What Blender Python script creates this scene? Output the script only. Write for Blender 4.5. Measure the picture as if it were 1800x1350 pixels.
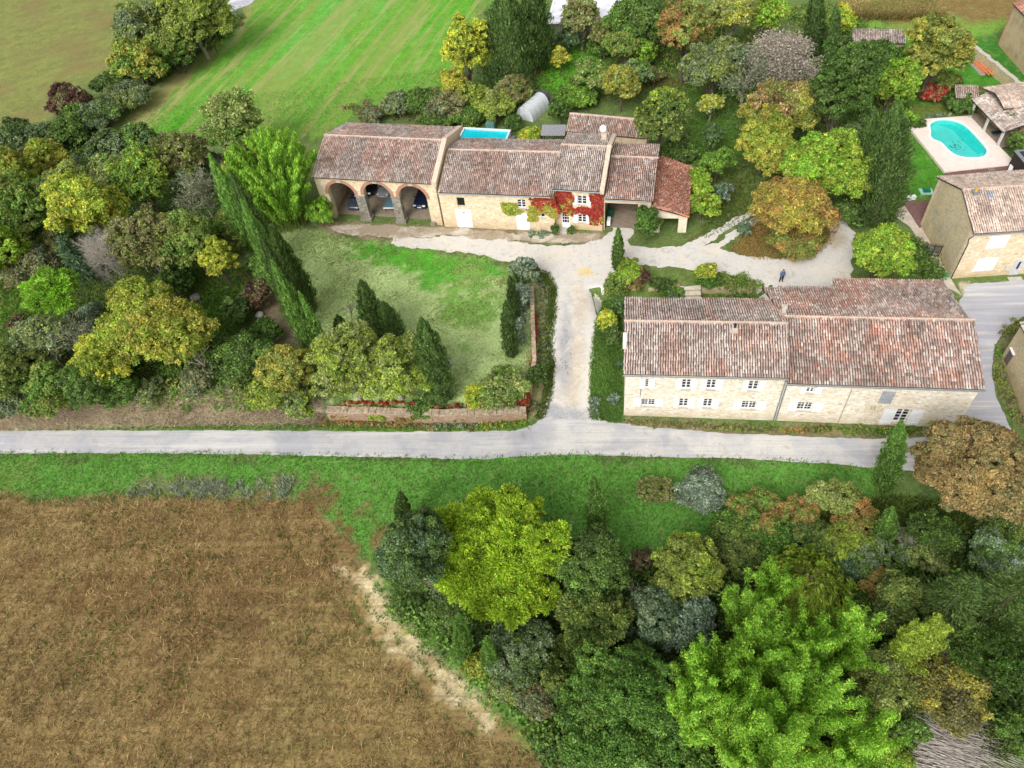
import bpy, bmesh, math, random
import numpy as np
from mathutils import Vector, Matrix
from mathutils.geometry import delaunay_2d_cdt
for _o in list(bpy.data.objects): bpy.data.objects.remove(_o)
SC = bpy.context.scene
COL = SC.collection
R0 = np.random.default_rng(7)
random.seed(7)
# ---------------------------------------------------------------- camera, sky, sun, exposure
CAMH, FPX = 60.0, 1292.4
_d = np.array([149.0, -1078.6, -FPX]); _d /= np.linalg.norm(_d)
_Z = -_d; _f = np.array([0., 0., -1.]); _Y = _f - _Z*(_f@_Z); _Y /= np.linalg.norm(_Y); _X = np.cross(_Y, _Z)
CR = np.array([_X, _Y, _Z])                    # world = CR @ camera
cd = bpy.data.cameras.new('camera'); cam = bpy.data.objects.new('camera', cd); COL.objects.link(cam)
cd.sensor_width = 36; cd.lens = 36*FPX/1800; cd.clip_end = 2000; cd.clip_start = 1
mw = Matrix.Identity(4)
for i in range(3):
    for j in range(3): mw[i][j] = CR[i, j]
mw[2][3] = CAMH
cam.matrix_world = mw
SC.camera = cam
SUN_EL, SUN_AZ = 42, 212                       # overcast: weak wide sun from the south-south-west
W = bpy.data.worlds.new('World'); SC.world = W; W.use_nodes = True
nt = W.node_tree; nt.nodes.clear()
sky = nt.nodes.new('ShaderNodeTexSky'); sky.sky_type = 'NISHITA'; sky.sun_disc = False
sky.sun_elevation = math.radians(SUN_EL); sky.sun_rotation = math.radians(SUN_AZ); sky.dust_density = 4; sky.air_density = 1; sky.ozone_density = .6
hs = nt.nodes.new('ShaderNodeHueSaturation'); hs.inputs['Saturation'].default_value = .1
bg = nt.nodes.new('ShaderNodeBackground'); bg.inputs['Strength'].default_value = .15
wo = nt.nodes.new('ShaderNodeOutputWorld')
nt.links.new(sky.outputs[0], hs.inputs['Color']); nt.links.new(hs.outputs[0], bg.inputs[0]); nt.links.new(bg.outputs[0], wo.inputs[0])
sl = bpy.data.lights.new('sun', 'SUN'); sl.energy = 1.1; sl.angle = math.radians(28); sl.color = (1, .97, .92)
so = bpy.data.objects.new('sun', sl); COL.objects.link(so)
_a, _e = math.radians(SUN_AZ), math.radians(SUN_EL)
so.rotation_euler = Vector((math.sin(_a)*math.cos(_e), math.cos(_a)*math.cos(_e), math.sin(_e))).to_track_quat('Z', 'Y').to_euler()
SC.view_settings.view_transform = 'Standard'; SC.view_settings.look = 'None'; SC.view_settings.gamma = 1
SC.view_settings.exposure = 0.45
# ---------------------------------------------------------------- photograph geometry -> ground points
def ray(px, py):
    d = CR @ np.array([px-900, 675-py, -FPX]); return d/np.linalg.norm(d)
def unp(px, py, z):
    d = ray(px, py); t = (z-CAMH)/d[2]; return np.array([0, 0, CAMH]) + d*t
def proj(p):
    q = (np.asarray(p, float)-[0, 0, CAMH]) @ CR
    return 900+FPX*q[0]/-q[2], 675-FPX*q[1]/-q[2]
H0 = 1.9
LA = unp(0, 757, 0)[:2]; LB = unp(1400, 752, 0)[:2]; LU = (LB-LA)/np.hypot(*(LB-LA)); LN = np.array([-LU[1], LU[0]])
WL = [unp(*p)[:2] for p in ((905, 738, 0), (934, 690, .6), (944, 640, .9), (937, 520, 1.5), (935, 480, 1.9), (930, 430, 1.9))]
def sst(x, a, b):
    t = np.clip((x-a)/(b-a), 0, 1); return t*t*(3-2*t)
def wallx(y):                                   # x of the garden wall west of the drive at each y
    ys = [p[1] for p in WL]; xs = [p[0] for p in WL]
    return np.interp(y, ys, xs)
def hgt(x, y):
    x = np.asarray(x, float); y = np.asarray(y, float)
    s = (x-LA[0])*LN[0] + (y-LA[1])*LN[1]
    bankw = 3.6 - 3.0*sst(x, -25, -20)          # wide bank in the west, stone wall in the east
    off = .9 + .9*sst(x, -25, -20)
    hw = H0*sst(s, off, off+bankw)
    he = H0*np.clip(s/19., 0, 1)
    yard = sst(x, 10.0, 11.5)*(1-sst(x, 29, 31))*(1-sst(s, 17.9, 18.5))
    he = he*(1-yard) + np.minimum(he, .45)*yard
    we = sst(x-wallx(y), -.25, .25)
    return hw*(1-we) + he*we
def G(px, py):
    d = ray(px, py); z = np.linspace(2.6, -.4, 301); t = (z-CAMH)/d[2]
    X = d[0]*t; Y = d[1]*t; hh = hgt(X, Y); i = np.argmax(z <= hh)
    return np.array([X[i], Y[i], hh[i]])
def GP(pts): return np.array([G(*p)[:2] for p in pts])
def height_to(base, py):
    lo, hi = 0., 40.
    for _ in range(50):
        m = (lo+hi)/2
        if proj(base+np.array([0, 0, m]))[1] > py: lo = m
        else: hi = m
    return lo
# ---------------------------------------------------------------- colours, materials
def lin(c):
    c = np.asarray(c, float)/255.; return np.where(c <= .04045, c/12.92, ((c+.055)/1.055)**2.4)
def rgba(c): return tuple(lin(c))+(1.,)
class NT:
    def __init__(s, name, rough=.8, spec=.3):
        s.m = bpy.data.materials.new(name); s.m.use_nodes = True; s.t = s.m.node_tree; s.t.nodes.clear()
        s.o = s.n('ShaderNodeOutputMaterial'); s.b = s.n('ShaderNodeBsdfPrincipled')
        s.b.inputs['Roughness'].default_value = rough; s.b.inputs['Specular IOR Level'].default_value = spec
        s.l(s.b.outputs[0], s.o.inputs[0])
    def n(s, k, **kw):
        x = s.t.nodes.new(k)
        for a, b in kw.items(): setattr(x, a, b)
        return x
    def l(s, a, b): s.t.links.new(a, b)
    def coord(s, scale=(1, 1, 1), rot=0, kind='Object'):
        c = s.n('ShaderNodeTexCoord'); r = s.n('ShaderNodeMapping'); r.inputs['Rotation'].default_value = (0, 0, rot); m = s.n('ShaderNodeMapping'); m.inputs['Scale'].default_value = scale
        s.l(c.outputs[kind], r.inputs[0]); s.l(r.outputs[0], m.inputs[0]); return m.outputs[0]
    def noise(s, co, sc, det=4, rough=.6, dist=0):
        x = s.n('ShaderNodeTexNoise'); x.inputs['Scale'].default_value = sc; x.inputs['Detail'].default_value = det; x.inputs['Roughness'].default_value = rough
        x.inputs['Distortion'].default_value = dist; s.l(co, x.inputs['Vector']); return x.outputs['Fac']
    def voro(s, co, sc, feat='F1', out='Distance', rnd=1):
        x = s.n('ShaderNodeTexVoronoi', feature=feat); x.inputs['Scale'].default_value = sc; x.inputs['Randomness'].default_value = rnd; s.l(co, x.inputs['Vector']); return x.outputs[out]
    def ramp(s, fac, stops):
        x = s.n('ShaderNodeValToRGB'); e = x.color_ramp.elements
        while len(e) < len(stops): e.new(.5)
        for i, (p, c) in enumerate(stops): e[i].position = p; e[i].color = c if len(c) == 4 else rgba(c)
        s.l(fac, x.inputs[0]); return x.outputs[0]
    def mr(s, v, a, b, c, d):
        x = s.n('ShaderNodeMapRange'); s.l(v, x.inputs[0])
        for i, q in enumerate((a, b, c, d)): x.inputs[i+1].default_value = q
        return x.outputs[0]
    def mix(s, f, a, b, mode='MIX'):
        x = s.n('ShaderNodeMix', data_type='RGBA', blend_type=mode)
        for sock, v in ((x.inputs[0], f), (x.inputs[6], a), (x.inputs[7], b)):
            if hasattr(v, 'is_linked'): s.l(v, sock)
            elif isinstance(v, (int, float)): sock.default_value = v
            else: sock.default_value = v if len(v) == 4 else rgba(v)
        return x.outputs[2]
    def mul(s, col, f):                          # brightness factor (float socket)
        x = s.n('ShaderNodeVectorMath', operation='SCALE'); s.l(col, x.inputs[0]); s.l(f, x.inputs['Scale']); return x.outputs[0]
    def attr(s, name='Col'):
        x = s.n('ShaderNodeAttribute'); x.attribute_name = name; return x.outputs['Color']
    def col(s, c): s.l(c, s.b.inputs['Base Color'])
    def bump(s, h, st=.4, dist=.05):
        x = s.n('ShaderNodeBump'); x.inputs['Strength'].default_value = st; x.inputs['Distance'].default_value = dist; s.l(h, x.inputs['Height']); s.l(x.outputs[0], s.b.inputs['Normal'])
MATS = {}
def simple(name, c, rough=.6, var=.12, sc=3., spec=.3, metal=0):
    if name in MATS: return MATS[name]
    m = NT(name, rough, spec); co = m.coord(); n = m.noise(co, sc, 5)
    m.b.inputs['Metallic'].default_value = metal
    c1 = tuple(np.clip(lin(c)*(1-var*2), 0, 1))+(1,); c2 = tuple(np.clip(lin(c)*(1+var), 0, 1))+(1,)
    m.col(m.ramp(n, [(.3, c1), (.7, c2)])); MATS[name] = m.m; return m.m
def mat_leaf():
    m = NT('leaf_colours', .55, .25); m.col(m.attr()); tr = m.n('ShaderNodeBsdfTranslucent'); mx = m.n('ShaderNodeMixShader'); mx.inputs[0].default_value = .42
    m.l(m.attr(), tr.inputs[0]); m.l(m.b.outputs[0], mx.inputs[1]); m.l(tr.outputs[0], mx.inputs[2]); m.l(mx.outputs[0], m.o.inputs[0]); return m.m
def mat_tiles():
    m = NT('canal_tiles', .85, .2); co = m.coord(); n = m.noise(co, 6, 6, .7); n2 = m.noise(co, .9, 4, .6)
    c = m.mul(m.attr(), m.mr(n, .25, .75, .72, 1.25)); sp = m.ramp(m.noise(co, 14, 3, .6), [(.6, (0, 0, 0, 1)), (.68, (1, 1, 1, 1))])
    c = m.mix(m.mr(sp, 0, 1, 0, .35), c, (186, 180, 168)); c = m.mix(m.mr(n2, .48, .72, 0, .5), c, (126, 112, 104)); c = m.mix(m.mr(m.noise(m.coord((2.2, .5, .5)), 1.4, 6, .7), .5, .7, 0, .4), c, (182, 170, 158))
    m.col(c); m.bump(n, .3, .03); return m.m
def mat_stone(name, base, joint, dark, yellow, vs=3.6, contrast=.5):
    m = NT(name, .9, .15); co = m.coord((1, 1, 1.9)); v = m.voro(co, vs, 'F1', 'Color'); e = m.voro(co, vs, 'DISTANCE_TO_EDGE', 'Distance')
    x = m.n('ShaderNodeSeparateColor'); m.l(v, x.inputs[0])
    c = m.ramp(x.outputs[0], [(0, base[0]), (.35, base[1]), (.7, base[2]), (1, base[3])])
    c = m.mix(m.mr(e, .02, .09, .85, 0), c, joint)
    big = m.noise(m.coord((.5, .5, .5)), 1.2, 6, .65)
    c = m.mix(m.mr(big, .48, .75, 0, contrast), c, dark)
    big2 = m.noise(m.coord((.3, .3, .8)), 1.7, 5, .6)
    c = m.mix(m.mr(big2, .45, .7, 0, .5), c, yellow)
    sx = m.n('ShaderNodeSeparateXYZ'); tc = m.n('ShaderNodeTexCoord'); m.l(tc.outputs['Object'], sx.inputs[0])
    low = m.mr(sx.outputs[2], 1.6, .1, 0, .75); nn = m.n('ShaderNodeMath', operation='MULTIPLY'); m.l(low, nn.inputs[0]); m.l(m.mr(m.noise(co, .8, 5), .3, .6, .2, 1), nn.inputs[1])
    c = m.mix(nn.outputs[0], c, tuple(np.array(yellow)*.86))
    m.col(c); m.bump(e, .5, .05); return m.m
def mat_ground(name, kind):
    m = NT(name, .95, .05); a = m.attr()
    co = m.coord(); f1 = m.noise(co, .55, 6, .65); f2 = m.noise(co, 3.2, 6, .75); f3 = m.noise(co, 9, 4, .8)
    c = m.mul(a, m.mr(f1, .3, .7, .78, 1.25)); c = m.mul(c, m.mr(f2, .3, .7, .6, 1.38)); c = m.mul(c, m.mr(f3, .3, .7, .75, 1.25))
    if kind == 'grass':
        p = m.noise(m.coord((1, 1, 1), .5), 1.1, 8, .75, .6)
        c = m.mix(m.mr(p, .52, .7, 0, .6), c, (158, 156, 112)); c = m.mix(m.mr(m.noise(co, 1.7, 7, .8), .58, .72, 0, .35), c, (70, 108, 44))
    if kind == 'meadow':
        ang = math.atan2(*(GP([(195, 235), (440, 15)])[1]-GP([(195, 235), (440, 15)])[0])[::-1])
        s1 = m.noise(m.coord((.07, 1, 1), -ang), .55, 7, .7, .3); s2 = m.noise(m.coord((.12, 1, 1), -ang), 2.0, 5, .7, .2)
        c = m.mix(m.mr(s1, .51, .62, 0, .65), c, (176, 162, 112)); c = m.mix(m.mr(s2, .5, .68, 0, .5), c, (90, 152, 46)); c = m.mix(m.mr(m.noise(m.coord((.03, 1, 1), -ang), .22, 4, .5), .5, .6, 0, .5), c, (150, 152, 88))
        c = m.mix(m.mr(m.noise(co, .3, 6, .7), .52, .68, 0, .4), c, (110, 160, 78))
    if kind == 'hay':
        ang = math.radians(25)
        s1 = m.noise(m.coord((.15, 1, 1), -ang), .35, 6, .7, .6)
        c = m.mix(m.mr(s1, .45, .65, 0, .5), c, (150, 150, 86)); c = m.mix(m.mr(m.noise(co, .12, 5, .6), .46, .62, 0, .6), c, (132, 114, 80)); c = m.mix(m.mr(m.noise(m.coord((.3, 1, 1), -ang), 1.6, 6, .8), .5, .7, 0, .5), c, (104, 112, 56))
    if kind == 'field':
        ang = math.radians(-9)
        s1 = m.noise(m.coord((.08, 1, 1), -ang), .8, 6, .7, .3)
        c = m.mix(m.mr(s1, .5, .64, 0, .6), c, (176, 150, 100)); c = m.mix(m.mr(m.noise(co, .16, 7, .7), .5, .64, 0, .5), c, (96, 70, 42))
        c = m.mix(m.mr(m.noise(co, .7, 7, .75), .56, .7, 0, .6), c, (104, 104, 54)); c = m.mix(m.mr(m.noise(m.coord((.05, 1, 1), -ang), 2.6, 3, .6), .5, .62, 0, .35), c, (94, 74, 46)); c = m.mix(m.mr(m.voro(co, 1.1), .05, .1, .6, 0), c, (205, 200, 190))
    m.col(c); m.bump(f2, .7, .15); return m.m
def mat_road(name, c0, c1, c2, kind='road'):
    m = NT(name, .9, .15); a = m.attr(); co = m.coord()
    f1 = m.noise(co, .3, 7, .7, .5); f2 = m.noise(co, 5, 6, .75); cr = m.voro(m.coord((1, 1, 1)), .32, 'DISTANCE_TO_EDGE', 'Distance')
    c = m.mul(a, m.mr(f2, .3, .7, .88, 1.1))
    c = m.mix(m.mr(f1, .48, .62, 0, .8), c, c1); c = m.mix(m.mr(m.noise(co, .9, 8, .75, .8), .56, .66, 0, .75), c, c2)
    if kind == 'road':
        ang = math.atan2(LU[1], LU[0]); s1 = m.noise(m.coord((.05, 1, 1), -ang), 1.3, 6, .65, .1)
        c = m.mix(m.mr(s1, .5, .64, 0, .7), c, c0); s2 = m.noise(m.coord((.04, 1, 1), -ang), 2.4, 5, .6, .1); c = m.mix(m.mr(s2, .52, .66, 0, .55), c, (160, 158, 158))
        c = m.mix(m.mr(m.noise(co, 2.2, 8, .8, 1.5), .62, .68, 0, .5), c, (140, 138, 138)); c = m.mix(m.mr(m.noise(co, .18, 5, .6), .5, .62, 0, .45), c, (150, 152, 164))
    else:
        c = m.mix(m.mr(m.voro(co, 5), .1, .25, .5, 0), c, (224, 220, 214)); c = m.mix(m.mr(m.noise(co, 1.6, 8, .8), .54, .66, 0, .55), c, (168, 158, 144))
    m.col(c); m.bump(f2, .3, .03); return m.m
# ---------------------------------------------------------------- objects, tags, meshes
def tag(o, label=None, cat=None, group=None, kind=None):
    if label: o['label'] = label
    if cat: o['category'] = cat
    if group: o['group'] = group
    if kind: o['kind'] = kind
    return o
def empty(name, loc, rz=0, **k):
    o = bpy.data.objects.new(name, None); COL.objects.link(o); o.location = [float(v) for v in loc]; o.rotation_euler.z = rz; o.empty_display_size = .3
    return tag(o, **k)
def mkmesh(name, V, F, mats, parent=None, col=None, mi=None, smooth=False):
    V = np.asarray(V, np.float32); me = bpy.data.meshes.new(name)
    if isinstance(F, np.ndarray):
        n, k = F.shape; me.vertices.add(len(V)); me.vertices.foreach_set('co', V.ravel()); me.loops.add(n*k); me.loops.foreach_set('vertex_index', F.astype(np.int32).ravel())
        me.polygons.add(n); me.polygons.foreach_set('loop_start', np.arange(0, n*k, k, dtype=np.int32)); me.polygons.foreach_set('loop_total', np.full(n, k, np.int32)); me.update(calc_edges=True)
    else:
        me.from_pydata([tuple(map(float, v)) for v in V], [], F)
    for m in (mats if isinstance(mats, (list, tuple)) else [mats]): me.materials.append(m)
    if mi is not None: me.polygons.foreach_set('material_index', np.asarray(mi, np.int32))
    if col is not None:
        a = me.color_attributes.new('Col', 'FLOAT_COLOR', 'POINT'); c = np.ones((len(V), 4), np.float32); c[:, :3] = col; a.data.foreach_set('color', c.ravel())
    if smooth: me.polygons.foreach_set('use_smooth', np.ones(len(me.polygons), bool))
    me.update(); o = bpy.data.objects.new(name, me); COL.objects.link(o)
    if parent is not None: o.parent = parent
    return o
class MB:
    def __init__(s): s.V = []; s.F = []; s.C = []; s.M = []
    def add(s, V, F, c=(1, 1, 1), m=0):
        b = len(s.V); s.V += [tuple(v) for v in V]; s.F += [tuple(i+b for i in f) for f in F]; s.M += [m]*len(F)
        s.C += ([tuple(c)]*len(V) if np.ndim(c) == 1 else [tuple(q) for q in c])
    def box(s, c, d, rz=0, m=0, col=(1, 1, 1), bev=0, rx=0):
        x, y, z = d[0]/2, d[1]/2, d[2]/2; P = np.array([[sx*x, sy*y, sz*z] for sz in (-1, 1) for sx, sy in ((-1, -1), (1, -1), (1, 1), (-1, 1))])
        if rx: P = P @ np.array([[1, 0, 0], [0, math.cos(rx), math.sin(rx)], [0, -math.sin(rx), math.cos(rx)]])
        if rz: P = P @ np.array([[math.cos(rz), math.sin(rz), 0], [-math.sin(rz), math.cos(rz), 0], [0, 0, 1]])
        s.add(P+np.array(c), [(0, 3, 2, 1), (4, 5, 6, 7), (0, 1, 5, 4), (1, 2, 6, 5), (2, 3, 7, 6), (3, 0, 4, 7)], col, m)
    def tube(s, pts, rad, n=6, m=0, col=(1, 1, 1), cap=True):
        pts = np.asarray(pts, float); k = len(pts); rad = np.broadcast_to(rad, (k,)); V = []
        for i in range(k):
            t = pts[min(i+1, k-1)]-pts[max(i-1, 0)]; t = t/(np.linalg.norm(t)+1e-9)
            a = np.cross(t, [0, 0, 1.] if abs(t[2]) < .9 else [1., 0, 0]); a /= np.linalg.norm(a); b = np.cross(t, a)
            for j in range(n):
                q = 2*math.pi*j/n; V.append(pts[i]+rad[i]*(a*math.cos(q)+b*math.sin(q)))
        F = [(i*n+j, i*n+(j+1) % n, (i+1)*n+(j+1) % n, (i+1)*n+j) for i in range(k-1) for j in range(n)]
        if cap: F += [tuple(range(n-1, -1, -1)), tuple(range((k-1)*n, k*n))]
        s.add(V, F, col, m)
    def prism(s, poly, z0, z1, m=0, col=(1, 1, 1)):   # poly counter-clockwise in xy
        n = len(poly); V = [(p[0], p[1], z0) for p in poly]+[(p[0], p[1], z1) for p in poly]
        F = [tuple(range(n-1, -1, -1)), tuple(range(n, 2*n))]+[(i, (i+1) % n, n+(i+1) % n, n+i) for i in range(n)]
        s.add(V, F, col, m)
    def build(s, name, mats, parent=None, smooth=False, **k):
        if not s.V: return None
        return tag(mkmesh(name, s.V, s.F, mats, parent, np.array(s.C), s.M, smooth), **k)
def inpoly(P, poly):
    x, y = P[:, 0], P[:, 1]; r = np.zeros(len(P), bool); n = len(poly)
    for i in range(n):
        x0, y0 = poly[i]; x1, y1 = poly[(i+1) % n]
        c = ((y0 > y) != (y1 > y)) & (x < (x1-x0)*(y-y0)/((y1-y0) if abs(y1-y0) > 1e-9 else 1e-9)+x0); r ^= c
    return r
def sdist(P, poly):                             # >0 inside
    d = np.full(len(P), 1e9); n = len(poly)
    for i in range(n):
        a = np.array(poly[i]); b = np.array(poly[(i+1) % n]); ab = b-a; t = np.clip(((P-a)@ab)/(ab@ab+1e-9), 0, 1)
        d = np.minimum(d, np.hypot(*(P-a-t[:, None]*ab).T))
    return np.where(inpoly(P, poly), d, -d)
def vnoise(P, f, seed):                         # smooth value noise on the plane
    q = P*f; i = np.floor(q).astype(int); w = q-i; w = w*w*(3-2*w)
    def h(a, b):
        v = (a*374761393 + b*668265263 + seed*974634777) & 0xffffffff; v = ((v ^ (v >> 13))*1274126177) & 0xffffffff; return ((v ^ (v >> 16)) & 0xffff)/65535.
    a = h(i[:, 0], i[:, 1]); b = h(i[:, 0]+1, i[:, 1]); c = h(i[:, 0], i[:, 1]+1); d = h(i[:, 0]+1, i[:, 1]+1)
    return (a*(1-w[:, 0])+b*w[:, 0])*(1-w[:, 1])+(c*(1-w[:, 0])+d*w[:, 0])*w[:, 1]
def fbm(P, f, seed, o=4): return sum(vnoise(P, f*2**k, seed+k)*.5**k for k in range(o))/(2-.5**(o-1))
LEAF = mat_leaf(); TILE = mat_tiles()
STONE = mat_stone('limestone_rubble', [(236, 226, 208), (210, 198, 178), (246, 240, 228), (182, 168, 148)], (236, 226, 210), (196, 184, 164), (218, 196, 158), 2.9, .4)
STONE_GREY = mat_stone('weathered_rubble', [(208, 194, 162), (188, 176, 146), (220, 206, 174), (164, 154, 130)], (188, 178, 150), (150, 144, 122), (214, 188, 136), 5, .6)
STONE_OCHRE = mat_stone('ochre_limestone', [(226, 208, 178), (208, 188, 156), (238, 224, 198), (184, 164, 134)], (224, 208, 182), (190, 174, 148), (216, 184, 138), 2.8, .4)
WHITE = simple('white_paint', (240, 240, 242), .45, .04); GLASS = simple('window_glass', (34, 36, 48), .08, .2, spec=.6)
BARK = simple('bark', (104, 94, 80), .9, .25, 6); PALEBARK = simple('pale_bark', (160, 150, 132), .9, .2, 6)
ZINC = simple('zinc_gutter', (150, 158, 162), .4, .1, metal=.4); RIDGE = simple('ridge_mortar', (198, 176, 158), .9, .12, 5)
DARKW = simple('dark_wood', (62, 52, 46), .8, .2, 6); DIRT = simple('dirt_floor', (150, 136, 118), .95, .12, 1.5)
BRICK = simple('brick_arch', (184, 136, 116), .9, .1, 9); COPING = simple('stone_coping', (196, 190, 176), .9, .12, 4)
BLACK = simple('black_plastic', (30, 30, 32), .5, .1); METAL = simple('dark_iron', (48, 50, 54), .5, .1)
# ---------------------------------------------------------------- ground
HAY = GP([(-120, -60), (240, -60), (228, 20), (205, 90), (190, 130), (120, 160), (90, 190), (85, 225), (0, 235), (-150, 250)])
MEAD = GP([(400, 40), (450, -10), (520, -80), (900, -80), (845, 20), (800, 140), (720, 175), (660, 200), (600, 215), (560, 240), (470, 250), (330, 245), (190, 238), (215, 205), (300, 130)])
LAWN = GP([(470, 395), (560, 400), (600, 415), (700, 430), (800, 440), (870, 452), (897, 470), (905, 520), (930, 560), (930, 690), (900, 716), (700, 716), (640, 700), (585, 660), (540, 600), (490, 520), (440, 440)])
FIELD = GP([(-400, 860), (0, 868), (80, 880), (200, 870), (330, 868), (440, 885), (540, 880), (575, 915), (620, 960), (660, 1010), (700, 1080), (760, 1150), (850, 1235), (960, 1300), (1040, 1350), (1100, 1450), (1150, 1700), (-700, 1700)])
VERGE = GP([(-400, 800), (0, 798), (300, 798), (860, 810), (920, 803), (1100, 802), (1450, 816), (1540, 824), (1560, 880), (1400, 890), (1300, 920), (1240, 960), (1150, 975), (990, 980), (700, 990), (640, 985), (575, 915), (540, 880), (440, 885), (200, 870), (80, 880), (-400, 870)])
PAINT = [  # polygon, colour, softness (m)
 (GP([(-900, 700), (1400, 690), (2400, 690), (2400, 1700), (-900, 1700)]), (92, 114, 62), 3),
 (GP([(-100, 690), (440, 680), (560, 700), (560, 748), (0, 762), (-200, 764)]), (200, 184, 158), 1.2),
 (GP([(-200, 748), (450, 744), (930, 742), (930, 762), (-200, 762)]), (96, 126, 52), .8),
 (HAY, (126, 132, 76), 2), (MEAD, (106, 158, 58), .8), (LAWN, (164, 184, 120), 1.5),
 (GP([(190, 240), (215, 205), (300, 130), (420, 35), (450, 30), (330, 140), (250, 225), (240, 245)]), (170, 160, 108), 1.5),
 (GP([(285, 240), (340, 195), (430, 150), (480, 150), (430, 215), (350, 245)]), (84, 156, 42), 1.5),
 (GP([(590, 222), (660, 170), (800, 30), (850, -30), (840, -80), (780, -60), (700, 80), (600, 190), (560, 222)]), (86, 160, 42), 1.),
 (GP([(470, 90), (600, -40), (700, -40), (560, 120), (500, 170)]), (104, 168, 70), 3),
 (GP([(600, 428), (700, 432), (870, 455), (895, 478), (880, 492), (800, 500), (740, 495), (690, 470), (640, 450)]), (88, 158, 50), 1.4),
 (GP([(560, 395), (1060, 405), (1060, 430), (900, 425), (780, 412), (700, 425), (590, 412)]), (146, 130, 106), .6),
 (GP([(820, 440), (880, 500), (860, 560), (780, 560), (790, 520)]), (120, 160, 76), 2.5),
 (VERGE, (94, 146, 60), 1.0),
 (GP([(-100, 815), (60, 815), (90, 860), (-100, 880)]), (104, 138, 62), 2), (GP([(200, 835), (500, 838), (520, 880), (200, 876)]), (128, 132, 90), 2),
 (FIELD, (146, 124, 84), .8),
 (GP([(250, 950), (560, 950), (600, 1060), (300, 1120), (150, 1020)]), (126, 100, 68), 6),
 (GP([(560, 1080), (760, 1180), (900, 1330), (650, 1360), (500, 1250)]), (144, 128, 82), 5),
 (GP([(600, 1000), (660, 1000), (720, 1080), (800, 1180), (890, 1250), (860, 1290), (740, 1190), (630, 1090)]), (210, 192, 152), 1.),
 (GP([(660, 1000), (690, 1050), (770, 1140), (850, 1220), (900, 1290), (980, 1330), (1020, 1300), (900, 1200), (780, 1130), (720, 1040)]), (92, 134, 54), 1.0),
 (GP([(1060, 742), (1045, 690), (1050, 600), (1068, 520), (1100, 520), (1098, 745)]), (96, 134, 58), .7),
 (GP([(945, 500), (965, 500), (968, 700), (945, 735), (930, 735)]), (140, 138, 96), .7),
 (GP([(1100, 468), (1200, 474), (1290, 486), (1340, 530), (1100, 530)]), (104, 124, 62), .8),
 (GP([(1290, 440), (1330, 385), (1400, 380), (1470, 400), (1440, 440), (1400, 449), (1350, 450)]), (112, 104, 58), .8),
 (GP([(925, 100), (1050, 85), (1060, 160), (960, 185), (930, 150)]), (92, 158, 42), 1.5), (GP([(930, 95), (960, 95), (970, 125), (925, 135)]), (150, 126, 100), 1),
 (GP([(1130, 125), (1220, 130), (1230, 170), (1130, 150)]), (112, 96, 60), 2), (GP([(1180, 150), (1320, 160), (1320, 330), (1220, 300)]), (84, 124, 50), 3),
 (GP([(1220, 300), (1330, 290), (1340, 370), (1230, 420)]), (88, 100, 48), 3), (GP([(1590, 200), (1660, 290), (1680, 350), (1600, 350), (1580, 300)]), (80, 140, 44), 1),
 (GP([(1590, 60), (1720, 60), (1800, 150), (1800, 170), (1590, 200)]), (76, 140, 44), 2), (GP([(1600, 185), (1680, 175), (1700, 205), (1600, 210)]), (104, 120, 54), 1),
 (GP([(1690, 60), (1760, 70), (1850, 180), (1760, 140)]), (62, 124, 44), 1.5), (GP([(1480, -20), (1900, -20), (1800, 40), (1480, 36)]), (132, 112, 68), 1.5),
 (GP([(1480, 40), (1780, 36), (1770, 62), (1500, 66)]), (120, 158, 66), .8), (GP([(0, 520), (120, 480), (150, 540), (100, 610), (0, 620)]), (98, 146, 50), 2),
 (GP([(330, 470), (440, 500), (470, 620), (420, 640), (350, 560)]), (84, 138, 48), 2), (GP([(440, 480), (500, 530), (540, 620), (470, 600), (430, 540)]), (132, 116, 96), 1.5),
 (GP([(1098, 738), (1350, 750), (1660, 754), (1660, 768), (1450, 770), (1280, 763), (1100, 750)]), (128, 116, 88), .5),
 (GP([(1690, 500), (1730, 505), (1700, 545), (1690, 540)]), (196, 184, 160), .5), (GP([(1745, 620), (1780, 570), (1830, 560), (1830, 800), (1800, 760), (1760, 700)]), (110, 112, 76), .5),
]
def gcol(P):
    c = np.tile(np.array([100, 120, 66.]), (len(P), 1)); n = (fbm(P, .25, 5)-.5)*1.6+(fbm(P, 1.1, 6)-.5)*1.5
    for poly, k, soft in PAINT:
        lo = poly.min(0)-soft*3; hi = poly.max(0)+soft*3; m = ((P > lo) & (P < hi)).all(1)
        if not m.any(): continue
        d = sdist(P[m], poly); w = sst(d + n[m]*soft*2.2, -soft*.5, soft*.5); c[m] = c[m]*(1-w[:, None]) + np.array(k)*w[:, None]
    return lin(np.clip(c, 0, 255))
def axis(a, b, near, lo, hi, far):
    v = list(np.arange(lo, hi, near)); x = lo; st = near
    l = []; 
    while x > a: st = min(st*1.25, far); x -= st; l.append(x)
    r = []; x = v[-1]; st = near
    while x < b: st = min(st*1.25, far); x += st; r.append(x)
    return np.array(l[::-1]+v+r)
gx = axis(-420, 420, .42, -66, 66, 25); gy = axis(-150, 520, .42, 14, 100, 25)
XX, YY = np.meshgrid(gx, gy); GV = np.stack([XX.ravel(), YY.ravel()], 1); GZ = hgt(GV[:, 0], GV[:, 1])
TERR = np.array([unp(*p, H0+.3)[:2] for p in ((1598, 223), (1624, 218), (1626, 209), (1704, 203), (1745, 245), (1792, 293), (1774, 290), (1661, 302))])[::-1]
GZ = GZ - 1.6*sst(sdist(GV, TERR), .25, .7)      # pit for the sunken pool
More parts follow.
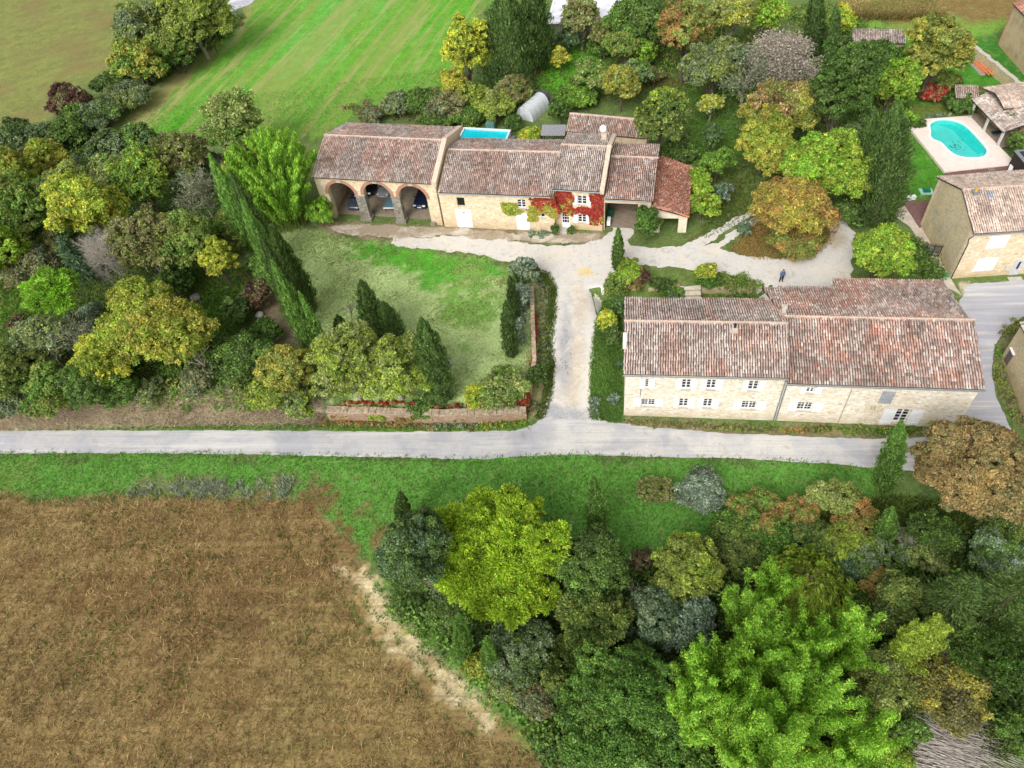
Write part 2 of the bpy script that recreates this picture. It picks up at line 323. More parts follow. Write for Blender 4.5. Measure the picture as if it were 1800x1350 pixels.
nx, ny = len(gx), len(gy); ii = np.arange((ny-1)*(nx-1)); r_, c_ = ii//(nx-1), ii % (nx-1); q0 = r_*nx+c_
GF = np.stack([q0, q0+1, q0+nx+1, q0+nx], 1); GC = gcol(GV); cen = GV[GF].mean(1)
reg = np.zeros(len(GF), int)
for k, poly in enumerate((HAY, MEAD, LAWN, FIELD, VERGE), 1): reg[inpoly(cen, poly)] = k
for k, (nm, kind) in enumerate((('ground', 'grass'), ('hay_field', 'hay'), ('meadow', 'meadow'), ('lawn', 'grass'), ('field', 'field'), ('verge', 'grass'))):
    f = GF[reg == k]; u, inv = np.unique(f, return_inverse=True)
    tag(mkmesh(nm, np.column_stack([GV[u], GZ[u]]), inv.reshape(-1, 4), mat_ground(nm+'_surface', kind), None, GC[u], smooth=True), kind='structure')
# ---------------------------------------------------------------- road and drive sheets, draped
def sheet(name, poly, mat, off, col, step=.6, jit=.12, paint=(), kind='structure', closed=True, **k):
    poly = np.asarray(poly, float); B = []
    for i in range(len(poly)):
        a, b = poly[i], poly[(i+1) % len(poly)]; n = max(1, int(np.hypot(*(b-a))/.28))
        t = np.arange(n)[:, None]/n; B.append(a+(b-a)*t)
    B = np.concatenate(B); B = B + np.column_stack([fbm(B, .9, 11)-.5, fbm(B, .9, 23)-.5])*jit*8*.5 + np.column_stack([vnoise(B, 3.1, 31)-.5, vnoise(B, 3.1, 37)-.5])*jit*1.6
    lo, hi = B.min(0), B.max(0); x, y = np.meshgrid(np.arange(lo[0], hi[0], step), np.arange(lo[1], hi[1], step)); I = np.stack([x.ravel(), y.ravel()], 1); I = I[sdist(I, B) > .15]
    A = np.concatenate([B, I]); nb = len(B)
    vs, _, fs, *_ = delaunay_2d_cdt([Vector(p) for p in A], [(i, (i+1) % nb) for i in range(nb)], [], 0, 1e-4)
    vs = np.array([tuple(v) for v in vs]); fs = np.array([tuple(f) for f in fs if len(f) == 3]); fs = fs[inpoly(vs[fs].mean(1), B)]
    e = (vs[fs[:, 1], 0]-vs[fs[:, 0], 0])*(vs[fs[:, 2], 1]-vs[fs[:, 0], 1])-(vs[fs[:, 1], 1]-vs[fs[:, 0], 1])*(vs[fs[:, 2], 0]-vs[fs[:, 0], 0]); fs[e < 0] = fs[e < 0][:, ::-1]
    C = np.tile(np.array(col, float), (len(vs), 1)); n = (fbm(vs, .5, 51)-.5)*2
    for pl, cc, soft in paint:
        w = sst(sdist(vs, pl)+n*soft, -soft*.5, soft*.5); C = C*(1-w[:, None])+np.array(cc)*w[:, None]
    return tag(mkmesh(name, np.column_stack([vs, hgt(vs[:, 0], vs[:, 1])+off]), fs, mat, None, lin(C), smooth=True), kind=kind, **k)
ROADM = mat_road('worn_asphalt', (214, 210, 204), (172, 173, 179), (180, 164, 146)); GRAVM = mat_road('pale_gravel', 0, (222, 212, 196), (178, 168, 156), 'gravel')
sheet('road', GP([(-500, 758), (0, 757), (300, 757), (450, 757), (700, 759), (905, 758), (935, 748), (952, 736), (1053, 736), (1070, 741), (1130, 750), (1200, 755), (1280, 762), (1350, 764), (1450, 769), (1560, 772), (1650, 768), (1690, 750),
   (1695, 700), (1690, 600), (1686, 530), (1700, 500), (1800, 493), (2100, 480), (2100, 500), (1900, 535), (1800, 556), (1770, 575), (1747, 610), (1742, 650), (1752, 700), (1775, 750), (1800, 790), (1900, 860), (1900, 930), (1760, 860), (1640, 830), (1530, 822), (1450, 815), (1300, 806), (1100, 802), (1000, 799), (910, 803), (860, 808), (700, 804), (500, 800), (300, 797), (0, 797), (-500, 799)]),
   ROADM, .03, (192, 190, 190), jit=.07, paint=[(GP([(1685, 500), (1900, 480), (1900, 900), (1690, 800)]), (172, 172, 182), 2), (GP([(930, 742), (1100, 745), (1400, 770), (1400, 800), (940, 800)]), (204, 200, 194), 1.2), (GP([(915, 757), (928, 757), (918, 806), (902, 806)]), (150, 150, 154), .3)])
sheet('driveway', GP([(952, 737), (966, 700), (973, 650), (968, 600), (974, 550), (977, 505), (962, 482), (948, 468), (925, 455), (890, 461), (868, 452), (830, 446), (760, 440), (690, 430), (690, 420), (780, 416), (870, 418), (905, 426), (960, 433), (1020, 430), (1062, 418), (1078, 404), (1070, 385), (1100, 385), (1113, 405), (1105, 430), (1150, 437), (1200, 433), (1240, 413), (1280, 391), (1316, 371), (1326, 377), (1290, 400), (1256, 420), (1235, 434), (1262, 426), (1300, 400), (1326, 383), (1336, 390), (1300, 414), (1265, 438), (1300, 447), (1350, 454), (1400, 452), (1440, 440), (1458, 415), (1456, 395), (1440, 375), (1462, 368), (1486, 386), (1501, 410), (1498, 450), (1495, 500), (1480, 520), (1345, 530), (1328, 510), (1305, 490), (1250, 477), (1180, 471), (1120, 466), (1090, 470), (1074, 482), (1064, 505), (1055, 550), (1045, 600), (1040, 650), (1040, 700), (1053, 737)]),
   GRAVM, .04, (212, 207, 200), jit=.2, paint=[(GP([(1010, 500), (1030, 500), (1020, 730), (990, 730)]), (196, 184, 166), 1.2), (GP([(952, 715), (1060, 715), (1060, 740), (945, 740)]), (166, 166, 170), .6), (GP([(1018, 470), (1040, 470), (1042, 484), (1018, 484)]), (222, 196, 128), .5), (GP([(1440, 400), (1480, 400), (1490, 440), (1460, 440)]), (186, 172, 150), 1), (GP([(985, 570), (1000, 520), (1005, 640), (985, 690)]), (170, 168, 172), 1)])
sheet('lane', GP([(392, 14), (404, 2), (430, -30), (480, -60), (500, -60), (455, -10), (440, 8), (408, 20)]), ROADM, .05, (214, 212, 220), step=1)
sheet('path', GP([(1590, 362), (1610, 362), (1622, 400), (1672, 492), (1690, 520), (1655, 500), (1640, 470), (1600, 400), (1565, 375)]), GRAVM, .05, (190, 176, 160), jit=.05)
sheet('dirt_apron', GP([(575, 398), (640, 394), (770, 399), (870, 407), (975, 412), (1055, 410), (1052, 424), (1000, 428), (900, 424), (780, 414), (700, 420), (600, 412)]), GRAVM, .055, (166, 150, 128), jit=.25)
# ---------------------------------------------------------------- roofs, walls
PAL = {'pink': [((192, 170, 158), 6), ((178, 154, 142), 6), ((208, 196, 184), 5), ((160, 130, 118), 3.5), ((138, 122, 112), 2.5), ((174, 120, 102), .9)],
 'red': [((184, 132, 114), 4), ((194, 150, 132), 4), ((182, 162, 148), 6), ((206, 196, 184), 5), ((134, 118, 108), 4.5), ((158, 116, 102), 3), ((198, 116, 88), 1.)],
 'grey': [((198, 182, 168), 6), ((176, 158, 146), 6), ((210, 202, 192), 4), ((150, 130, 120), 3), ((184, 136, 118), 2.5), ((128, 114, 106), 1.5)],
 'rust': [((176, 92, 66), 5), ((190, 116, 92), 5), ((160, 106, 90), 4), ((120, 80, 66), 4), ((196, 170, 156), 1)],
 'tan': [((206, 178, 158), 5), ((192, 160, 140), 5), ((216, 196, 178), 4), ((166, 138, 122), 2)]}
for _k in PAL: PAL[_k] = [(tuple(v*.74+.26*(sum(c)/3) for v in c), w) for c, w in PAL[_k]]
def tile_mesh(P0, U, V, L, S, pal, seed, clip=None, per=.23, row=.34, scale=1.):
    """canal tiles on a slope: P0 eave-left, U along the eave, V up the slope; clip = polygon in (u, v)"""
    r = np.random.default_rng(seed); N = np.cross(U, V); nu = max(1, int(round(L/per))); pu = L/nu; nv = max(1, int(S/row)); pv = S/nv
    cols = lin(np.array([c for c, w in PAL[pal]])); wt = np.array([w for c, w in PAL[pal]], float); wt /= wt.sum()
    ua, ub = (0, nu) if clip is None else (int(np.floor(clip[:, 0].min()/pu)), int(np.ceil(clip[:, 0].max()/pu))); iu, iv = np.meshgrid(np.arange(ua, ub), np.arange(-1 if clip is not None else 0, nv)); iu = iu.ravel(); iv = iv.ravel()
    cu = (iu+.5)*pu; cv = (iv+.5)*pv
    if clip is not None: k = inpoly(np.column_stack([cu, cv]), clip); iu, iv, cu, cv = iu[k], iv[k], cu[k], cv[k]
    n = len(iu); ang = np.linspace(0, math.pi, 6); rad = pu*.37
    v0 = cv-pv*.5; v1 = cv+pv*.62; ju = r.normal(0, .008, n)+ .02*np.sin(iv*.9+seed); jn = r.normal(0, .006, n); sk = r.normal(0, .010, n)
    wav = .03*np.sin(cu*.7+seed)*np.sin(cv*.9+seed*2)
    Vt = []; 
    for t, vv, rr, nn in ((0, v0, 1.08, .035), (1, v1, .86, .0)):
        for a in ang:
            uu = cu+ju+sk*t-np.cos(a)*rad*rr; zz = np.sin(a)*rad*rr*1.45+nn+jn+.02+wav
            Vt.append(P0+uu[:, None]*U+vv[:, None]*V+zz[:, None]*N)
    Vt = np.stack(Vt, 1).reshape(-1, 3); b = np.arange(n)[:, None]*12
    F = np.concatenate([b+np.array([j, j+1, 7+j, 6+j]) for j in range(5)])
    fc = np.concatenate([b+np.array([0, 1, 2, 3]), b+np.array([0, 3, 4, 5])]); F = np.concatenate([F, fc])
    ctr = np.column_stack([cu, cv]); bias = (fbm(ctr, .35, seed)-.5)
    ci = r.choice(len(wt), n, p=wt); near = np.roll(ci, 1); ci = np.where(r.random(n) < .3, near, ci); sel = fbm(ctr*[1, .5], .45, seed+5); warm = lin((188, 136, 114)); C = cols[ci]*.72+np.average(cols, 0, wt)*.28
    C = C*(1+r.normal(0, .09, (n, 1)))*(1+r.normal(0, .06, 400)[iu+100][:, None])*(1+bias[:, None]*.8); k = np.clip((sel-.56)*5, 0, .34)[:, None]*(pal in ('red', 'rust', 'pink')); C = C*1.14; C = C*(1-k)+C*warm/np.average(cols, 0, wt)*k
    return Vt, F, np.repeat(np.clip(C, .01, .95), 12, 0)
UNDER = simple('darkened_roof_bed', (84, 70, 64), .95, .2, 6)  # bed colour darkened to paint shade into the gaps between tile columns
def roof_slope(T, A, B, D, pal, seed, clip_px=None, clip=None, thick=.1, per=.23):
    """A eave-left, B eave-right, D ridge-left (local). Adds tiles + bed to lists."""
    A, B, D = (np.array(q, float) for q in (A, B, D)); U = B-A; L = np.linalg.norm(U); U /= L; V = D-A; V -= U*(V@U); S = np.linalg.norm(V); V /= S; N = np.cross(U, V)
    if clip_px is not None: clip = [plane_uv(T, A, U, V, *p) for p in clip_px]
    pl = clip if clip is not None else [(0, 0), (L, 0), (L, S), (0, S)]
    t = tile_mesh(A, U, V, L, S, pal, seed, None if clip is None else np.array(clip), per)
    bed = [A+U*u+V*v for u, v in pl]; n = len(pl)
    T['roof'].append((t, bed, N, thick))
def local_ray(T, px, py):
    o = np.array([0, 0, CAMH])-T['o']; c, s = math.cos(-T['th']), math.sin(-T['th']); Rz = np.array([[c, -s, 0], [s, c, 0], [0, 0, 1]]); return Rz@o, Rz@ray(px, py)
def plane_uv(T, A, U, V, px, py):
    o, d = local_ray(T, px, py); N = np.cross(U, V); t = ((A-o)@N)/(d@N); q = o+d*t-A; return (q@U, q@V)
def plane_pt(T, A, N, px, py):
    o, d = local_ray(T, px, py); A = np.array(A, float); N = np.array(N, float); return o+d*(((A-o)@N)/(d@N))
def fac(T, px, py, v=0):                        # point on the front wall: (u, z)
    q = plane_pt(T, (0, v, 0), (0, 1, 0), px, py); return q[0], q[2]
def rect(T, x0, y0, x1, y1):                    # pixel box on the front wall -> (u0, u1, z0, z1), from its centre lines
    ul = fac(T, x0, (y0+y1)/2)[0]; ur = fac(T, x1, (y0+y1)/2)[0]; zt = fac(T, (x0+x1)/2, y0)[1]; zb = fac(T, (x0+x1)/2, y1)[1]; return ul, ur, zb, zt
def slab(mb, outer, holes, f, thick, m=0):
    """wall panel with openings; f(u, w, depth) -> xyz ; outer / holes are lists of (u, w)"""
    loops = [list(outer)]+[list(h) for h in holes]; P = []; E = []
    for lp in loops:
        b = len(P); P += lp; E += [(b+i, b+(i+1) % len(lp)) for i in range(len(lp))]
    vs, es, fs, *_ = delaunay_2d_cdt([Vector(p) for p in P], E, [], 0, 1e-5); vs = np.array([tuple(v) for v in vs]); fs = np.array([tuple(t) for t in fs])
    c = vs[fs].mean(1); k = inpoly(c, np.array(outer))
    for h in holes: k &= ~inpoly(c, np.array(h))
    fs = fs[k]
    mb.add([f(u, w, 0) for u, w in vs], fs, m=m); mb.add([f(u, w, thick) for u, w in vs], [t[::-1] for t in fs], m=m)
    for lp in loops:
        n = len(lp); mb.add([f(u, w, 0) for u, w in lp]+[f(u, w, thick) for u, w in lp], [(i, n+i, n+(i+1) % n, (i+1) % n) for i in range(n)], m=m)
def finish_roof(T, name='roof', **k):
    V = []; F = []; C = []; b = 0; mb = MB()
    for (tv, tf, tc), bed, N, th in T['roof']:
        V.append(tv); F.append(tf+b); C.append(tc); b += len(tv); n = len(bed)
        mb.add([p for p in bed]+[p-N*th for p in bed], [tuple(range(n)), tuple(range(2*n-1, n-1, -1))]+[(i, n+i, n+(i+1) % n, (i+1) % n) for i in range(n)])
    bv = np.array(mb.V); mx = np.concatenate(V+[bv]); bf = [tuple(int(i)+b for i in f) for f in mb.F]
    F = [tuple(f) for f in np.concatenate(F).tolist()]; mi = [0]*len(F)+[1]*len(bf)
    C = np.concatenate(C+[np.tile(lin((104, 88, 80)), (len(bv), 1))])
    o = mkmesh(name, mx, F+bf, [TILE, UNDER], T['e'], C, mi); return tag(o, **k)
def ridge(T, a, b, parent, pal='pink', seed=1, name='ridge', r=.13):
    a = np.array(a, float); b = np.array(b, float); L = np.linalg.norm(b-a); n = max(1, int(L/.42)); mb = MB(); rr = random.Random(seed)
    U = (b-a)/L; S = np.cross([0, 0, 1.], U); S /= np.linalg.norm(S); Nn = np.cross(U, S)
    for i in range(n):
        p = a+U*L*i/n; q = a+U*(L*(i+1)/n+.05); V = []
        for e, (w, k) in enumerate(((p, 1.1), (q, .9))):
            for j in range(6):
                t = math.pi*j/5; V.append(w+S*math.cos(t)*r*k+Nn*(math.sin(t)*r*k*.9+.06+e*-.02+rr.uniform(-.01, .01)))
        mb.add(V, [(j, 6+j, 7+j, j+1) for j in range(5)])
    mb.box((a+b)/2+Nn*.015-[0, 0, .03], (L, r*2.6, .1), math.atan2(U[1], U[0]))
    return mb.build(name, RIDGE, parent)
def block(name, o, th, L, W, he, hr, rf, zb, stone, label, cat='house', holes=(), oh=.35, ends=(.12, .12), pal='pink', seed=1, gable=(True, True), back_clip=None, front_wall=True, segs=None, group=None, thick=.5, no_roof=False):
    """gabled masonry block. o = front-left base corner; u along the front, v to the back. he = height of the eave edge, hr = ridge"""
    T = dict(o=np.array([o[0], o[1], zb]), th=th, L=L, W=W, he=he, hr=hr, rf=rf, roof=[]); T['e'] = empty(name, T['o'], th, label=label, cat=cat, group=group)
    vr = W*rf; sl = (hr-he)/(vr+oh); hw = hr-sl*vr; hk = hr-sl*(W-vr)-.0; T['sl'] = sl; T['vr'] = vr; T['hw'] = hw
    d = .14                                     # walls stop below the tile bed
    mb = MB()
    if front_wall:
        H = [h if isinstance(h, list) else [(h[0], h[2]), (h[1], h[2]), (h[1], h[3]), (h[0], h[3])] for h in (holes(T) if callable(holes) else holes)]
        slab(mb, [(0, -.6), (L, -.6), (L, hw-d), (0, hw-d)], H, lambda u, w, t: (u, t, w), thick)
    for k, g in enumerate(gable):
        x = 0 if k == 0 else L; sg = 1 if k == 0 else -1
        if g:
            Wk = W if not segs else (segs(T)[0][2] if k == 0 else segs(T)[-1][2]); hb = hr-sl*(Wk-vr)-d
            slab(mb, [(thick+.003, -.6), (Wk-thick-.003, -.6), (Wk-thick-.003, hb+sl*thick), (vr, hr-d), (thick+.003, hw-d+sl*thick)], [], lambda v, w, t: (x+sg*t, v, w), thick)
    for ua, ub, wv in (segs(T) if segs else [(0, L, W)]):
        hq = hr-sl*(wv-vr)-d; slab(mb, [(ua, -.6), (ub, -.6), (ub, hq), (ua, hq)], [], lambda u, w, t: (u, wv-t, w), thick)
    T['wall'] = mb.build('wall', stone, T['e'])
    hkk = hr-sl*(W-vr+oh)
    e0, e1 = -ends[0], L+ends[1]
    roof_slope(T, (e0, -oh, he), (e1, -oh, he), (e0, vr, hr), pal, seed)
    roof_slope(T, (e1, W+oh, hkk), (e0, W+oh, hkk), (e1, vr, hr), pal, seed+1, clip_px=back_clip)
    if not no_roof: T['rf'] = finish_roof(T); ridge(T, (e0, vr, hr), (e1, vr, hr), T['rf'], seed=seed)
    return T
def casement(T, r, panes=(2, 3), parent=None, name='window', frame=WHITE, depth=.16, label=None):
    """white casement in an opening r=(u0,u1,z0,z1): frame and glazing bars, glass as a child"""
    u0, u1, z0, z1 = r; mb = MB(); y = depth; w = .055
    mb.box(((u0+u1)/2, y, z0+w/2), (u1-u0, .07, w)); mb.box(((u0+u1)/2, y, z1-w/2), (u1-u0, .07, w))
    mb.box((u0+w/2, y, (z0+z1)/2), (w, .07, z1-z0-2*w-.004)); mb.box((u1-w/2, y, (z0+z1)/2), (w, .07, z1-z0-2*w-.004))
    iu0, iu1, iz0, iz1 = u0+w+.002, u1-w-.002, z0+w+.002, z1-w-.002; um = (iu0+iu1)/2
    if panes[0] > 1: mb.box((um, y, (iz0+iz1)/2), (.11, .06, iz1-iz0))
    nc, nr = panes; 
    for i in range(1, nc):
        if nc % 2 == 0 and i == nc//2: continue
        u = iu0+(iu1-iu0)*i/nc; mb.box((u, y+.002, (iz0+iz1)/2), (.04, .04, iz1-iz0))
    for j in range(1, nr): mb.box((um, y+.004, iz0+(iz1-iz0)*j/nr), (iu1-iu0, .035, .04))
    mb.box(((u0+u1)/2, -.02, z0-.04), (u1-u0+.12, .3, .07), m=1)
    o = mb.build(name, [frame, COPING], T['e'] if parent is None else parent, label=label); g = MB(); g.box(((u0+u1)/2, y+.05, (z0+z1)/2), (u1-u0-.02, .012, z1-z0-.02)); g.build('pane', GLASS, o)
    return o
def shutter(T, r, tilt=0, mat=None, label=None):
    u0, u1, z0, z1 = r; mb = MB(); n = max(3, int((u1-u0)/.14)); w = (u1-u0)/n
    for i in range(n): mb.box((u0+w*(i+.5), -.045, (z0+z1)/2), (w-.012, .03, z1-z0))
    mb.box(((u0+u1)/2, -.024, (z0+z1)/2), (u1-u0-.02, .014, z1-z0-.02))
    for f in (.15, .85): mb.box(((u0+u1)/2, -.068, z0+(z1-z0)*f), (u1-u0-.06, .02, .07))
    o = mb.build('shutter', mat or WHITE, T['e'], label=label); return o
def gutter(T, u0, u1, v, z, name='gutter'):
    mb = MB(); n = 7; pr = [(math.cos(math.pi+math.pi*j/6)*.075, math.sin(math.pi+math.pi*j/6)*.075) for j in range(n)]
    V = [(u, v+a, z+b) for u in (u0, u1) for a, b in pr]; mb.add(V, [(j, j+1, n+j+1, n+j) for j in range(n-1)]); V2 = [(u, v+a*.85, z+b*.85+.003) for u in (u0, u1) for a, b in pr]; mb.add(V2, [(j, n+j, n+j+1, j+1) for j in range(n-1)])
    mb.box(((u0+u1)/2, v-.078, z+.004), (u1-u0, .02, .02)); return mb.build(name, ZINC, T['e'])
def pipe(T, pts, r=.05, name='downpipe', mat=None):
    mb = MB(); mb.tube(pts, r, 8); return mb.build(name, mat or ZINC, T['e'], smooth=False)
def arch(u0, u1, z0, zs, n=16):                 # opening outline with a round head springing at zs
    R = (u1-u0)/2; c = (u0+u1)/2; return [(u0, z0), (u1, z0)]+[(c+R*math.cos(math.pi*i/n), zs+R*math.sin(math.pi*i/n)) for i in range(n+1)]
SCL = 1
# ---- east pair of houses along the road
A_ = dict(o=(10.75, 44.3), th=math.radians(-12.18), L=14.55, W=9.58, he=7.01, hr=9.04, rf=.48, zb=0)
TA0 = dict(o=np.array([10.75, 44.3, 0]), th=A_['th'])
AZ = lambda x, y: (1080+x/4.5, 480+y/4.5)
BZ = lambda x, y: (1360+x/4.0909, 480+y/4.0909)
def zr(Z, T, x0, y0, x1, y1): a = Z(x0, y0); b = Z(x1, y1); return rect(T, a[0], a[1], b[0], b[1])
AW = [(245, 838, 273, 908, 198, 320, 1, 4), (533, 842, 605, 916, 488, 654, 2, 3), (730, 845, 803, 918, 684, 856, 2, 3), (1060, 855, 1139, 928, 1014, 1190, 2, 3),
      (212, 996, 321, 1050, 148, 382, 4, 3), (512, 994, 582, 1060, 467, 632, 2, 3), (703, 996, 773, 1062, 658, 826, 2, 3), (1006, 1014, 1122, 1074, 940, 1198, 4, 3)]
hA = [zr(AZ, TA0, *w[:4]) for w in AW]
TA = block('stone_house', A_['o'], A_['th'], 14.75, A_['W'], A_['he'], A_['hr'], A_['rf'], 0, STONE, 'long pale stone house by the road with eight white shuttered windows', holes=hA, pal='pink', seed=3, ends=(.25, 0), oh=.4)
for w, r in zip(AW, hA):
    casement(TA, r, (w[6], w[7])); z0, z1 = r[2]-.08, r[3]+.06
    lo = zr(AZ, TA, w[4], w[1], w[5], w[3]); shutter(TA, (lo[0]-.0, r[0]-.03, z0, z1)); shutter(TA, (r[1]+.03, lo[1], z0, z1))
gutter(TA, -.3, 14.7, -.5, 6.93)
pipe(TA, [(14.55, -.48, 6.85), (14.55, -.1, 6.4), (14.55, -.09, .1)], .06)
pipe(TA, [(1.55, -.04, 6.6), (1.5, -.04, 3.3), (1.15, -.04, 3.2)], .022, 'cable', BLACK)
# chimney pots and gable cap of the west house
def chimney(T, px, py, h, w, mat=COPING, cap=None, parent=None, front=True, name='chimney'):
    sl = T['sl']; vr = T['vr']; hr = T['hr']; N = np.array([0, -sl, 1.]) if front else np.array([0, sl, 1.]); N /= np.linalg.norm(N); q = plane_pt(T, (0, vr, hr), N, px, py); mb = MB()
    mb.box((q[0], q[1], q[2]+h/2-.25), (w, w, h+.5)); mb.box((q[0], q[1], q[2]+h+.04), (w+.12, w+.12, .08)); mb.box((q[0], q[1], q[2]+.1), (w+.25, w+.25, .12), m=1)
    o = mb.build(name, [mat, RIDGE], parent or T['rf']); m2 = MB()
    if cap: m2.tube([(q[0], q[1], q[2]+h+.085), (q[0], q[1], q[2]+h+.5)], [w*.3, w*.24], 10); m2.build('flue_pot', cap, T['rf'])
    return q
chimney(TA, 1290.5, 582, .45, .42, cap=BLACK); chimney(TA, 1376, 551, .9, .38, front=False)
mb = MB()
mb.box((-.16, 2.55, 7.0+.45+1.0), (.34, 1.3, .9)); mb.build('gable_cap', simple('white_render', (236, 232, 224), .8, .05), TA['e'])
B_ = dict(o=(25.07, 41.21), th=math.radians(-12.72), L=16.66, W=13.66, he=6.25, hr=8.39, rf=.45)
TB0 = dict(o=np.array([25.07, 41.21, 0]), th=B_['th'])
BW = [(236, 824, 291, 862, 193, 345, 2, 2), (168, 930, 276, 988, 104, 352, 4, 3)]
hB = [zr(BZ, TB0, *w[:4]) for w in BW]
big = zr(BZ, TB0, 875, 980, 975, 1055); big = (big[0], big[1], .55, big[3]); slot = zr(BZ, TB0, 694, 958, 735, 990); louv = zr(BZ, TB0, 765, 850, 862, 936)
def bsegs(T):
    N = (0, T['sl'], 1.); A = (0, T['vr'], T['hr']); a = plane_pt(T, A, N, 1400, 506.3); b = plane_pt(T, A, N, 1560, 492.6); m = plane_pt(T, A, N, 1465, 500)
    return [(0, m[0], a[1]-.35), (m[0]+.003, 16.66, b[1]-.35)]
TB = block('stone_barn_house', B_['o'], B_['th'], B_['L'], B_['W'], B_['he'], B_['hr'], B_['rf'], 0, STONE, 'large stone house at the road bend with streaked red and grey tiled roof', holes=hB+[big, slot], pal='red', seed=11, ends=(.0, .2), oh=.4, segs=bsegs,
   back_clip=[(1339, 505.5), (1466, 507), (1463.9, 491.7), (1657, 493.4), (1706, 563.5), (1376, 554.6)])
for w, r in zip(BW, hB):
    casement(TB, r, (w[6], w[7])); lo = zr(BZ, TB, w[4], w[1], w[5], w[3]); shutter(TB, (lo[0], r[0]-.03, r[2]-.08, r[3]+.05)); shutter(TB, (r[1]+.03, lo[1], r[2]-.08, r[3]+.05))
casement(TB, big, (2, 4), depth=.22); shutter(TB, (big[0]-1.15, big[0]-.05, big[2]-.25, big[3]+.02)); shutter(TB, (big[1]+.08, big[1]+1.15, big[2]-.25, big[3]+.02))
mb = MB(); s0, s1, s2, s3 = slot
for i in range(4): mb.box((s0+(s1-s0)*(i+.0)/3, .1, (s2+s3)/2), (.09, .18, s3-s2-.01))
mb.box(((s0+s1)/2, -.012, s2-.14), (s1-s0+.9, .02, .25)); mb.box(((s0+s1)/2, -.012, s3+.14), (s1-s0+.9, .02, .25)); mb.box((s0-.28, -.012, (s2+s3)/2), (.42, .02, s3-s2+.02)); mb.box((s1+.28, -.012, (s2+s3)/2), (.42, .02, s3-s2+.02)); mb.build('vent', simple('pale_render', (222, 208, 182), .9), TB['e'])
mb = MB(); u0, u1, z0, z1 = louv; GW = simple('grey_weathered_wood', (172, 174, 178), .85, .2, 8)
for i in range(7): mb.box((u0+(u1-u0)*(i+.5)/7, -.05, (z0+z1)/2), ((u1-u0)/7-.02, .035, z1-z0))
for f in (.12, .5, .88): mb.box(((u0+u1)/2, -.08, z0+(z1-z0)*f), (u1-u0, .025, .08))
mb.box(((u0+u1)/2, -.016, (z0+z1)/2), (u1-u0-.05, .03, z1-z0-.05), m=1); mb.build('hay_door', [GW, DARKW], TB['e'], label='weathered grey plank hatch high on the wall')
gutter(TB, .1, 16.9, -.5, 6.17); pipe(TB, [(.12, -.48, 6.1), (.12, -.08, 5.7), (.12, -.07, .1)], .06)
p = fac(TB, *BZ(562, 835)); p2 = fac(TB, *BZ(462, 1085)); pipe(TB, [(p[0], -.035, p[1]), (p[0], -.035, max(.2, p2[1]))], .03, 'cable', ZINC)
mb = MB()                                        # tv aerial
q = plane_pt(TA, (0, TA['vr'], TA['hr']), (0, -TA['sl'], 1), 1377, 585); mb.tube([q, q+[0, 0, 1.5]], .02, 5)
mb.tube([q+[-.1, 0, 1.4], q+[1.1, .3, 1.4]], .014, 5)
for i in range(7): mb.tube([q+[i*.17, i*.05-.25, 1.4], q+[i*.17, i*.05+.25, 1.4]], .008, 4)
mb.build('aerial', ZINC, TA['rf'])
# skylights and flashing on the back slope of the barn house
for a, b in (((1665, 517), (1676, 535)), ((1684, 538), (1699, 562))):
    N = np.array([0, TB['sl'], 1.]); p = plane_pt(TB, (0, TB['vr'], TB['hr']), N, *a); q = plane_pt(TB, (0, TB['vr'], TB['hr']), N, *b); m2 = MB(); m2.tube([p+[0, 0, .16], q+[0, 0, .16]], .09, 4); m2.build('flashing', ZINC, TB['rf'])
# ---- old farmhouse range
CZ = lambda x, y: (530+x/4.5, 170+y/4.5)
DZ = lambda x, y: (860+x/4.5, 150+y/4.5)
EZ = lambda x, y: (570+x/8.571, 310+y/8.571)
ZB = 1.9
TC0 = dict(o=np.array([-21.16, 81.84, ZB]), th=math.radians(-18.28))
def archpx(T, x0, xs, x1, xs1, yt, ybase): pass
aC = []
for (xl, yl, xr, yr, xt, yt) in ((64, 250, 468, 285, 205, 95), (605, 300, 1012, 320, 760, 108), (1130, 315, 1548, 355, 1280, 145)):
    ul, zl = fac(TC0, *EZ(xl, yl)); ur, zr_ = fac(TC0, *EZ(xr, yr)); _, zt = fac(TC0, *EZ(xt, yt)); R = (ur-ul)/2; aC.append((ul, ur, zt-R))
TC = block('arched_barn', (-21.16, 81.84), TC0['th'], 16.01, 11.77, 6.44, 8.54, .49, ZB, STONE_OCHRE, 'tiled stone barn open to the yard through three brick arches with cars inside', 'barn', holes=[arch(a, b, -.1, z) for a, b, z in aC], pal='pink', seed=21, ends=(.1, .1), oh=.4, thick=.75)
for a, b, zs in aC:
    R = (b-a)/2; c = (a+b)/2; mb = MB(); n = 22
    for i in range(n):
        t0 = math.pi*i/n; t1 = math.pi*(i+.93)/n; r0, r1 = R+.0, R+.42; kc = 1 if abs(i-(n-1)/2) < .6 else 0
        V = [(c+r*math.cos(t), y, zs+r*math.sin(t)) for y in (-.03, .12) for r, t in ((r0, t0), (r1, t0), (r1, t1), (r0, t1))]; mb.add(V, [(3, 2, 1, 0), (0, 1, 5, 4), (1, 2, 6, 5), (2, 3, 7, 6), (3, 0, 4, 7)], m=kc)
    mb.build('arch_ring', [BRICK, COPING], TC['e'])
OLDST = mat_stone('lichened_pier_stone', [(168, 162, 150), (120, 112, 102), (204, 200, 190), (96, 90, 82)], (110, 104, 96), (74, 68, 62), (160, 150, 130), 6, .8)
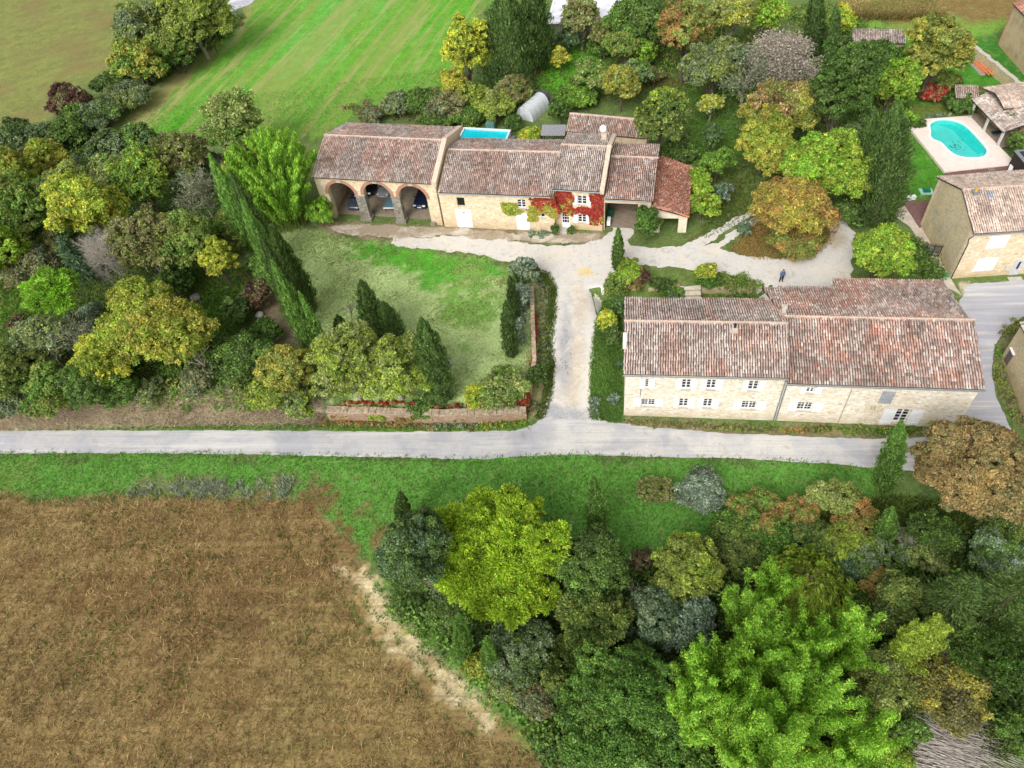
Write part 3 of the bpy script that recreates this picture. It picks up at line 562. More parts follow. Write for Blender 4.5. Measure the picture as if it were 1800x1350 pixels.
for k in (0, 1):
    x0, x1 = aC[k][1], aC[k+1][0]; mb = MB(); zt = aC[k][2]-.05; m_ = (x0+x1)/2
    mb.box((m_, .36, zt/2-.1), (x1-x0+.02, .84, zt+.2)); mb.box((m_, .3, .12), (x1-x0+.35, 1.15, .55)); mb.box((m_, .36, zt+.02), (x1-x0+.2, .95, .12)); mb.build('pier', OLDST, TC['e'])
mb = MB(); mb.box((aC[2][1]+.25, .25, .15), (.7, 1.1, .6)); mb.build('pier_foot', OLDST, TC['e'])
mb = MB(); mb.box((16.01-.12, TC['vr']/2-.2, 0), (.5, .1, .1)); 
# raised east gable coping
def coping(T, u, w, top, name='gable_coping', v0=-.45, v1=None):
    v1 = T['W']+.45 if v1 is None else v1; mb = MB(); sl, vr, hr = T['sl'], T['vr'], T['hr']
    for a, b in ((v0, vr), (vr, v1)):
        za = hr-sl*abs(vr-a); zb_ = hr-sl*abs(vr-b); V = [(u+x, y, z+d) for x in (-w/2, w/2) for y, z in ((a, za), (b, zb_)) for d in (-.25, top)]
        mb.add(V, [(0, 1, 3, 2), (4, 6, 7, 5), (1, 5, 7, 3), (0, 4, 5, 1), (2, 3, 7, 6), (0, 2, 6, 4)])
    return mb.build(name, simple('lime_coping', (214, 194, 172), .9, .12, 3), T['e'])
coping(TC, 16.05, .62, .32)
mb = MB(); mb.box((8, 6, .06), (15.0, 10.2, .06)); mb.build('floor', DIRT, TC['e'])
pipe(TC, [(16.3, -.42, 5.9), (16.3, -.1, 5.4), (16.3, -.1, .1)], .05)
TD0 = dict(o=np.array([-5.73, 76.45, ZB]), th=math.radians(-16.35))
dk = zr(CZ, TD0, 1230, 798, 1290, 868); dw = zr(DZ, TD0, 222, 905, 288, 968); ds1 = zr(DZ, TD0, 398, 884, 432, 912); ds2 = zr(DZ, TD0, 408, 1010, 440, 1046)
d1 = zr(CZ, TD0, 1222, 888, 1344, 1012); d2 = zr(DZ, TD0, 214, 1008, 318, 1130)
TD = block('farmhouse_wing', (-5.73, 76.45), TD0['th'], 14.2, 10.49, 5.45, 7.42, .55, ZB, STONE_OCHRE, 'long low farmhouse wing with two white plank doors and a yellowing creeper on its wall', holes=[dk, dw, ds1, ds2, (d1[0], d1[1], .05, d1[3]), (d2[0], d2[1], .05, d2[3])], pal='pink', seed=31, ends=(-.2, .1), oh=.35)
casement(TD, dw, (2, 3)); casement(TD, ds1, (1, 1)); casement(TD, ds2, (1, 1))
mb = MB(); mb.box(((dk[0]+dk[1])/2, .3, (dk[2]+dk[3])/2), (dk[1]-dk[0]+.1, .03, dk[3]-dk[2]+.1)); mb.build('window', BLACK, TD['e'], label='black sheet for the dark inside of a small unglazed opening above a white door')  # black sheet paints the unlit inside of the opening
def plank_door(T, r, nm='door', wicket=False, label=None):
    u0, u1, z0, z1 = r; mb = MB(); n = max(4, int((u1-u0)/.2)); w = (u1-u0)/n
    for i in range(n): mb.box((u0+w*(i+.5), .05, (z0+z1)/2), (w-.01, .05, z1-z0))
    mb.box(((u0+u1)/2, .09, (z0+z1)/2), (u1-u0, .03, z1-z0))
    for f in (.18, .82): mb.box(((u0+u1)/2, .018, z0+(z1-z0)*f), (u1-u0-.1, .02, .1))
    o = mb.build(nm, WHITE, T['e'], label=label); h = MB(); h.box((u0+(u1-u0)*.55, .005, z0+(z1-z0)*(.8 if wicket else .5)), (.22 if wicket else .04, .03, .12)); h.build('handle', BLACK, o); return o
plank_door(TD, (d1[0], d1[1], .05, d1[3]), wicket=True); plank_door(TD, (d2[0], d2[1], .05, d2[3]))
gutter(TD, -.1, 13.9, -.44, 5.37)
TE0 = dict(o=np.array([8.12, 73.14, ZB]), th=math.radians(-18.34))
e1 = zr(DZ, TE0, 698, 875, 770, 942); e2 = zr(DZ, TE0, 703, 1022, 766, 1086); ed = zr(DZ, TE0, 574, 1018, 636, 1125); ed = (ed[0], ed[1], .05, ed[3])
TE = block('tower_house', (8.12, 73.14), TE0['th'], 5.75, 10.33, 5.98, 7.88, .58, ZB, STONE_OCHRE, 'taller middle part of the farmhouse, its front red with creeper around a glazed door', holes=[e1, e2, ed], pal='grey', seed=41, ends=(.15, .3), oh=.35)
for r, s in ((e1, (655, 808)), (e2, (660, 806))):
    casement(TE, r, (2, 3)); a = zr(DZ, TE, s[0], 900, s[1], 930); shutter(TE, (a[0], r[0]-.02, r[2]-.05, r[3]+.03)); shutter(TE, (r[1]+.02, a[1], r[2]-.05, r[3]+.03))
mb = MB(); u0, u1, z0, z1 = ed; mid = z0+(z1-z0)*.38
mb.box(((u0+u1)/2, .1, (z0+mid)/2), (u1-u0, .06, mid-z0)); mb.box((u0+.05, .1, (mid+z1)/2), (.1, .06, z1-mid)); mb.box((u1-.05, .1, (mid+z1)/2), (.1, .06, z1-mid)); mb.box(((u0+u1)/2, .1, z1-.05), (u1-u0-.2, .055, .1))
for i in (1, 2): mb.box((u0+(u1-u0)*i/3, .1, (mid+z1)/2), (.04, .05, z1-mid-.1))
for i in (1, 2): mb.box(((u0+u1)/2, .1, mid+(z1-mid)*i/3), (u1-u0-.2, .045, .04))
dr = mb.build('door', WHITE, TE['e']); mb = MB(); mb.box(((u0+u1)/2, .14, (mid+z1)/2), (u1-u0-.1, .01, z1-mid-.05)); mb.build('pane', GLASS, dr)
mb = MB(); mb.box(((u0+u1)/2, -.45, .1), (u1-u0+.5, .9, .2)); mb.box(((u0+u1)/2, -.75, .05), (u1-u0+.7, .8, .12)); mb.build('doorstep', COPING, TE['e'])
coping(TE, 5.72, .5, .25); gutter(TE, -.1, 5.7, -.44, 5.9)
q = chimney(TE, 1062, 246, .95, .62, mat=simple('pale_chimney', (206, 190, 170), .9), front=False)
dish = MB(); dc = np.array([q[0]-.1, q[1]-.3, q[2]+1.75]); dn = np.array([-.35, -.85, .4]); dn /= np.linalg.norm(dn); da = np.cross(dn, [0, 0, 1.]); da /= np.linalg.norm(da); db = np.cross(dn, da); ring = []
V = [dc-dn*.1]
for r_, k in ((.22, -.075), (.42, 0.)):
    for j in range(16): t = 2*math.pi*j/16; V.append(dc+da*math.cos(t)*r_+db*math.sin(t)*r_+dn*k)
dish.add(V, [(0, 1+(j+1) % 16, 1+j) for j in range(16)]+[(1+j, 1+(j+1) % 16, 17+(j+1) % 16, 17+j) for j in range(16)]); dish.tube([dc-dn*.1, dc-dn*.3, q+[0, 0, .9]], .03, 6); dish.tube([dc-db*.4, dc+dn*.5], .015, 4); dish.build('satellite_dish', WHITE, TE['e'])
TF0 = dict(o=np.array([13.76, 71.52, ZB]), th=math.radians(-17.27))
fo = fac(TF0, *DZ(1178, 960))[0]
TF = block('carriage_porch', (13.76, 71.52), TF0['th'], 5.55, 10.16, 4.84, 6.4, .59, ZB, STONE_OCHRE, 'tiled open passage between the red creeper wall and the rust coloured lean-to', 'porch', holes=[(.12, fo, -.1, 4.05)], pal='red', seed=51, ends=(-.15, .25), oh=.35, gable=(False, True))
gutter(TF, .1, 5.6, -.44, 4.76)
mb = MB(); mb.box((2.6, 4.5, .05), (4.6, 8.0, .06)); mb.build('floor', DIRT, TF['e'])
mb = MB(); mb.box((fo/2, .25, 4.2), (fo+.3, .34, .28)); mb.build('beam', DARKW, TF['e'])
# lean-to, mono-pitch down to the east
g0 = unp(*DZ(1295, 1090), ZB)[:2]
g1 = G(*DZ(1555, 1165)); g0 = np.array(TF['o'][:2])+np.array([math.cos(TF['th']), math.sin(TF['th'])])*5.62
gd = g1[:2]-g0; gth = math.atan2(gd[1], gd[0]); gL = np.hypot(*gd)
TG = dict(o=np.array([g0[0], g0[1], ZB]), th=gth, roof=[]); TG['e'] = empty('lean_to_shed', TG['o'], gth, label='low lean-to at the east end of the farmhouse with rusty red roof and open bay', cat='shed')
zl = 3.9; zr2 = 2.75
def gpt(px, py, z): return plane_pt(TG, (0, 0, z), (0, 0, 1), px, py)
nG = np.array([(zl-zr2)/gL, 0, 1.]); cs = [plane_pt(TG, (0, 0, zl), nG, *p) for p in ((1148, 361), (1211, 382), (1212, 288), (1158, 275))]
Ag, Bg, Cg, Dg = cs
Ug = (Dg-Ag); wdt = np.linalg.norm(Dg-Ag)
roof_slope(TG, Bg, Bg+(Dg-Ag), Ag+(Bg-Ag)*0, 'rust', 61, per=.24)
TG['rf'] = finish_roof(TG, 'roof')
bk = Dg[1]-.2; mb = MB(); opx = plane_pt(TG, (0, 0, 0), (0, 1, 0), *DZ(1350, 1100))[0]; opx2 = plane_pt(TG, (0, 0, 0), (0, 1, 0), *DZ(1495, 1100))[0]
hole = [(opx, -.1), (opx2, -.1), (opx2, 2.1), (opx, 2.1)]
slab(mb, [(.0, -.5), (gL, -.5), (gL, zr2-.12), (.0, zl-.12)], [hole], lambda u, w, t: (u, t, w), .35); slab(mb, [(.36, -.5), (bk, -.5), (bk, zr2-.12), (.36, zr2-.12)], [], lambda v, w, t: (gL-t, v, w), .3); slab(mb, [(.0, -.5), (gL-.31, -.5), (gL-.31, zr2-.12), (.0, zl-.12)], [], lambda u, w, t: (u, bk+t, w), .3)
mb.build('wall', simple('cream_render', (228, 216, 192), .9, .08, 2), TG['e']); mb = MB(); mb.box(((opx+opx2)/2, .3, 2.2), (opx2-opx+.4, .5, .16)); mb.build('beam', GW, TG['e'])
mb = MB(); mb.tube([Ag+[0, 0, .06], Bg+[0, 0, .06]], .1, 5); mb.build('verge_tiles', simple('orange_tile', (214, 126, 84), .9, .1, 6), TG['rf'])
# small tiled outbuilding behind
H_ = [unp(995.6, 231, ZB+3.0), unp(1124, 243, ZB+3.0)]; hd = H_[1]-H_[0]; hth = math.atan2(hd[1], hd[0]); hb = H_[0].copy()
def yv(b, th, v): return np.array([b[0]-math.sin(th)*v, b[1]+math.cos(th)*v, 0])
HR = unp(1005.6, 200, ZB+4.3); hv = -math.sin(hth)*(HR[0]-hb[0])+math.cos(hth)*(HR[1]-hb[1]); hu = math.cos(hth)*(HR[0]-hb[0])+math.sin(hth)*(HR[1]-hb[1])
TH = block('outbuilding', (hb[0]-math.sin(hth)*.35, hb[1]+math.cos(hth)*.35), hth, 10.9, (hv-.35)/.62, 3.0, 4.3, .62, ZB, STONE_OCHRE, 'small tiled outbuilding hidden in the greenery behind the farmhouse roofs', 'outbuilding', pal='red', seed=71, ends=(.1, .1), oh=.35)
# ---- east stone house with the ochre gable
TI = block('gabled_stone_house', (48.84, 55.31), math.radians(-6.06), 17, 9.29, 6.55, 8.46, .48, 1.75, STONE_OCHRE, 'ochre stone house east of the yard with blank rendered gable and closed white shutters', pal='tan', seed=81, ends=(.1, .1), oh=.4, gable=(False, True), holes=[])
mb = MB(); sl, vr, hr, W_, th_ = TI['sl'], TI['vr'], TI['hr'], TI['W'], .5; d = .14
slab(mb, [(.503, -.6), (W_-.503, -.6), (W_-.503, hr-sl*(W_-vr)-d+sl*.5), (vr, hr-d), (.503, TI['hw']-d+sl*.5)], [], lambda v, w, t: (t, v, w), .5); mb.build('gable_wall', STONE_GREY, TI['e'], label='blank rough gable wall of mottled grey render')
IZ = lambda x, y: (1690+x/11.25, 380+y/11.25)
for (xt, yt, xb, yb, hw_) in ((768, 375, 672, 630, 135), (545, 815, 405, 1075, 145)):
    c = fac(TI, *IZ((xt+xb)/2, (yt+yb)/2)); t = fac(TI, *IZ(xt, yt))[1]; b = fac(TI, *IZ(xb, yb))[1]; wv = hw_/11.25/1292*105
    shutter(TI, (c[0]-wv, c[0]-.01, b, t)); shutter(TI, (c[0]+.01, c[0]+wv, b, t))
c = fac(TI, *IZ(1085, 1000)); mb = MB(); mb.box((c[0]+.1, -.03, 1.1), (1.0, .06, 2.2)); mb.box((c[0]+.1, -.07, 1.5), (.22, .03, 1.0), m=1); mb.box((c[0]+.1, -.5, .06), (1.4, .8, .12), m=2); mb.box((c[0]-.95, -.06, 1.3), (.4, .14, .5)); mb.build('door', [simple('pale_grey_door', (200, 200, 206), .5), GLASS, COPING], TI['e'])
pipe(TI, [(-.1, -.5, 6.4), (-.12, -.1, 5.6), (.05, -.07, 5.0), (.05, -.07, .1)], .05, mat=BLACK); gutter(TI, -.1, 17, -.5, 6.47)
q = chimney(TI, 1712, 344, .5, .5, mat=ZINC, cap=simple('yellow_pot', (214, 166, 70), .8)); 
N = np.array([0, -TI['sl'], 1.]); q = plane_pt(TI, (0, TI['vr'], TI['hr']), N, 1739, 345); mb = MB(); mb.box(q+[0, 0, .12], (.6, .85, .1), rx=math.atan(TI['sl'])); mb.build('roof_window', simple('slate_glass', (110, 126, 150), .2, .05), TI['rf'])
q = plane_pt(TI, (0, TI['vr'], TI['hr']), (0, TI['sl'], 1.), 1733, 322); mb = MB(); mb.tube([q, q+[0, 0, 1.8]], .025, 5)
for i in range(5): mb.tube([q+[-.35, .1*i, 1.6], q+[.35, .1*i, 1.6]], .012, 4)
mb.tube([q+[0, -.2, 1.6], q+[0, .6, 1.6]], .012, 4); mb.build('aerial', ZINC, TI['rf'])
# ---- top right house corner and lower right house corner
JA = G(1755, 79); JB = G(1800, 132); jd = JB-JA; jth = math.atan2(jd[1], jd[0]); jh = height_to(JA, 8)
TJ = dict(o=JA, th=jth, roof=[]); TJ['e'] = empty('tall_rendered_house', JA, jth, label='tall house with stained buff render at the top right corner of the gardens', cat='house')
mb = MB(); mb.box((8, 5, jh/2-.3), (16, 10, jh+.6)); mb.build('wall', mat_stone('stained_buff_render', [(196, 178, 146), (190, 170, 138), (202, 184, 152), (184, 164, 132)], (192, 174, 142), (120, 108, 92), (206, 178, 132), 9, .75), TJ['e'])
roof_slope(TJ, (-.3, -.3, jh+.02), (16.3, -.3, jh+.02), (-.3, 5, jh+1.5), 'rust', 91); roof_slope(TJ, (16.3, 10.3, jh+.02), (-.3, 10.3, jh+.02), (16.3, 5, jh+1.5), 'rust', 92); TJ['rf'] = finish_roof(TJ)
mb = MB(); mb.box((-.05, .02, jh/2), (.3, .16, jh-.1)); mb.build('quoin', BRICK, TJ['e'])
KA = G(1762, 632); KA[2] = .4; KB = G(1800, 728); KB[2] = .4; KB = unp(1800, 728, .4); KA = unp(1757, 632, .4); kd = KB-KA; kth = math.atan2(kd[1], kd[0]); kh = height_to(KA, 570)
TK = dict(o=KA, th=kth, roof=[]); TK['e'] = empty('roadside_stone_house', KA, kth, label='grey stone house cut by the right edge of the photo beyond the road bend', cat='house')
mb = MB(); mb.box((7, 4.5, kh/2-.3), (14, 9, kh+.6)); mb.build('wall', STONE_GREY, TK['e'])
roof_slope(TK, (-.2, -.2, kh+.02), (14.2, -.2, kh+.02), (-.2, 4.5, kh+1.6), 'grey', 95); roof_slope(TK, (14.2, 9.2, kh+.02), (-.2, 9.2, kh+.02), (14.2, 4.5, kh+1.6), 'grey', 96); TK['rf'] = finish_roof(TK)
q = plane_pt(TK, (0, 0, 0), (0, 1, 0), 1774, 628); mb = MB(); mb.box((q[0], -.03, q[2]), (.8, .08, 1.6)); mb.box((q[0], -.09, q[2]+.9), (1.0, .2, .1), m=1); mb.build('door', [simple('brown_grey_boards', (110, 100, 98), .8, .2, 7), WHITE], TK['e'], label='narrow grey brown boarded opening')
# ---------------------------------------------------------------- cars in the barn
def car(name, px, py, z, rz, paint, label, rear=False, L=4.3, Wd=1.78, Hh=1.5):
    g = unp(px, py, z+.5); e = empty(name, (g[0], g[1], z), rz, label=label, cat='car', group='cars parked in the barn')
    # stations nose -> tail : x, lower z, belt z, roof z, half width at belt, half width at roof
    st = [(-.5, .35, .55, .56, .70, .60), (-.47, .25, .70, .72, .84, .74), (-.38, .2, .82, .86, .88, .8), (-.22, .2, .92, .96, .9, .8), (-.17, .2, .94, 1.0, .9, .78), (-.05, .2, .95, 1.38, .9, .66), (.02, .2, .96, 1.46, .9, .64),
          (.2, .2, .98, 1.5, .9, .64), (.34, .2, 1.0, 1.46, .89, .62), (.45, .22, 1.0, 1.12, .86, .7), (.49, .3, .9, .94, .8, .7), (.5, .4, .7, .72, .7, .6)]
    V = []; n = 10
    for x, zl, zb, zr, wb, wr in st:
        k = Hh/1.5; s = Wd/1.8
        V += [(x*L, y*s, zz*k) for y, zz in ((-wb*.9, zl), (-wb, (zl+zb)/2), (-wb, zb), (-wr, zr-.02), (-wr*.6, zr), (wr*.6, zr), (wr, zr-.02), (wb, zb), (wb, (zl+zb)/2), (wb*.9, zl))]
    F = []; M = []
    for i in range(len(st)-1):
        for j in range(n):
            F.append((i*n+j, i*n+(j+1) % n, (i+1)*n+(j+1) % n, (i+1)*n+j)); side = j in (2, 6); top = j in (3, 4, 5)
            M.append(1 if (side and 4 <= i <= 8) or (top and i in (4, 8)) else 0)
    F += [tuple(range(n)), tuple(range(len(st)*n-1, (len(st)-1)*n-1, -1))]; M += [0, 0]
    b = mkmesh('body', V, F, [paint, GLASS], e, None, M, smooth=False)
    md = b.modifiers.new('bev', 'BEVEL'); md.width = .05; md.segments = 2; md.limit_method = 'ANGLE'; md.angle_limit = math.radians(25)
    for sx in (-.31, .3):
        for sy in (-1, 1):
            w = MB(); w.tube([(sx*L, sy*(Wd/2-.2), .33), (sx*L, sy*(Wd/2+.01), .33)], .33, 18); wo_ = w.build('wheel', BLACK, e); r = MB(); r.tube([(sx*L, sy*(Wd/2+.005), .33), (sx*L, sy*(Wd/2+.03), .33)], .2, 12); r.build('rim', ZINC, wo_)
    sgn = 1 if rear else -1; lm = simple('tail_lamp', (150, 30, 26), .3, .05) if rear else simple('head_lamp', (232, 236, 240), .15, .05)
    for sy in (-1, 1):
        h = MB(); h.box((sgn*L*.487, sy*Wd*.36, .74*Hh/1.5), (.16, .36, .14)); h.build('tail_light' if rear else 'headlight', lm, e)
    p = MB(); p.box((sgn*(L*.5+.012), 0, .5), (.03, .52, .12)); p.build('number_plate', WHITE, e)
    for sy in (-1, 1): m = MB(); m.box((-.13*L, sy*(Wd/2+.1), 1.0*Hh/1.5), (.12, .2, .13)); m.build('mirror', paint, e)
    gz = MB(); gz.box((sgn*(L*.492), 0, .62), (.05, Wd*.5, .1)); gz.build('grille', BLACK, e)
    return e
def cpaint(n, c): return simple(n, c, .22, .03, spec=.6)
bth = TC['th']
def inbarn(px, py, back):                       # point under the car nose, in barn floor coordinates
    g = unp(px, py, ZB+.3); return g
def put_car(px, py, *a, rz=0, **k):
    L = k.get('L', 4.3); g = unp(px, py, ZB+.35); f = rz-math.pi/2; c = g+np.array([math.cos(rz), math.sin(rz), 0])*L/2; q = proj(c+[0, 0, .15]); e = car(*a[:1], 0, 0, ZB+.09, rz, *a[1:], **k); e.location = (c[0], c[1], ZB+.09)
put_car(*EZ(436, 512), 'parked_car', cpaint('graphite_paint', (62, 68, 80)), 'dark grey estate car with its back towards the yard in the left arch', rz=bth+math.pi/2+.04, L=4.5, rear=True)
put_car(*EZ(885, 322), 'parked_car', cpaint('silver_paint', (176, 182, 190)), 'silver grey car parked deep inside behind the middle arch', rz=bth+math.pi/2, L=4.1)
put_car(*EZ(1436, 492), 'parked_car', cpaint('navy_paint', (34, 40, 66)), 'dark navy car facing out under the right arch', rz=bth+math.pi/2+.03, L=4.3)
put_car(*EZ(622, 300), 'parked_car', cpaint('black_paint', (26, 26, 30)), 'black car half hidden behind the pier between left and middle arches', rz=bth+math.pi/2, L=4.2)
t = unp(*EZ(975, 400), ZB+.85); e = empty('flat_table', (t[0], t[1], ZB+.09), bth+.12, label='blue grey flat panel trailer with a white front edge between the silver and navy cars', cat='table')  # flat panel on four legs, built as a table
mb = MB(); mb.box((.3, .2, .78), (1.6, 2.6, .08)); mb.build('deck', simple('teal_panel', (92, 122, 136), .5, .05), e); mb = MB(); mb.box((.3, -1.13, .78), (1.64, .06, .14)); mb.build('edge_board', WHITE, e)
for sx in (-.4, 1.0):
    for sy in (-.8, 1.2): mb = MB(); mb.box((sx, sy, .37), (.06, .06, .74)); mb.build('leg', METAL, e)
# ---------------------------------------------------------------- person
def person():
    b = G(1372.5, 494.5); e = empty('person', b, math.radians(-8), label='person in a blue jacket and dark trousers standing on the pale gravel yard', cat='person')
    J = {'pel': (0, 0, .95), 'sp': (0, .01, 1.15), 'ch': (0, 0, 1.36), 'nk': (0, -.01, 1.5), 'hd': (0, -.03, 1.6), 'tp': (0, -.02, 1.73)}
    vs = []; ed = []; rd = []
    def v(p, r, par=None):
        vs.append(p); rd.append(r)
        if par is not None: ed.append((par, len(vs)-1))
        return len(vs)-1
    p = v(J['pel'], (.16, .11)); s = v(J['sp'], (.14, .1), p); c = v(J['ch'], (.17, .11), s); nk = v(J['nk'], (.055, .055), c); h = v(J['hd'], (.075, .09), nk); v(J['tp'], (.06, .075), h)
    for sg in (-1, 1):
        sh = v((sg*.17, 0, 1.41), (.065, .06), c); el = v((sg*.25, .02, 1.14), (.045, .045), sh); wr = v((sg*.2, -.17, .97), (.028, .028), el); pm = v((sg*.17, -.23, .945), (.036, .02), wr)
        for k, (dx, ln) in enumerate(((-.028, .07), (-.01, .08), (.01, .075), (.027, .06))):
            f = v((sg*.17+dx, -.285, .935), (.009, .009), pm); v((sg*.17+dx, -.285-ln*.35, .93-ln*.5), (.008, .008), f)
        th = v((sg*.13, -.235, .955), (.01, .01), pm); v((sg*.105, -.262, .95), (.009, .009), th)
        hp = v((sg*.09, 0, .88), (.09, .09), p); kn = v((sg*.12, -.02, .49), (.06, .06), hp); an = v((sg*.15, .01, .09), (.04, .045), kn); v((sg*.16, -.14, .04), (.04, .03), an)
    me = bpy.data.meshes.new('body'); me.from_pydata(vs, ed, []); o = bpy.data.objects.new('body', me); COL.objects.link(o); o.parent = e
    m = o.modifiers.new('skin', 'SKIN'); 
    for i, r in enumerate(rd): me.skin_vertices[0].data[i].radius = r
    me.skin_vertices[0].data[0].use_root = True
    o.modifiers.new('sub', 'SUBSURF').levels = 2; o.modifiers['sub'].render_levels = 2; me.materials.append(simple('skin', (196, 150, 126), .6, .05))
    def cloth(name, parts, mat):
        mb = MB()
        for pts, r in parts: mb.tube(pts, r, 12)
        x = mb.build(name, mat, e, smooth=True); return x
    cloth('jacket', [([(0, 0, .9), (0, .01, 1.1), (0, 0, 1.3), (0, 0, 1.44), (0, 0, 1.5)], [.2, .185, .205, .16, .08])]+[([(sg*.15, 0, 1.43), (sg*.25, .02, 1.14), (sg*.205, -.15, .98)], [.085, .072, .055]) for sg in (-1, 1)], simple('blue_jacket', (92, 112, 152), .9, .1))
    cloth('trousers', [([(sg*.085, 0, .96), (sg*.12, -.02, .49), (sg*.15, .01, .07)], [.125, .088, .066]) for sg in (-1, 1)], simple('dark_trousers', (34, 36, 48), .9, .1))
    cloth('backpack_strap', [([(sg*.11, -.1, 1.2), (sg*.12, -.17, 1.34), (sg*.11, -.02, 1.5)], .03) for sg in (-1, 1)], BLACK)
    cloth('shoe', [([(sg*.15, .06, .045), (sg*.16, -.17, .04)], .052) for sg in (-1, 1)], BLACK)
    cloth('hair', [([(0, .03, 1.62), (0, -.005, 1.7), (0, -.01, 1.755)], [.085, .092, .05])], simple('brown_hair', (60, 46, 40), .9, .1))
    mb = MB(); mb.box((-.032, -.118, 1.635), (.022, .012, .012)); mb.box((.032, -.118, 1.635), (.022, .012, .012)); mb.build('eyes', BLACK, e); mb = MB(); mb.box((0, -.127, 1.61), (.022, .03, .035)); mb.build('nose', simple('skin', 0), e)
person()
# ---------------------------------------------------------------- garden pool
PZ = H0+.3
def up(px, py, z=PZ): return unp(px, py, z)[:2]
def sm(poly, n=3):
    P = np.array(poly, float)
    for _ in range(n): Q = np.roll(P, -1, 0); P = np.stack([P*.75+Q*.25, P*.25+Q*.75], 1).reshape(-1, 2)
    return P
QZ = lambda x, y: (1560+x/6.75, 130+y/6.75)
PO = sm([up(*QZ(*p)) for p in ((500, 600), (560, 556), (640, 540), (760, 545), (880, 585), (960, 645), (1040, 730), (1120, 820), (1178, 890), (1172, 950), (1120, 985), (1020, 990), (900, 985), (800, 958), (720, 895), (665, 830), (615, 795), (550, 780), (510, 735), (520, 670))], 2)
if np.sum(PO[:, 0]*np.roll(PO[:, 1], -1)-PO[:, 1]*np.roll(PO[:, 0], -1)) < 0: PO = PO[::-1]
DK = np.array([up(*p) for p in ((1598, 223), (1624, 218), (1626, 209), (1704, 203), (1745, 245), (1792, 293), (1774, 290), (1661, 302))])[::-1]
def flat(mb, outer, holes, z0, z1, m=0): slab(mb, [tuple(p) for p in outer], [[tuple(p) for p in h] for h in holes], lambda u, w, t: (u, w, z1-t), z1-z0, m)
def offs(P, d):
    t = np.roll(P, -1, 0)-np.roll(P, 1, 0); t /= np.linalg.norm(t, axis=1)[:, None]; return P+np.column_stack([t[:, 1], -t[:, 0]])*d
mb = MB(); flat(mb, DK, [offs(PO, .02)], H0-.4, PZ)
DECKM = NT('pink_terrace_slabs', .85, .2); co = DECKM.coord((1, 1, 1), .3); bk = DECKM.n('ShaderNodeTexBrick'); bk.inputs['Scale'].default_value = 2.2; bk.inputs['Mortar Size'].default_value = .012; bk.inputs['Color1'].default_value = rgba((240, 224, 212)); bk.inputs['Color2'].default_value = rgba((232, 210, 198)); bk.inputs['Mortar'].default_value = rgba((240, 230, 222)); DECKM.l(co, bk.inputs[0])
DECKM.col(DECKM.mix(DECKM.mr(DECKM.noise(co, 1.2, 6), .4, .7, 0, .6), bk.outputs[0], (244, 234, 228)))
mb.build('terrace', DECKM.m, None, kind='structure')
LINER = simple('turquoise_liner', (120, 246, 240), .5, .05, 1); LDEPTH = simple('painted_depth_turquoise', (40, 232, 226), .5, .05, 1)
pe = empty('swimming_pool', (*PO.mean(0), PZ), 0, label='kidney shaped turquoise swimming pool sunk into the pink paved terrace', cat='swimming pool')
c0 = PO.mean(0); Pl = PO-c0; mb = MB(); n = len(Pl)
mb.add([(p[0], p[1], -.02) for p in offs(Pl, .02)]+[(p[0], p[1], -.62) for p in Pl*.97]+[(p[0]*.8, p[1]*.8, -.75) for p in Pl], [(i, (i+1) % n, n+(i+1) % n, n+i) for i in range(n)]+[(n+i, n+(i+1) % n, 2*n+(i+1) % n, 2*n+i) for i in range(n)]+[tuple(range(2*n, 3*n))]); mb.build('basin', LINER, pe)
def lp(x, y): return tuple(unp(*QZ(x, y), PZ-.6)[:2]-c0)
mb = MB(); dp = [lp(*p) for p in ((560, 600), (660, 565), (800, 575), (900, 620), (1000, 730), (1100, 840), (1150, 910), (1090, 955), (980, 860), (860, 740), (760, 640), (640, 610))]; mb.add([(a, b, -.60) for a, b in dp]+[(a, b, -.9) for a, b in dp], [tuple(range(len(dp)))]+[(i, (i+1) % len(dp), len(dp)+(i+1) % len(dp), len(dp)+i) for i in range(len(dp))]); mb.build('painted_depth', LDEPTH, pe)  # stronger turquoise sheet paints the darker look of deep water
WM = NT('pool_water', .05, .5); tb = WM.n('ShaderNodeBsdfTransparent'); tb.inputs[0].default_value = (.75, 1, .98, 1); gl = WM.n('ShaderNodeBsdfGlossy'); gl.inputs['Roughness'].default_value = .04; fr = WM.n('ShaderNodeFresnel'); fr.inputs[0].default_value = 1.33; ms = WM.n('ShaderNodeMixShader'); bm = WM.n('ShaderNodeBump'); bm.inputs['Strength'].default_value = .3; bm.inputs['Distance'].default_value = .02
WM.l(WM.noise(WM.coord(), 5, 3), bm.inputs['Height']); WM.l(bm.outputs[0], gl.inputs['Normal']); WM.l(fr.outputs[0], ms.inputs[0]); WM.l(tb.outputs[0], ms.inputs[1]); WM.l(gl.outputs[0], ms.inputs[2]); WM.l(ms.outputs[0], WM.o.inputs[0])
mb = MB(); mb.add([(p[0], p[1], -.12) for p in Pl], [tuple(range(n))]); mb.build('water', WM.m, pe)
mb = MB(); flat(mb, offs(PO, .28)-c0, [PO-c0], -.05, .025); mb.build('coping', simple('white_coping', (244, 244, 240), .7, .04), pe)
mb = MB(); r_ = np.random.default_rng(3)
for _ in range(40):
    a = lp(820+r_.normal(0, 35), 850+r_.normal(0, 28)); mb.box((a[0], a[1], -.735), (.16, .05, .02), r_.random()*3)
mb.build('sunken_leaves', DARKW, pe)
mb = MB(); pt = [unp(*p, H0+.18)[:2] for p in ((1661, 304), (1776, 289), (1790, 300), (1790, 312), (1672, 318))][::-1]; flat(mb, pt, [], H0-.3, H0+.18)
WD = simple('red_brown_decking', (128, 96, 90), .8, .15, 3); mb.build('deck', WD, None, kind='structure')
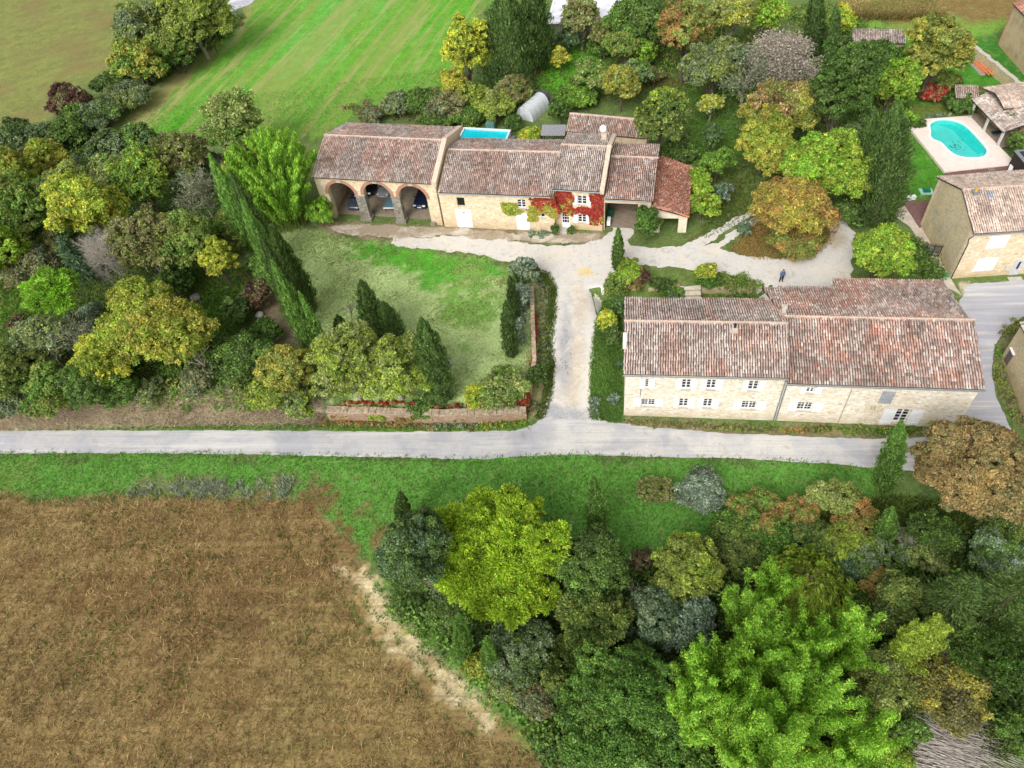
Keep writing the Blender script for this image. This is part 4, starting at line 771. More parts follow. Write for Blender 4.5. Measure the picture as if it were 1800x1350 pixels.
mb = MB(); pt = [unp(*p, H0+.15)[:2] for p in ((1588, 355), (1645, 350), (1640, 385), (1617, 400))][::-1]; flat(mb, pt, [], H0-.3, H0+.15); mb.build('side_deck', WD, None, kind='structure')
# pool house
def frame_from(p0, p1): d = p1-p0; return math.atan2(d[1], d[0])
XZ = lambda x, y: (1680+x/8.433, 150+y/8.433)
h0 = unp(*XZ(215, 455), PZ); h1 = unp(*XZ(622, 888), PZ); hth = frame_from(h0, h1); hL = np.hypot(*(h1-h0)[:2]); hh_ = height_to(h1, XZ(700, 690)[1]) 
TP = dict(o=np.array([h0[0], h0[1], PZ]), th=hth, roof=[]); TP['e'] = empty('pool_house', TP['o'], hth, label='open sided tiled shelter on white posts beside the kidney shaped pool', cat='pool house')
pq = [plane_pt(TP, (0, 0, hh_+.1), (0, -.25, 1), *XZ(*p)) for p in ((700, 700), (232, 205), (300, 172), (890, 628))]
A0, B0 = pq[1], pq[0]; dep = 3.6
roof_slope(TP, (A0[0], -.25, hh_+.05), (B0[0], -.25, hh_+.05), (A0[0], dep, hh_+1.05), 'grey', 101, per=.26); TP['rf'] = finish_roof(TP)
for k in range(3):
    mb = MB(); mb.box((hL*k/2, 0, hh_/2), (.26, .26, hh_)); mb.box((hL*k/2, 0, .06), (.36, .36, .12)); mb.build('post', simple('white_grey_post', (206, 202, 196), .8, .06), TP['e'])
mb = MB(); mb.box((hL/2, -.02, hh_-.0), (hL+.4, .18, .22)); mb.build('beam', simple('blue_grey_beam', (142, 156, 160), .6), TP['e'])
mb = MB(); mb.box((hL/2, dep, (hh_+.7)/2), (hL+.3, .25, hh_+.7)); mb.build('wall', STONE_OCHRE, TP['e']); mb = MB(); mb.box((hL/2, dep/2, -.05), (hL+1, dep+.6, .08)); mb.build('floor', DIRT, TP['e'])
mb = MB(); mb.tube([(-.3, dep+.02, hh_+1.1), (hL+.4, dep+.02, hh_+1.1)], .12, 5); mb.build('ridge_gutter', simple('blue_grey_beam', 0), TP['rf'])
q = unp(*XZ(620, 690), PZ+.4); e = empty('garden_chair', (q[0], q[1], PZ), hth, label='dark blue folded lounger under the pool shelter', cat='lounger'); mb = MB(); mb.box((0, 0, .35), (.6, 1.3, .08)); mb.box((0, .75, .7), (.6, .08, .75), rx=.4); mb.build('seat', simple('navy_cloth', (34, 48, 74), .9), e); mb = MB()
for a in (-.25, .25):
    for b in (-.5, .5): mb.tube([(a, b, 0), (a, b, .33)], .02, 6)
mb.build('frame', ZINC, e)
# second tiled block east of the pool house, beyond the climber
q0 = unp(*XZ(560, 190), H0+3.2); q1 = unp(*XZ(1012, 130), H0+3.2); th = frame_from(q0, q1); TQ = dict(o=np.array([q0[0], q0[1], H0]), th=th, roof=[]); TQ['e'] = empty('garden_outhouse', TQ['o'], th, label='low tiled outhouse behind the pool shelter running out of the picture', cat='outhouse')
roof_slope(TQ, (7.9, 2.6, 3.2), (-.1, 2.6, 3.2), (7.9, -.1, 3.9), 'tan', 111); roof_slope(TQ, (-.1, -2.8, 3.2), (7.9, -2.8, 3.2), (-.1, -.1, 3.9), 'tan', 112); TQ['rf'] = finish_roof(TQ); mb = MB(); mb.box((3.9, -.1, 1.45), (7.4, 4.8, 2.9)); mb.build('wall', STONE_GREY, TQ['e'])
# little tiled canopy
q = unp(1697, 162, H0+2.2); TR = dict(o=np.array([q[0], q[1], H0]), th=math.radians(-20), roof=[]); TR['e'] = empty('tiled_canopy', TR['o'], TR['th'], label='little pink tiled canopy on the lawn north of the pool shelter', cat='canopy'); roof_slope(TR, (-1.3, -1.3, 2.0), (1.6, -1.3, 2.0), (-1.3, 1.2, 2.5), 'tan', 121); finish_roof(TR)
for a in (-1.2, 1.5):
    for b in (-1.2, 1.1): mb = MB(); mb.box((a, b, .95+b*.08), (.14, .14, 1.9+b*.16)); mb.build('post', DARKW, TR['e'])
# small tiled roof far behind the trees
q = unp(1500, 74, H0+2.6); q2 = unp(1592, 76, H0+2.6); th = frame_from(q, q2); TS = dict(o=np.array([q[0], q[1], H0]), th=th, roof=[]); TS['e'] = empty('garden_shed', TS['o'], th, label='narrow grey tiled shed roof peeping over the evergreens by the vineyard track', cat='shed')
LS = np.hypot(*(q2-q)[:2]); roof_slope(TS, (-.2, -.2, 2.6), (LS, -.2, 2.6), (-.2, 2.6, 3.3), 'grey', 131); finish_roof(TS); mb = MB(); mb.box((LS/2, 1.3, 1.2), (LS-.3, 2.4, 2.4)); mb.build('wall', STONE_GREY, TS['e'])
# dry stone garden wall
def wall_thing(name, pts, h, w, mat, label, cat='wall', cap=None):
    P = [np.array(p, float) for p in pts]; e = empty(name, P[0], 0, label=label, cat=cat); mb = MB(); mc = MB()
    for i in range(len(P)-1):
        a, b = P[i]-P[0], P[i+1]-P[0]; d = (b-a)[:2]; L = np.hypot(*d); nn = max(1, int(L/.7)); u = d/L; s = np.array([-u[1], u[0]])
        for k in range(nn):
            p = a+(b-a)*k/nn; q = a+(b-a)*(k+1)/nn; hv = .06*math.sin(k*1.7+i)+.04*math.sin(k*4.1); V = []
            for c in (p, q):
                for sd in (-w/2, w/2): V += [(c[0]+s[0]*sd, c[1]+s[1]*sd, c[2]-.5), (c[0]+s[0]*sd, c[1]+s[1]*sd, c[2]+h+hv)]
            mb.add(V, [(0, 1, 5, 4), (2, 6, 7, 3), (1, 3, 7, 5), (0, 4, 6, 2), (0, 2, 3, 1), (4, 5, 7, 6)])
            if cap: c = (p+q)/2; mc.box((c[0], c[1], c[2]+h+hv+.05), (L/nn-.03, w+.1, .12), math.atan2(u[1], u[0]))
    mb.build('wall', mat, e); mc.build('capping', cap, e) if cap else 0; return e
wall_thing('garden_wall', [G(1702, 96), G(1745, 132), G(1800, 178), G(1850, 220)], 1.5, .5, STONE_GREY, 'dry stone garden wall climbing to the right edge above the pool lawn', cap=simple('pale_capstone', (196, 188, 174), .9, .1))
# retaining wall along the road with its capping, and the low wall beside the drive
def onz(px, py, z): return unp(px, py, z)
ZT = 1.3
wall_thing('retaining_wall', [onz(575, 722, ZT)-[0, 0, ZT], onz(650, 724, ZT)-[0, 0, ZT], onz(760, 728, ZT)-[0, 0, ZT], onz(860, 726, ZT)-[0, 0, ZT], onz(925, 722, ZT)-[0, 0, ZT]], ZT+.2, .7, mat_stone('old_wall_stone', [(176, 156, 132), (148, 128, 108), (196, 180, 156), (126, 108, 92)], (130, 112, 94), (112, 90, 74), (170, 130, 104), 4, .8), 'low stone retaining wall along the road with reddened creeper trailing over it', cap=simple('worn_capping', (186, 166, 142), .9, .3, 3))
wall_thing('drive_wall', [G(931, 690)-[0, 0, .0], G(940, 640), G(937, 570), G(936, 512)], .75, .35, STONE_GREY, 'narrow garden wall beside the drive edged with red and yellow creeper', cap=simple('worn_capping', 0))
wall_thing('yard_wall', [G(1140, 505)*[1, 1, 0]+[0, 0, .6], G(1193, 506)*[1, 1, 0]+[0, 0, .6]], 1.1, .35, STONE_GREY, 'low yard wall on the left of the stone steps behind the shuttered house')
wall_thing('yard_wall', [G(1234, 507)*[1, 1, 0]+[0, 0, .6], G(1322, 512)*[1, 1, 0]+[0, 0, .6]], 1.1, .35, STONE_GREY, 'low yard wall on the right of the stone steps behind the shuttered house')
sp = G(1213, 502); th = math.radians(-9); e = empty('stone_steps', (sp[0], sp[1], .5), th, label='flight of pale stone steps down from the gravel yard to the house', cat='steps'); mb = MB()
for k in range(4): mb.box((0, -.25-.55*k, .6-.16*k), (2.2, .6, 1.3-.32*k))
for k in range(4): mb.box((0, -.25-.55*k, 1.27-.32*k), (2.3, .66, .05), m=1)
mb.build('treads', [STONE_GREY, simple('pale_tread', (222, 214, 200), .85, .1)], e); mb = MB()
for x in (-1.35, 1.35): mb.box((x, -.1, .8), (.4, .4, 1.5))
mb.build('pier', BRICK, e)
# wooden boards stacked by the wall
q = G(1724, 124); th = frame_from(G(1708, 108), G(1738, 138)); e = empty('timber_stack', q, th, label='stack of orange new boards lying against the dry stone garden wall', cat='timber stack'); r_ = random.Random(4)
for k in range(9): mb = MB(); mb.box((r_.uniform(-.4, .4), -.5+.14*k, .35+.1*(k % 3)), (r_.uniform(3.2, 4.4), .16, .07), r_.uniform(-.05, .05)); mb.build('board', simple('new_orange_timber', (220, 140, 96), .7, .15, 3), e)
mb = MB(); mb.box((-.3, -.3, .15), (3.2, .7, .28)); mb.build('pallet', simple('pale_grey_crate', (190, 190, 194), .8), e)
# above-ground pool and garden things behind the farmhouse
pc = [unp(815.6, 225.1, ZB+1.3), unp(897, 229.6, ZB+1.3)]; th = frame_from(*pc); Lp = np.hypot(*(pc[1]-pc[0])[:2]); e = empty('frame_pool', (pc[0][0], pc[0][1], ZB), th, label='white rectangular above ground pool full of bright turquoise water behind the barn roof', cat='swimming pool')
wP = 3.6; mb = MB()
for c, d in (((Lp/2, .04, .65), (Lp, .08, 1.3)), ((Lp/2, -wP, .65), (Lp, .08, 1.3)), ((.04, -wP/2+.02, .65), (.08, wP-.09, 1.29)), ((Lp-.04, -wP/2+.02, .65), (.08, wP-.09, 1.29))): mb.box(c, d)
mb.box((Lp/2, .04, 1.33), (Lp+.15, .2, .1)); mb.box((Lp/2, -wP, 1.33), (Lp+.15, .2, .1)); mb.box((.04, -wP/2, 1.335), (.2, wP-.2, .1)); mb.box((Lp-.04, -wP/2, 1.335), (.2, wP-.2, .1)); mb.build('shell', WHITE, e)
mb = MB(); mb.box((Lp/2, -wP/2+.02, 1.1), (Lp-.17, wP-.09, .02)); mb.build('water', simple('bright_pool_water', (20, 206, 222), .08, .05, 1.5, spec=.5), e); mb = MB(); mb.tube([(Lp+.5, -.7, 0), (Lp+.5, -.7, .8)], .35, 12); mb.build('pump', simple('grey_pump', (110, 116, 124), .5), e)
q = unp(863, 222, ZB+.6); mb = MB(); mb.box((0, 0, .6), (1.2, 1.1, 1.2)); mb.box((0, 0, 1.23), (1.3, 1.2, .06))
for x in (-.61, .61): mb.box((x, 0, .6), (.06, 1.0, .9))
o = mb.build('water_tank', simple('teal_tank', (96, 140, 134), .6), None); o.location = (q[0], q[1], ZB); o.rotation_euler.z = th; tag(o, 'teal square water tank standing behind the above ground pool', 'tank')
# polytunnel
a = unp(*DZ(283, 275), ZB)[:2]; b = unp(*DZ(400, 170), ZB)[:2]; d = b-a; Lt = np.hypot(*d)+.4; th = math.atan2(d[1], d[0]); e = empty('polytunnel', (a[0], a[1], ZB), th, label='white plastic polytunnel greenhouse with a rounded roof beside the shrubs', cat='greenhouse')
PT = NT('milky_plastic', .35, .5); PT.col(PT.ramp(PT.noise(PT.coord(), 2, 4), [(.3, (222, 226, 230)), (.7, (240, 244, 247))])); tl = PT.n('ShaderNodeBsdfTranslucent'); tl.inputs[0].default_value = rgba((235, 240, 244)); mx = PT.n('ShaderNodeMixShader'); mx.inputs[0].default_value = .3; PT.l(PT.b.outputs[0], mx.inputs[1]); PT.l(tl.outputs[0], mx.inputs[2]); PT.l(mx.outputs[0], PT.o.inputs[0])
Rt = 1.45; ar = [(Rt*math.cos(math.pi*j/14), .35+1.75*math.sin(math.pi*j/14)) for j in range(15)]; ar = [(Rt, 0)]+ar+[(-Rt, 0)]; n = len(ar); mb = MB(); nr = 6
for i in range(nr):
    for c in (0,): pass
V = [(Lt*i/nr/1, y*(1-.0), z*(1-.012*(i % 2))) for i in range(nr+1) for y, z in ar]; mb.add(V, [(i*n+j, i*n+j+1, (i+1)*n+j+1, (i+1)*n+j) for i in range(nr) for j in range(n-1)]); mb.add([(Lt, y, z) for y, z in ar], [tuple(range(n))]); mb.build('cover', PT.m, e, smooth=True)
mb = MB()
for i in range(5): mb.tube([(Lt*i/4, y*1.01, z*1.01) for y, z in ar], .025, 4)
mb.build('hoops', ZINC, e); mb = MB(); mb.add([(.02, y, z) for y, z in ar], [tuple(range(n))]); mb.tube([(0, 0, 0), (0, 0, 2.1)], .03, 4); mb.build('door', simple('cloudy_plastic', (206, 210, 214), .5), e)
q = G(*DZ(425, 120)); mb = MB()
for k in range(8): mb.box((k*.28, 0, .9), (.24, .04, 1.8)); mb.box((2.3+k*.14, -.14-k*.24, .85), (.05, .24, 1.7), .5)
o = mb.build('fence_panel', simple('grey_panel', (92, 90, 92), .8), None); o.location = (q[0]-1.3, q[1]+.2, q[2]); o.rotation_euler.z = -.35; tag(o, 'dark grey board fence corner behind the white polytunnel', 'fence')
q = unp(*DZ(510, 355), ZB+2.1); e = empty('lean_shelter', (q[0], q[1], ZB), th := math.radians(-14), label='grey weathered board roof on posts between polytunnel and farmhouse', cat='shelter'); mb = MB()
for k in range(16): mb.box((-1.6+k*.21, 0, 2.1+.01*(k % 2)), (.2, 2.3, .04), rx=.12)
mb.build('roof', simple('silver_boards', (150, 150, 156), .85, .15, 5), e)
for x in (-1.5, 1.5):
    for y in (-1, 1): mb = MB(); mb.box((x, y, 1.0), (.1, .1, 1.95)); mb.build('post', DARKW, e)
# white flat roofed building at the top
q = [unp(966, 38, 5.2), unp(1068, 36, 5.2)]; th = frame_from(*q); Lw = 21.; e = empty('white_roofed_barn', (q[0][0], q[0][1], ZB), th, label='long building with a bright white sheet roof at the top beyond the gardens', cat='building')
mb = MB(); mb.box((Lw/2, 6, 1.5), (Lw-.4, 12, 3.0)); mb.build('wall', simple('dim_render', (130, 126, 118), .9), e); mb = MB(); mb.box((Lw/2-.2, 6, 3.2), (Lw+.4, 12.8, .25)); 
for k in range(7): mb.box((Lw*k/6.1, 6, 3.37), (.06, 12.6, .08))
mb.build('roof', simple('white_sheet_roof', (232, 232, 240), .6, .12, .8), e)
for x in (12.5, 16.5): mb = MB(); mb.box((x, 5.2, 3.75), (1.2, .9, .8)); mb.build('roof_vent', simple('grey_vent', (110, 120, 132), .5), e)
# gate, manhole, septic lid, boxes, air conditioner, planters
g0, g1 = G(1623, 449), G(1649, 452); th = frame_from(g0, g1); Lg = np.hypot(*(g1-g0)[:2]); e = empty('iron_gate', g0, th, label='black wrought iron gate across the path beside the ochre gabled house', cat='gate'); mb = MB()
for x in (0, Lg/2, Lg): mb.tube([(x, 0, 0), (x, 0, 1.75)], .045, 6)
for z in (.2, .65, 1.45): mb.box((Lg/2, 0, z), (Lg, .04, .05))
mb.build('frame', METAL, e); mb = MB()
for k in range(1, 22): x = Lg*k/22; mb.tube([(x, 0, .1), (x, 0, 1.5+.25*abs(math.sin(math.pi*k/11)))], .014, 4)
mb.build('bars', METAL, e)
g2 = G(1609, 449); mb = MB(); 
for x in np.linspace(0, 1, 9): p = g2+(g0-g2)*x; mb.tube([p-g2, p-g2+[0, 0, 1.5]], .014, 4)
mb.tube([[0, 0, 1.45], g0-g2+[0, 0, 1.45]], .025, 4); o = mb.build('iron_railing', METAL, None); o.location = g2; tag(o, 'short iron railing left of the wrought iron gate', 'railing')
q = G(1663, 484); mb = MB(); mb.tube([(0, 0, .05), (0, 0, .1)], .45, 16); o = mb.build('manhole_cover', simple('green_cover', (70, 160, 120), .6), None); o.location = q; tag(o, 'round green manhole cover in the path by the gable', 'manhole cover')
q = G(1628, 338); e = empty('tank_lid', q, -.2, label='green square tank lid on a pale slab in the pool lawn', cat='tank lid'); mb = MB(); mb.box((0, 0, .08), (1.5, 1.2, .12)); mb.build('slab', simple('pale_green_slab', (176, 214, 196), .7), e); mb = MB(); mb.box((0, .1, .25), (.8, .7, .25)); mb.box((0, .1, .4), (.5, .4, .06)); mb.build('lid', simple('green_lid', (30, 130, 90), .5), e)
q = G(1601, 350); mb = MB(); mb.box((0, 0, .2), (.9, .5, .35)); mb.box((0, 0, .4), (1, .55, .05)); o = mb.build('white_box', WHITE, None); o.location = q; tag(o, 'small white box at the corner of the side deck', 'box')
q = plane_pt(TF, (.5, 0, 0), (1, 0, 0), *DZ(935, 1045)); e = empty('air_conditioner', (0, 0, 0), TF['th'], label='white air conditioner unit against the passage wall', cat='air conditioner'); c, s = math.cos(TF['th']), math.sin(TF['th']); e.location = (TF['o'][0]+c*.55-s*.9, TF['o'][1]+s*.55+c*.9, ZB+.1); mb = MB(); mb.box((0, 0, .55), (.4, .9, .7)); mb.box((0, 0, .1), (.3, .8, .18), m=1); mb.build('casing', [WHITE, BLACK], e); mb = MB(); mb.tube([(.2, .1, .55), (.215, .1, .55)], .26, 16); mb.build('fan_grille', BLACK, e)
e = empty('bin', (TF['o'][0]+c*.6-s*2.6, TF['o'][1]+s*.6+c*2.6, ZB+.1), TF['th'], label='dark green wheelie bin in the shade of the passage', cat='bin'); mb = MB(); mb.box((0, 0, .5), (.55, .6, 1.0)); mb.build('bin_body', simple('bin_green', (28, 84, 62), .5), e); mb = MB(); mb.box((0, 0, 1.04), (.6, .66, .07)); mb.build('lid', simple('bin_green', 0), e)
# dark glass box and white bench by the deck at the right edge
q = unp(1786, 268, H0+2.2); e = empty('garden_studio', (q[0], q[1], H0), math.radians(-4), label='dark clad flat roofed box at the right edge between pool terrace and ochre house', cat='shed'); mb = MB(); mb.box((2.2, -1.1, 1.1), (4.4, 2.6, 2.2)); mb.build('wall', DARKW, e); mb = MB(); mb.box((2.2, -1.1, 2.26), (4.6, 2.8, .12)); mb.box((2.2, -1.1, 2.34), (3.8, 2.0, .05), m=1); mb.build('roof', [ZINC, GLASS], e)
q = unp(1776, 297, H0+.5); e = empty('white_bench', (q[0], q[1], H0+.2), .9, label='slanting white bench at the deck edge below the dark box', cat='bench'); mb = MB(); mb.box((0, 0, .42), (1.5, .45, .08)); mb.build('seat', WHITE, e); mb = MB(); mb.box((-.6, 0, .2), (.08, .4, .38)); mb.box((.6, 0, .2), (.08, .4, .38)); mb.build('frame', WHITE, e)
# stones
def boulder(px, py, r, label, name='boulder', mat=None, sq=.7):
    q = G(px, py); bm = bmesh.new(); bmesh.ops.create_icosphere(bm, subdivisions=3, radius=r); rr = np.random.default_rng(int(px)); s = rr.random(3)*6
    for v in bm.verts: n = math.sin(v.co.x*2.1/r+s[0])*math.sin(v.co.y*1.7/r+s[1])*math.cos(v.co.z*2.3/r+s[2]); v.co *= 1+.22*n+rr.normal(0, .02); v.co.z *= sq
    me = bpy.data.meshes.new(name); bm.to_mesh(me); bm.free(); me.materials.append(mat or simple('pale_rock', (186, 180, 168), .9, .15, 3)); o = bpy.data.objects.new(name, me); COL.objects.link(o); o.location = q+[0, 0, r*.35]; return tag(o, label, 'boulder')
boulder(225, 155, 1.3, 'pale boulder among the grey hedge shrubs left of the green meadow'); boulder(288, 102, 1.1, 'pale boulder under the big olive coloured trees at the top left')
boulder(458, 555, .5, 'pale rock beside the brown brush pile', sq=.8); boulder(483, 597, .5, 'small pale rock at the foot of the tall cypresses'); boulder(790, 640, .45, 'round grey stone on the lawn right of the lone broad cypress')
b0, b1 = G(343, 698), G(392, 742); e = empty('fallen_branch', b0, 0, label='bare pale branch lying down the dry bank above the road', cat='branch'); mb = MB(); dd = b1-b0; pt = [np.array([0, 0, .35]), dd*.3+[.5, .2, .45], dd*.65+[.3, .1, .4], dd+[0, 0, .15]]; mb.tube(pt, [.05, .07, .06, .03], 6); mb.tube([pt[1], pt[1]+[-1.2, .5, .4]], [.05, .015], 5); mb.tube([pt[2], pt[2]+[1.1, .4, .5]], [.04, .012], 5); mb.tube([pt[1]*.5, pt[1]*.5+[.9, .8, .6]], [.04, .012], 5); mb.build('limb', PALEBARK, e)
boulder(345, 525, .6, 'grey rock below the dark round shrub in the left garden', mat=simple('dull_rock', (140, 136, 126), .9, .2, 3))
# ---------------------------------------------------------------- vegetation
FP = {'olive': [(112, 128, 60), (90, 110, 50), (132, 144, 74), (140, 138, 70)], 'green': [(82, 116, 46), (62, 98, 38), (104, 136, 56), (120, 148, 62)], 'dark': [(46, 76, 34), (34, 60, 28), (60, 92, 40), (74, 104, 46)],
 'lime': [(140, 186, 38), (116, 170, 34), (164, 204, 52), (96, 150, 40)], 'yellow': [(196, 190, 66), (172, 176, 58), (214, 200, 84), (134, 150, 52)], 'ygreen': [(148, 164, 58), (124, 148, 50), (170, 178, 70), (100, 128, 48)],
 'gold': [(196, 164, 64), (176, 150, 58), (210, 180, 86), (140, 140, 56)], 'orange': [(186, 136, 80), (164, 122, 70), (202, 154, 98), (150, 130, 72)], 'rust': [(164, 106, 60), (146, 116, 56), (178, 130, 76), (120, 112, 54)],
 'grey': [(120, 136, 98), (100, 120, 82), (140, 150, 114), (88, 106, 70)], 'silver': [(140, 156, 132), (118, 136, 112), (164, 178, 156), (96, 116, 92)], 'blue': [(90, 120, 96), (72, 102, 82), (110, 138, 112), (60, 90, 70)],
 'brown': [(126, 110, 80), (106, 98, 68), (144, 130, 96), (110, 118, 68)], 'purple': [(96, 62, 58), (78, 50, 48), (116, 80, 66), (84, 74, 50)], 'red': [(196, 60, 50), (170, 46, 44), (212, 96, 60), (150, 90, 50)],
 'cyp': [(62, 92, 44), (50, 78, 38), (76, 106, 52), (88, 114, 58)], 'cypl': [(92, 134, 58), (76, 116, 50), (108, 148, 66), (120, 158, 72)], 'bright': [(170, 190, 30), (150, 176, 28), (190, 204, 44), (116, 146, 34)],
 'pale': [(150, 160, 90), (130, 146, 78), (172, 176, 108), (112, 128, 66)], 'vivid': [(70, 132, 48), (54, 112, 40), (90, 152, 60), (44, 96, 36)], 'twig': [(160, 150, 136), (140, 130, 118), (176, 168, 156)], 'straw': [(170, 142, 92), (150, 122, 76), (190, 166, 116), (128, 108, 62)]}
for _k in FP:
    if _k not in ('red', 'twig'):
        _f = .05 if _k in ('bright', 'yellow', 'green', 'ygreen') else .1
        FP[_k] = [tuple(v*(1-_f)+_f*(sum(c)/3+6) for v in c) for c in FP[_k]]
FP['autumn'] = [(160, 108, 88), (142, 94, 76), (180, 132, 110), (132, 100, 82), (190, 156, 138)]; FP['vivid'] = [(88, 122, 50), (70, 104, 42), (106, 138, 60), (58, 88, 36)]; FP['lime'] = [(134, 172, 58), (110, 152, 50), (156, 188, 70), (92, 132, 46)]; FP['bright'] = [(160, 182, 54), (136, 166, 48), (182, 198, 68), (106, 142, 46)]; FP['green'] = [(92, 124, 54), (74, 108, 46), (112, 142, 64), (128, 152, 70)]; FP['olive'] = [(116, 132, 64), (96, 114, 54), (136, 148, 78), (140, 142, 74)]; FP['brown'] = [(130, 120, 84), (112, 108, 72), (146, 136, 100), (112, 124, 70)]; FP['dark'] = [(76, 98, 50), (62, 84, 42), (92, 114, 58), (104, 124, 62)]; FP['cyp'] = [(80, 104, 56), (66, 88, 46), (94, 118, 64), (106, 128, 70)]; FP['cypl'] = [(98, 130, 62), (82, 112, 54), (112, 144, 70), (124, 152, 78)]; FP['blue'] = [(96, 120, 88), (78, 102, 74), (114, 136, 102), (66, 90, 62)]
FP['rust'] = [(160, 120, 72), (148, 126, 70), (176, 134, 86), (128, 118, 66)]; FP['gold'] = [(166, 158, 72), (146, 146, 64), (184, 170, 84), (126, 134, 60)]; FP['orange'] = [(158, 134, 88), (142, 120, 76), (172, 148, 102), (132, 122, 74)]; FP['red'] = [(160, 52, 46), (136, 42, 40), (182, 80, 62), (126, 66, 46)]; FP['bank'] = [(216, 200, 172), (198, 180, 152), (226, 212, 188), (172, 160, 124)]
def leafset(P, D, size, el, pal, r, tint=None, jit=.9, upb=.35, mode='blob'):
    """diamond leaves at P facing roughly D"""
    n = len(P); Nn = D+r.normal(0, jit, (n, 3)); Nn[:, 2] += upb; Nn /= np.linalg.norm(Nn, axis=1)[:, None]
    t = r.normal(0, 1, (n, 3))
    if mode == 'out': t = D*1.6+r.normal(0, .45, (n, 3)); Nn = np.cross(t, r.normal(0, 1, (n, 3)))
    if mode == 'up': t = np.array([0, 0, 1.])*1.4+D*.5+r.normal(0, .35, (n, 3)); Nn = D+r.normal(0, .4, (n, 3))
    if mode == 'down': t = np.array([0, 0, -1.])*1.5+D*.8+r.normal(0, .3, (n, 3)); Nn = D+r.normal(0, .5, (n, 3))+[0, 0, .4]
    b = np.cross(Nn, t); b /= np.linalg.norm(b, axis=1)[:, None]+1e-9
    if mode == 'blob': t = np.cross(b, Nn)
    t /= np.linalg.norm(t, axis=1)[:, None]+1e-9
    s = size*r.uniform(.65, 1.35, n)[:, None]; a = t*s*el*.5; w = b*s*.5/ (el**.5)
    V = np.stack([P-a, P+w+a*.15, P+a, P-w+a*.15], 1).reshape(-1, 3); F = np.arange(4*n).reshape(-1, 4)
    c = lin(np.array(FP[pal])); k = r.integers(0, len(c), n); C = c[k]
    if tint is not None: C = C*tint
    C = np.clip(C*1.42*r.normal(1, .14, (n, 1)), .004, .9); return V, F, np.repeat(C, 4, 0)
def fib(n, r, zmin=-.35):
    i = np.arange(n)+.5; z = 1-(1-zmin)*i/n; ph = i*2.39996+r.random()*6; q = np.sqrt(np.clip(1-z*z, 0, 1)); D = np.stack([q*np.cos(ph), q*np.sin(ph), z], 1)+r.normal(0, .13, (n, 3)); return D/np.linalg.norm(D, axis=1)[:, None]
def crown(c, R, Rz, ls, pal, r, pal2=None, mix2=0., dens=1., mode='blob', el=1.5, rough=1., lobes=None, zmin=-.3, grad=None):
    """returns leaf arrays and lobe centres of a crown of lobes made of sub-clumps"""
    S = np.array([R, R*r.uniform(.88, 1.08), Rz]); nl = int((lobes or np.clip(3+R*2.8, 4, 26))*1.45); rl = R*(1.0/math.sqrt(nl)*1.38+.04); rl = min(rl, R*.6)
    D = fib(nl, r, zmin); LC = D*np.maximum(S-rl*.8, S*.25)*(r.uniform(.86, 1.03, (nl, 1)) if rough < 1 else r.uniform(.55, 1.24, (nl, 1))); LC = np.vstack([LC, [[0, 0, 0]]]); LR = rl*r.uniform(.6, 1.3, nl+1); LR[-1] = min(R, Rz)*.6
    out = []; sub = []
    zs = min(1.3, max(.7, Rz/R))
    for j, (lc, lr) in enumerate(zip(LC, LR)):
        ns = int(np.clip(6+lr*9, 7, 30)); sd = fib(ns, r, -.55); sr = lr*r.uniform(.2, .46, ns); sc = lc+sd*lr*np.array([1, 1, zs])*r.uniform(.6, 1.08, (ns, 1))
        keep = np.ones(ns, bool)
        for j2, (l2, r2) in enumerate(zip(LC, LR)):
            if j2 != j: keep &= np.linalg.norm((sc-l2)/[1, 1, zs], axis=1) > r2*.62
        sc, sr, sd = sc[keep], sr[keep], sd[keep]
        lt = r.normal(1, .10)
        lmix = np.clip(mix2+r.normal(0, .22), 0, 1) if pal2 else 0
        for k in range(len(sc)):
            m = int(np.clip(dens*2.1*12.6*.7*sr[k]**2/(ls*ls*.5), 8, 420)); d = r.normal(0, 1, (m, 3)); d /= np.linalg.norm(d, axis=1)[:, None]; d[:, 2] = np.where(d[:, 2] < -.35, -d[:, 2], d[:, 2])
            P = sc[k]+d*sr[k]*r.uniform(.35, 1.28, (m, 1))*[1, 1, .85]; dd = d*.7+sd[k]*.5
            smix = float(np.clip(lmix+r.normal(0, .25), 0, 1)) if pal2 else 0.; top = grad is not None and (sc[k][2]/S[2]) > r.normal(grad[1], .25); mk = r.random(m) < smix; tn = lt*r.normal(1, .13)
            for sel, sp_ in ((~mk, grad[0] if top else pal), (mk, pal2)):
                if sel.any(): out.append(leafset(P[sel], dd[sel], ls, el, sp_, r, tn, mode=mode))
        sub.append((lc, sc))
    V = np.concatenate([o[0] for o in out])+c; F = np.arange(len(V)).reshape(-1, 4); C = np.concatenate([o[2] for o in out]); return V, F, C, [(a+c, b+c) for a, b in sub]
CUR = [0]
def crown_px(px, py, rx, ry, cb=None, kind='tree'):
    """crown centre, radius, half height and base on the ground from its place in the picture"""
    z = H0+3
    for _ in range(12):
        p = unp(px, py, z); dist = np.linalg.norm(p-[0, 0, CAMH]); dep = math.asin((CAMH-p[2])/dist); q = CR.T@((p-[0, 0, CAMH])); dz = -q[2]
        R = rx/FPX*dz; hv = ry/FPX*dz; Rz = math.sqrt(max((hv*hv-(R*math.sin(dep))**2)/math.cos(dep)**2, (.5*R)**2)); Rz = min(Rz, 1.7*R+.3)
        low = (.12*Rz+.0 if kind == 'shrub' else (.35*Rz+.5 if cb is None else cb)); g = float(hgt(p[0], p[1])); z = .5*z+.5*(g+low+Rz*(.8 if kind == 'shrub' else 1.))
    p[2] = max(p[2], g+low+Rz*.6)
    return p, R, Rz, g, dz
def leafsize(dz): return max(.1, dz/735*1.75)
def thing(name, base, label, cat, group=None): return empty(name, base, 0, label=label, cat=cat, group=group)
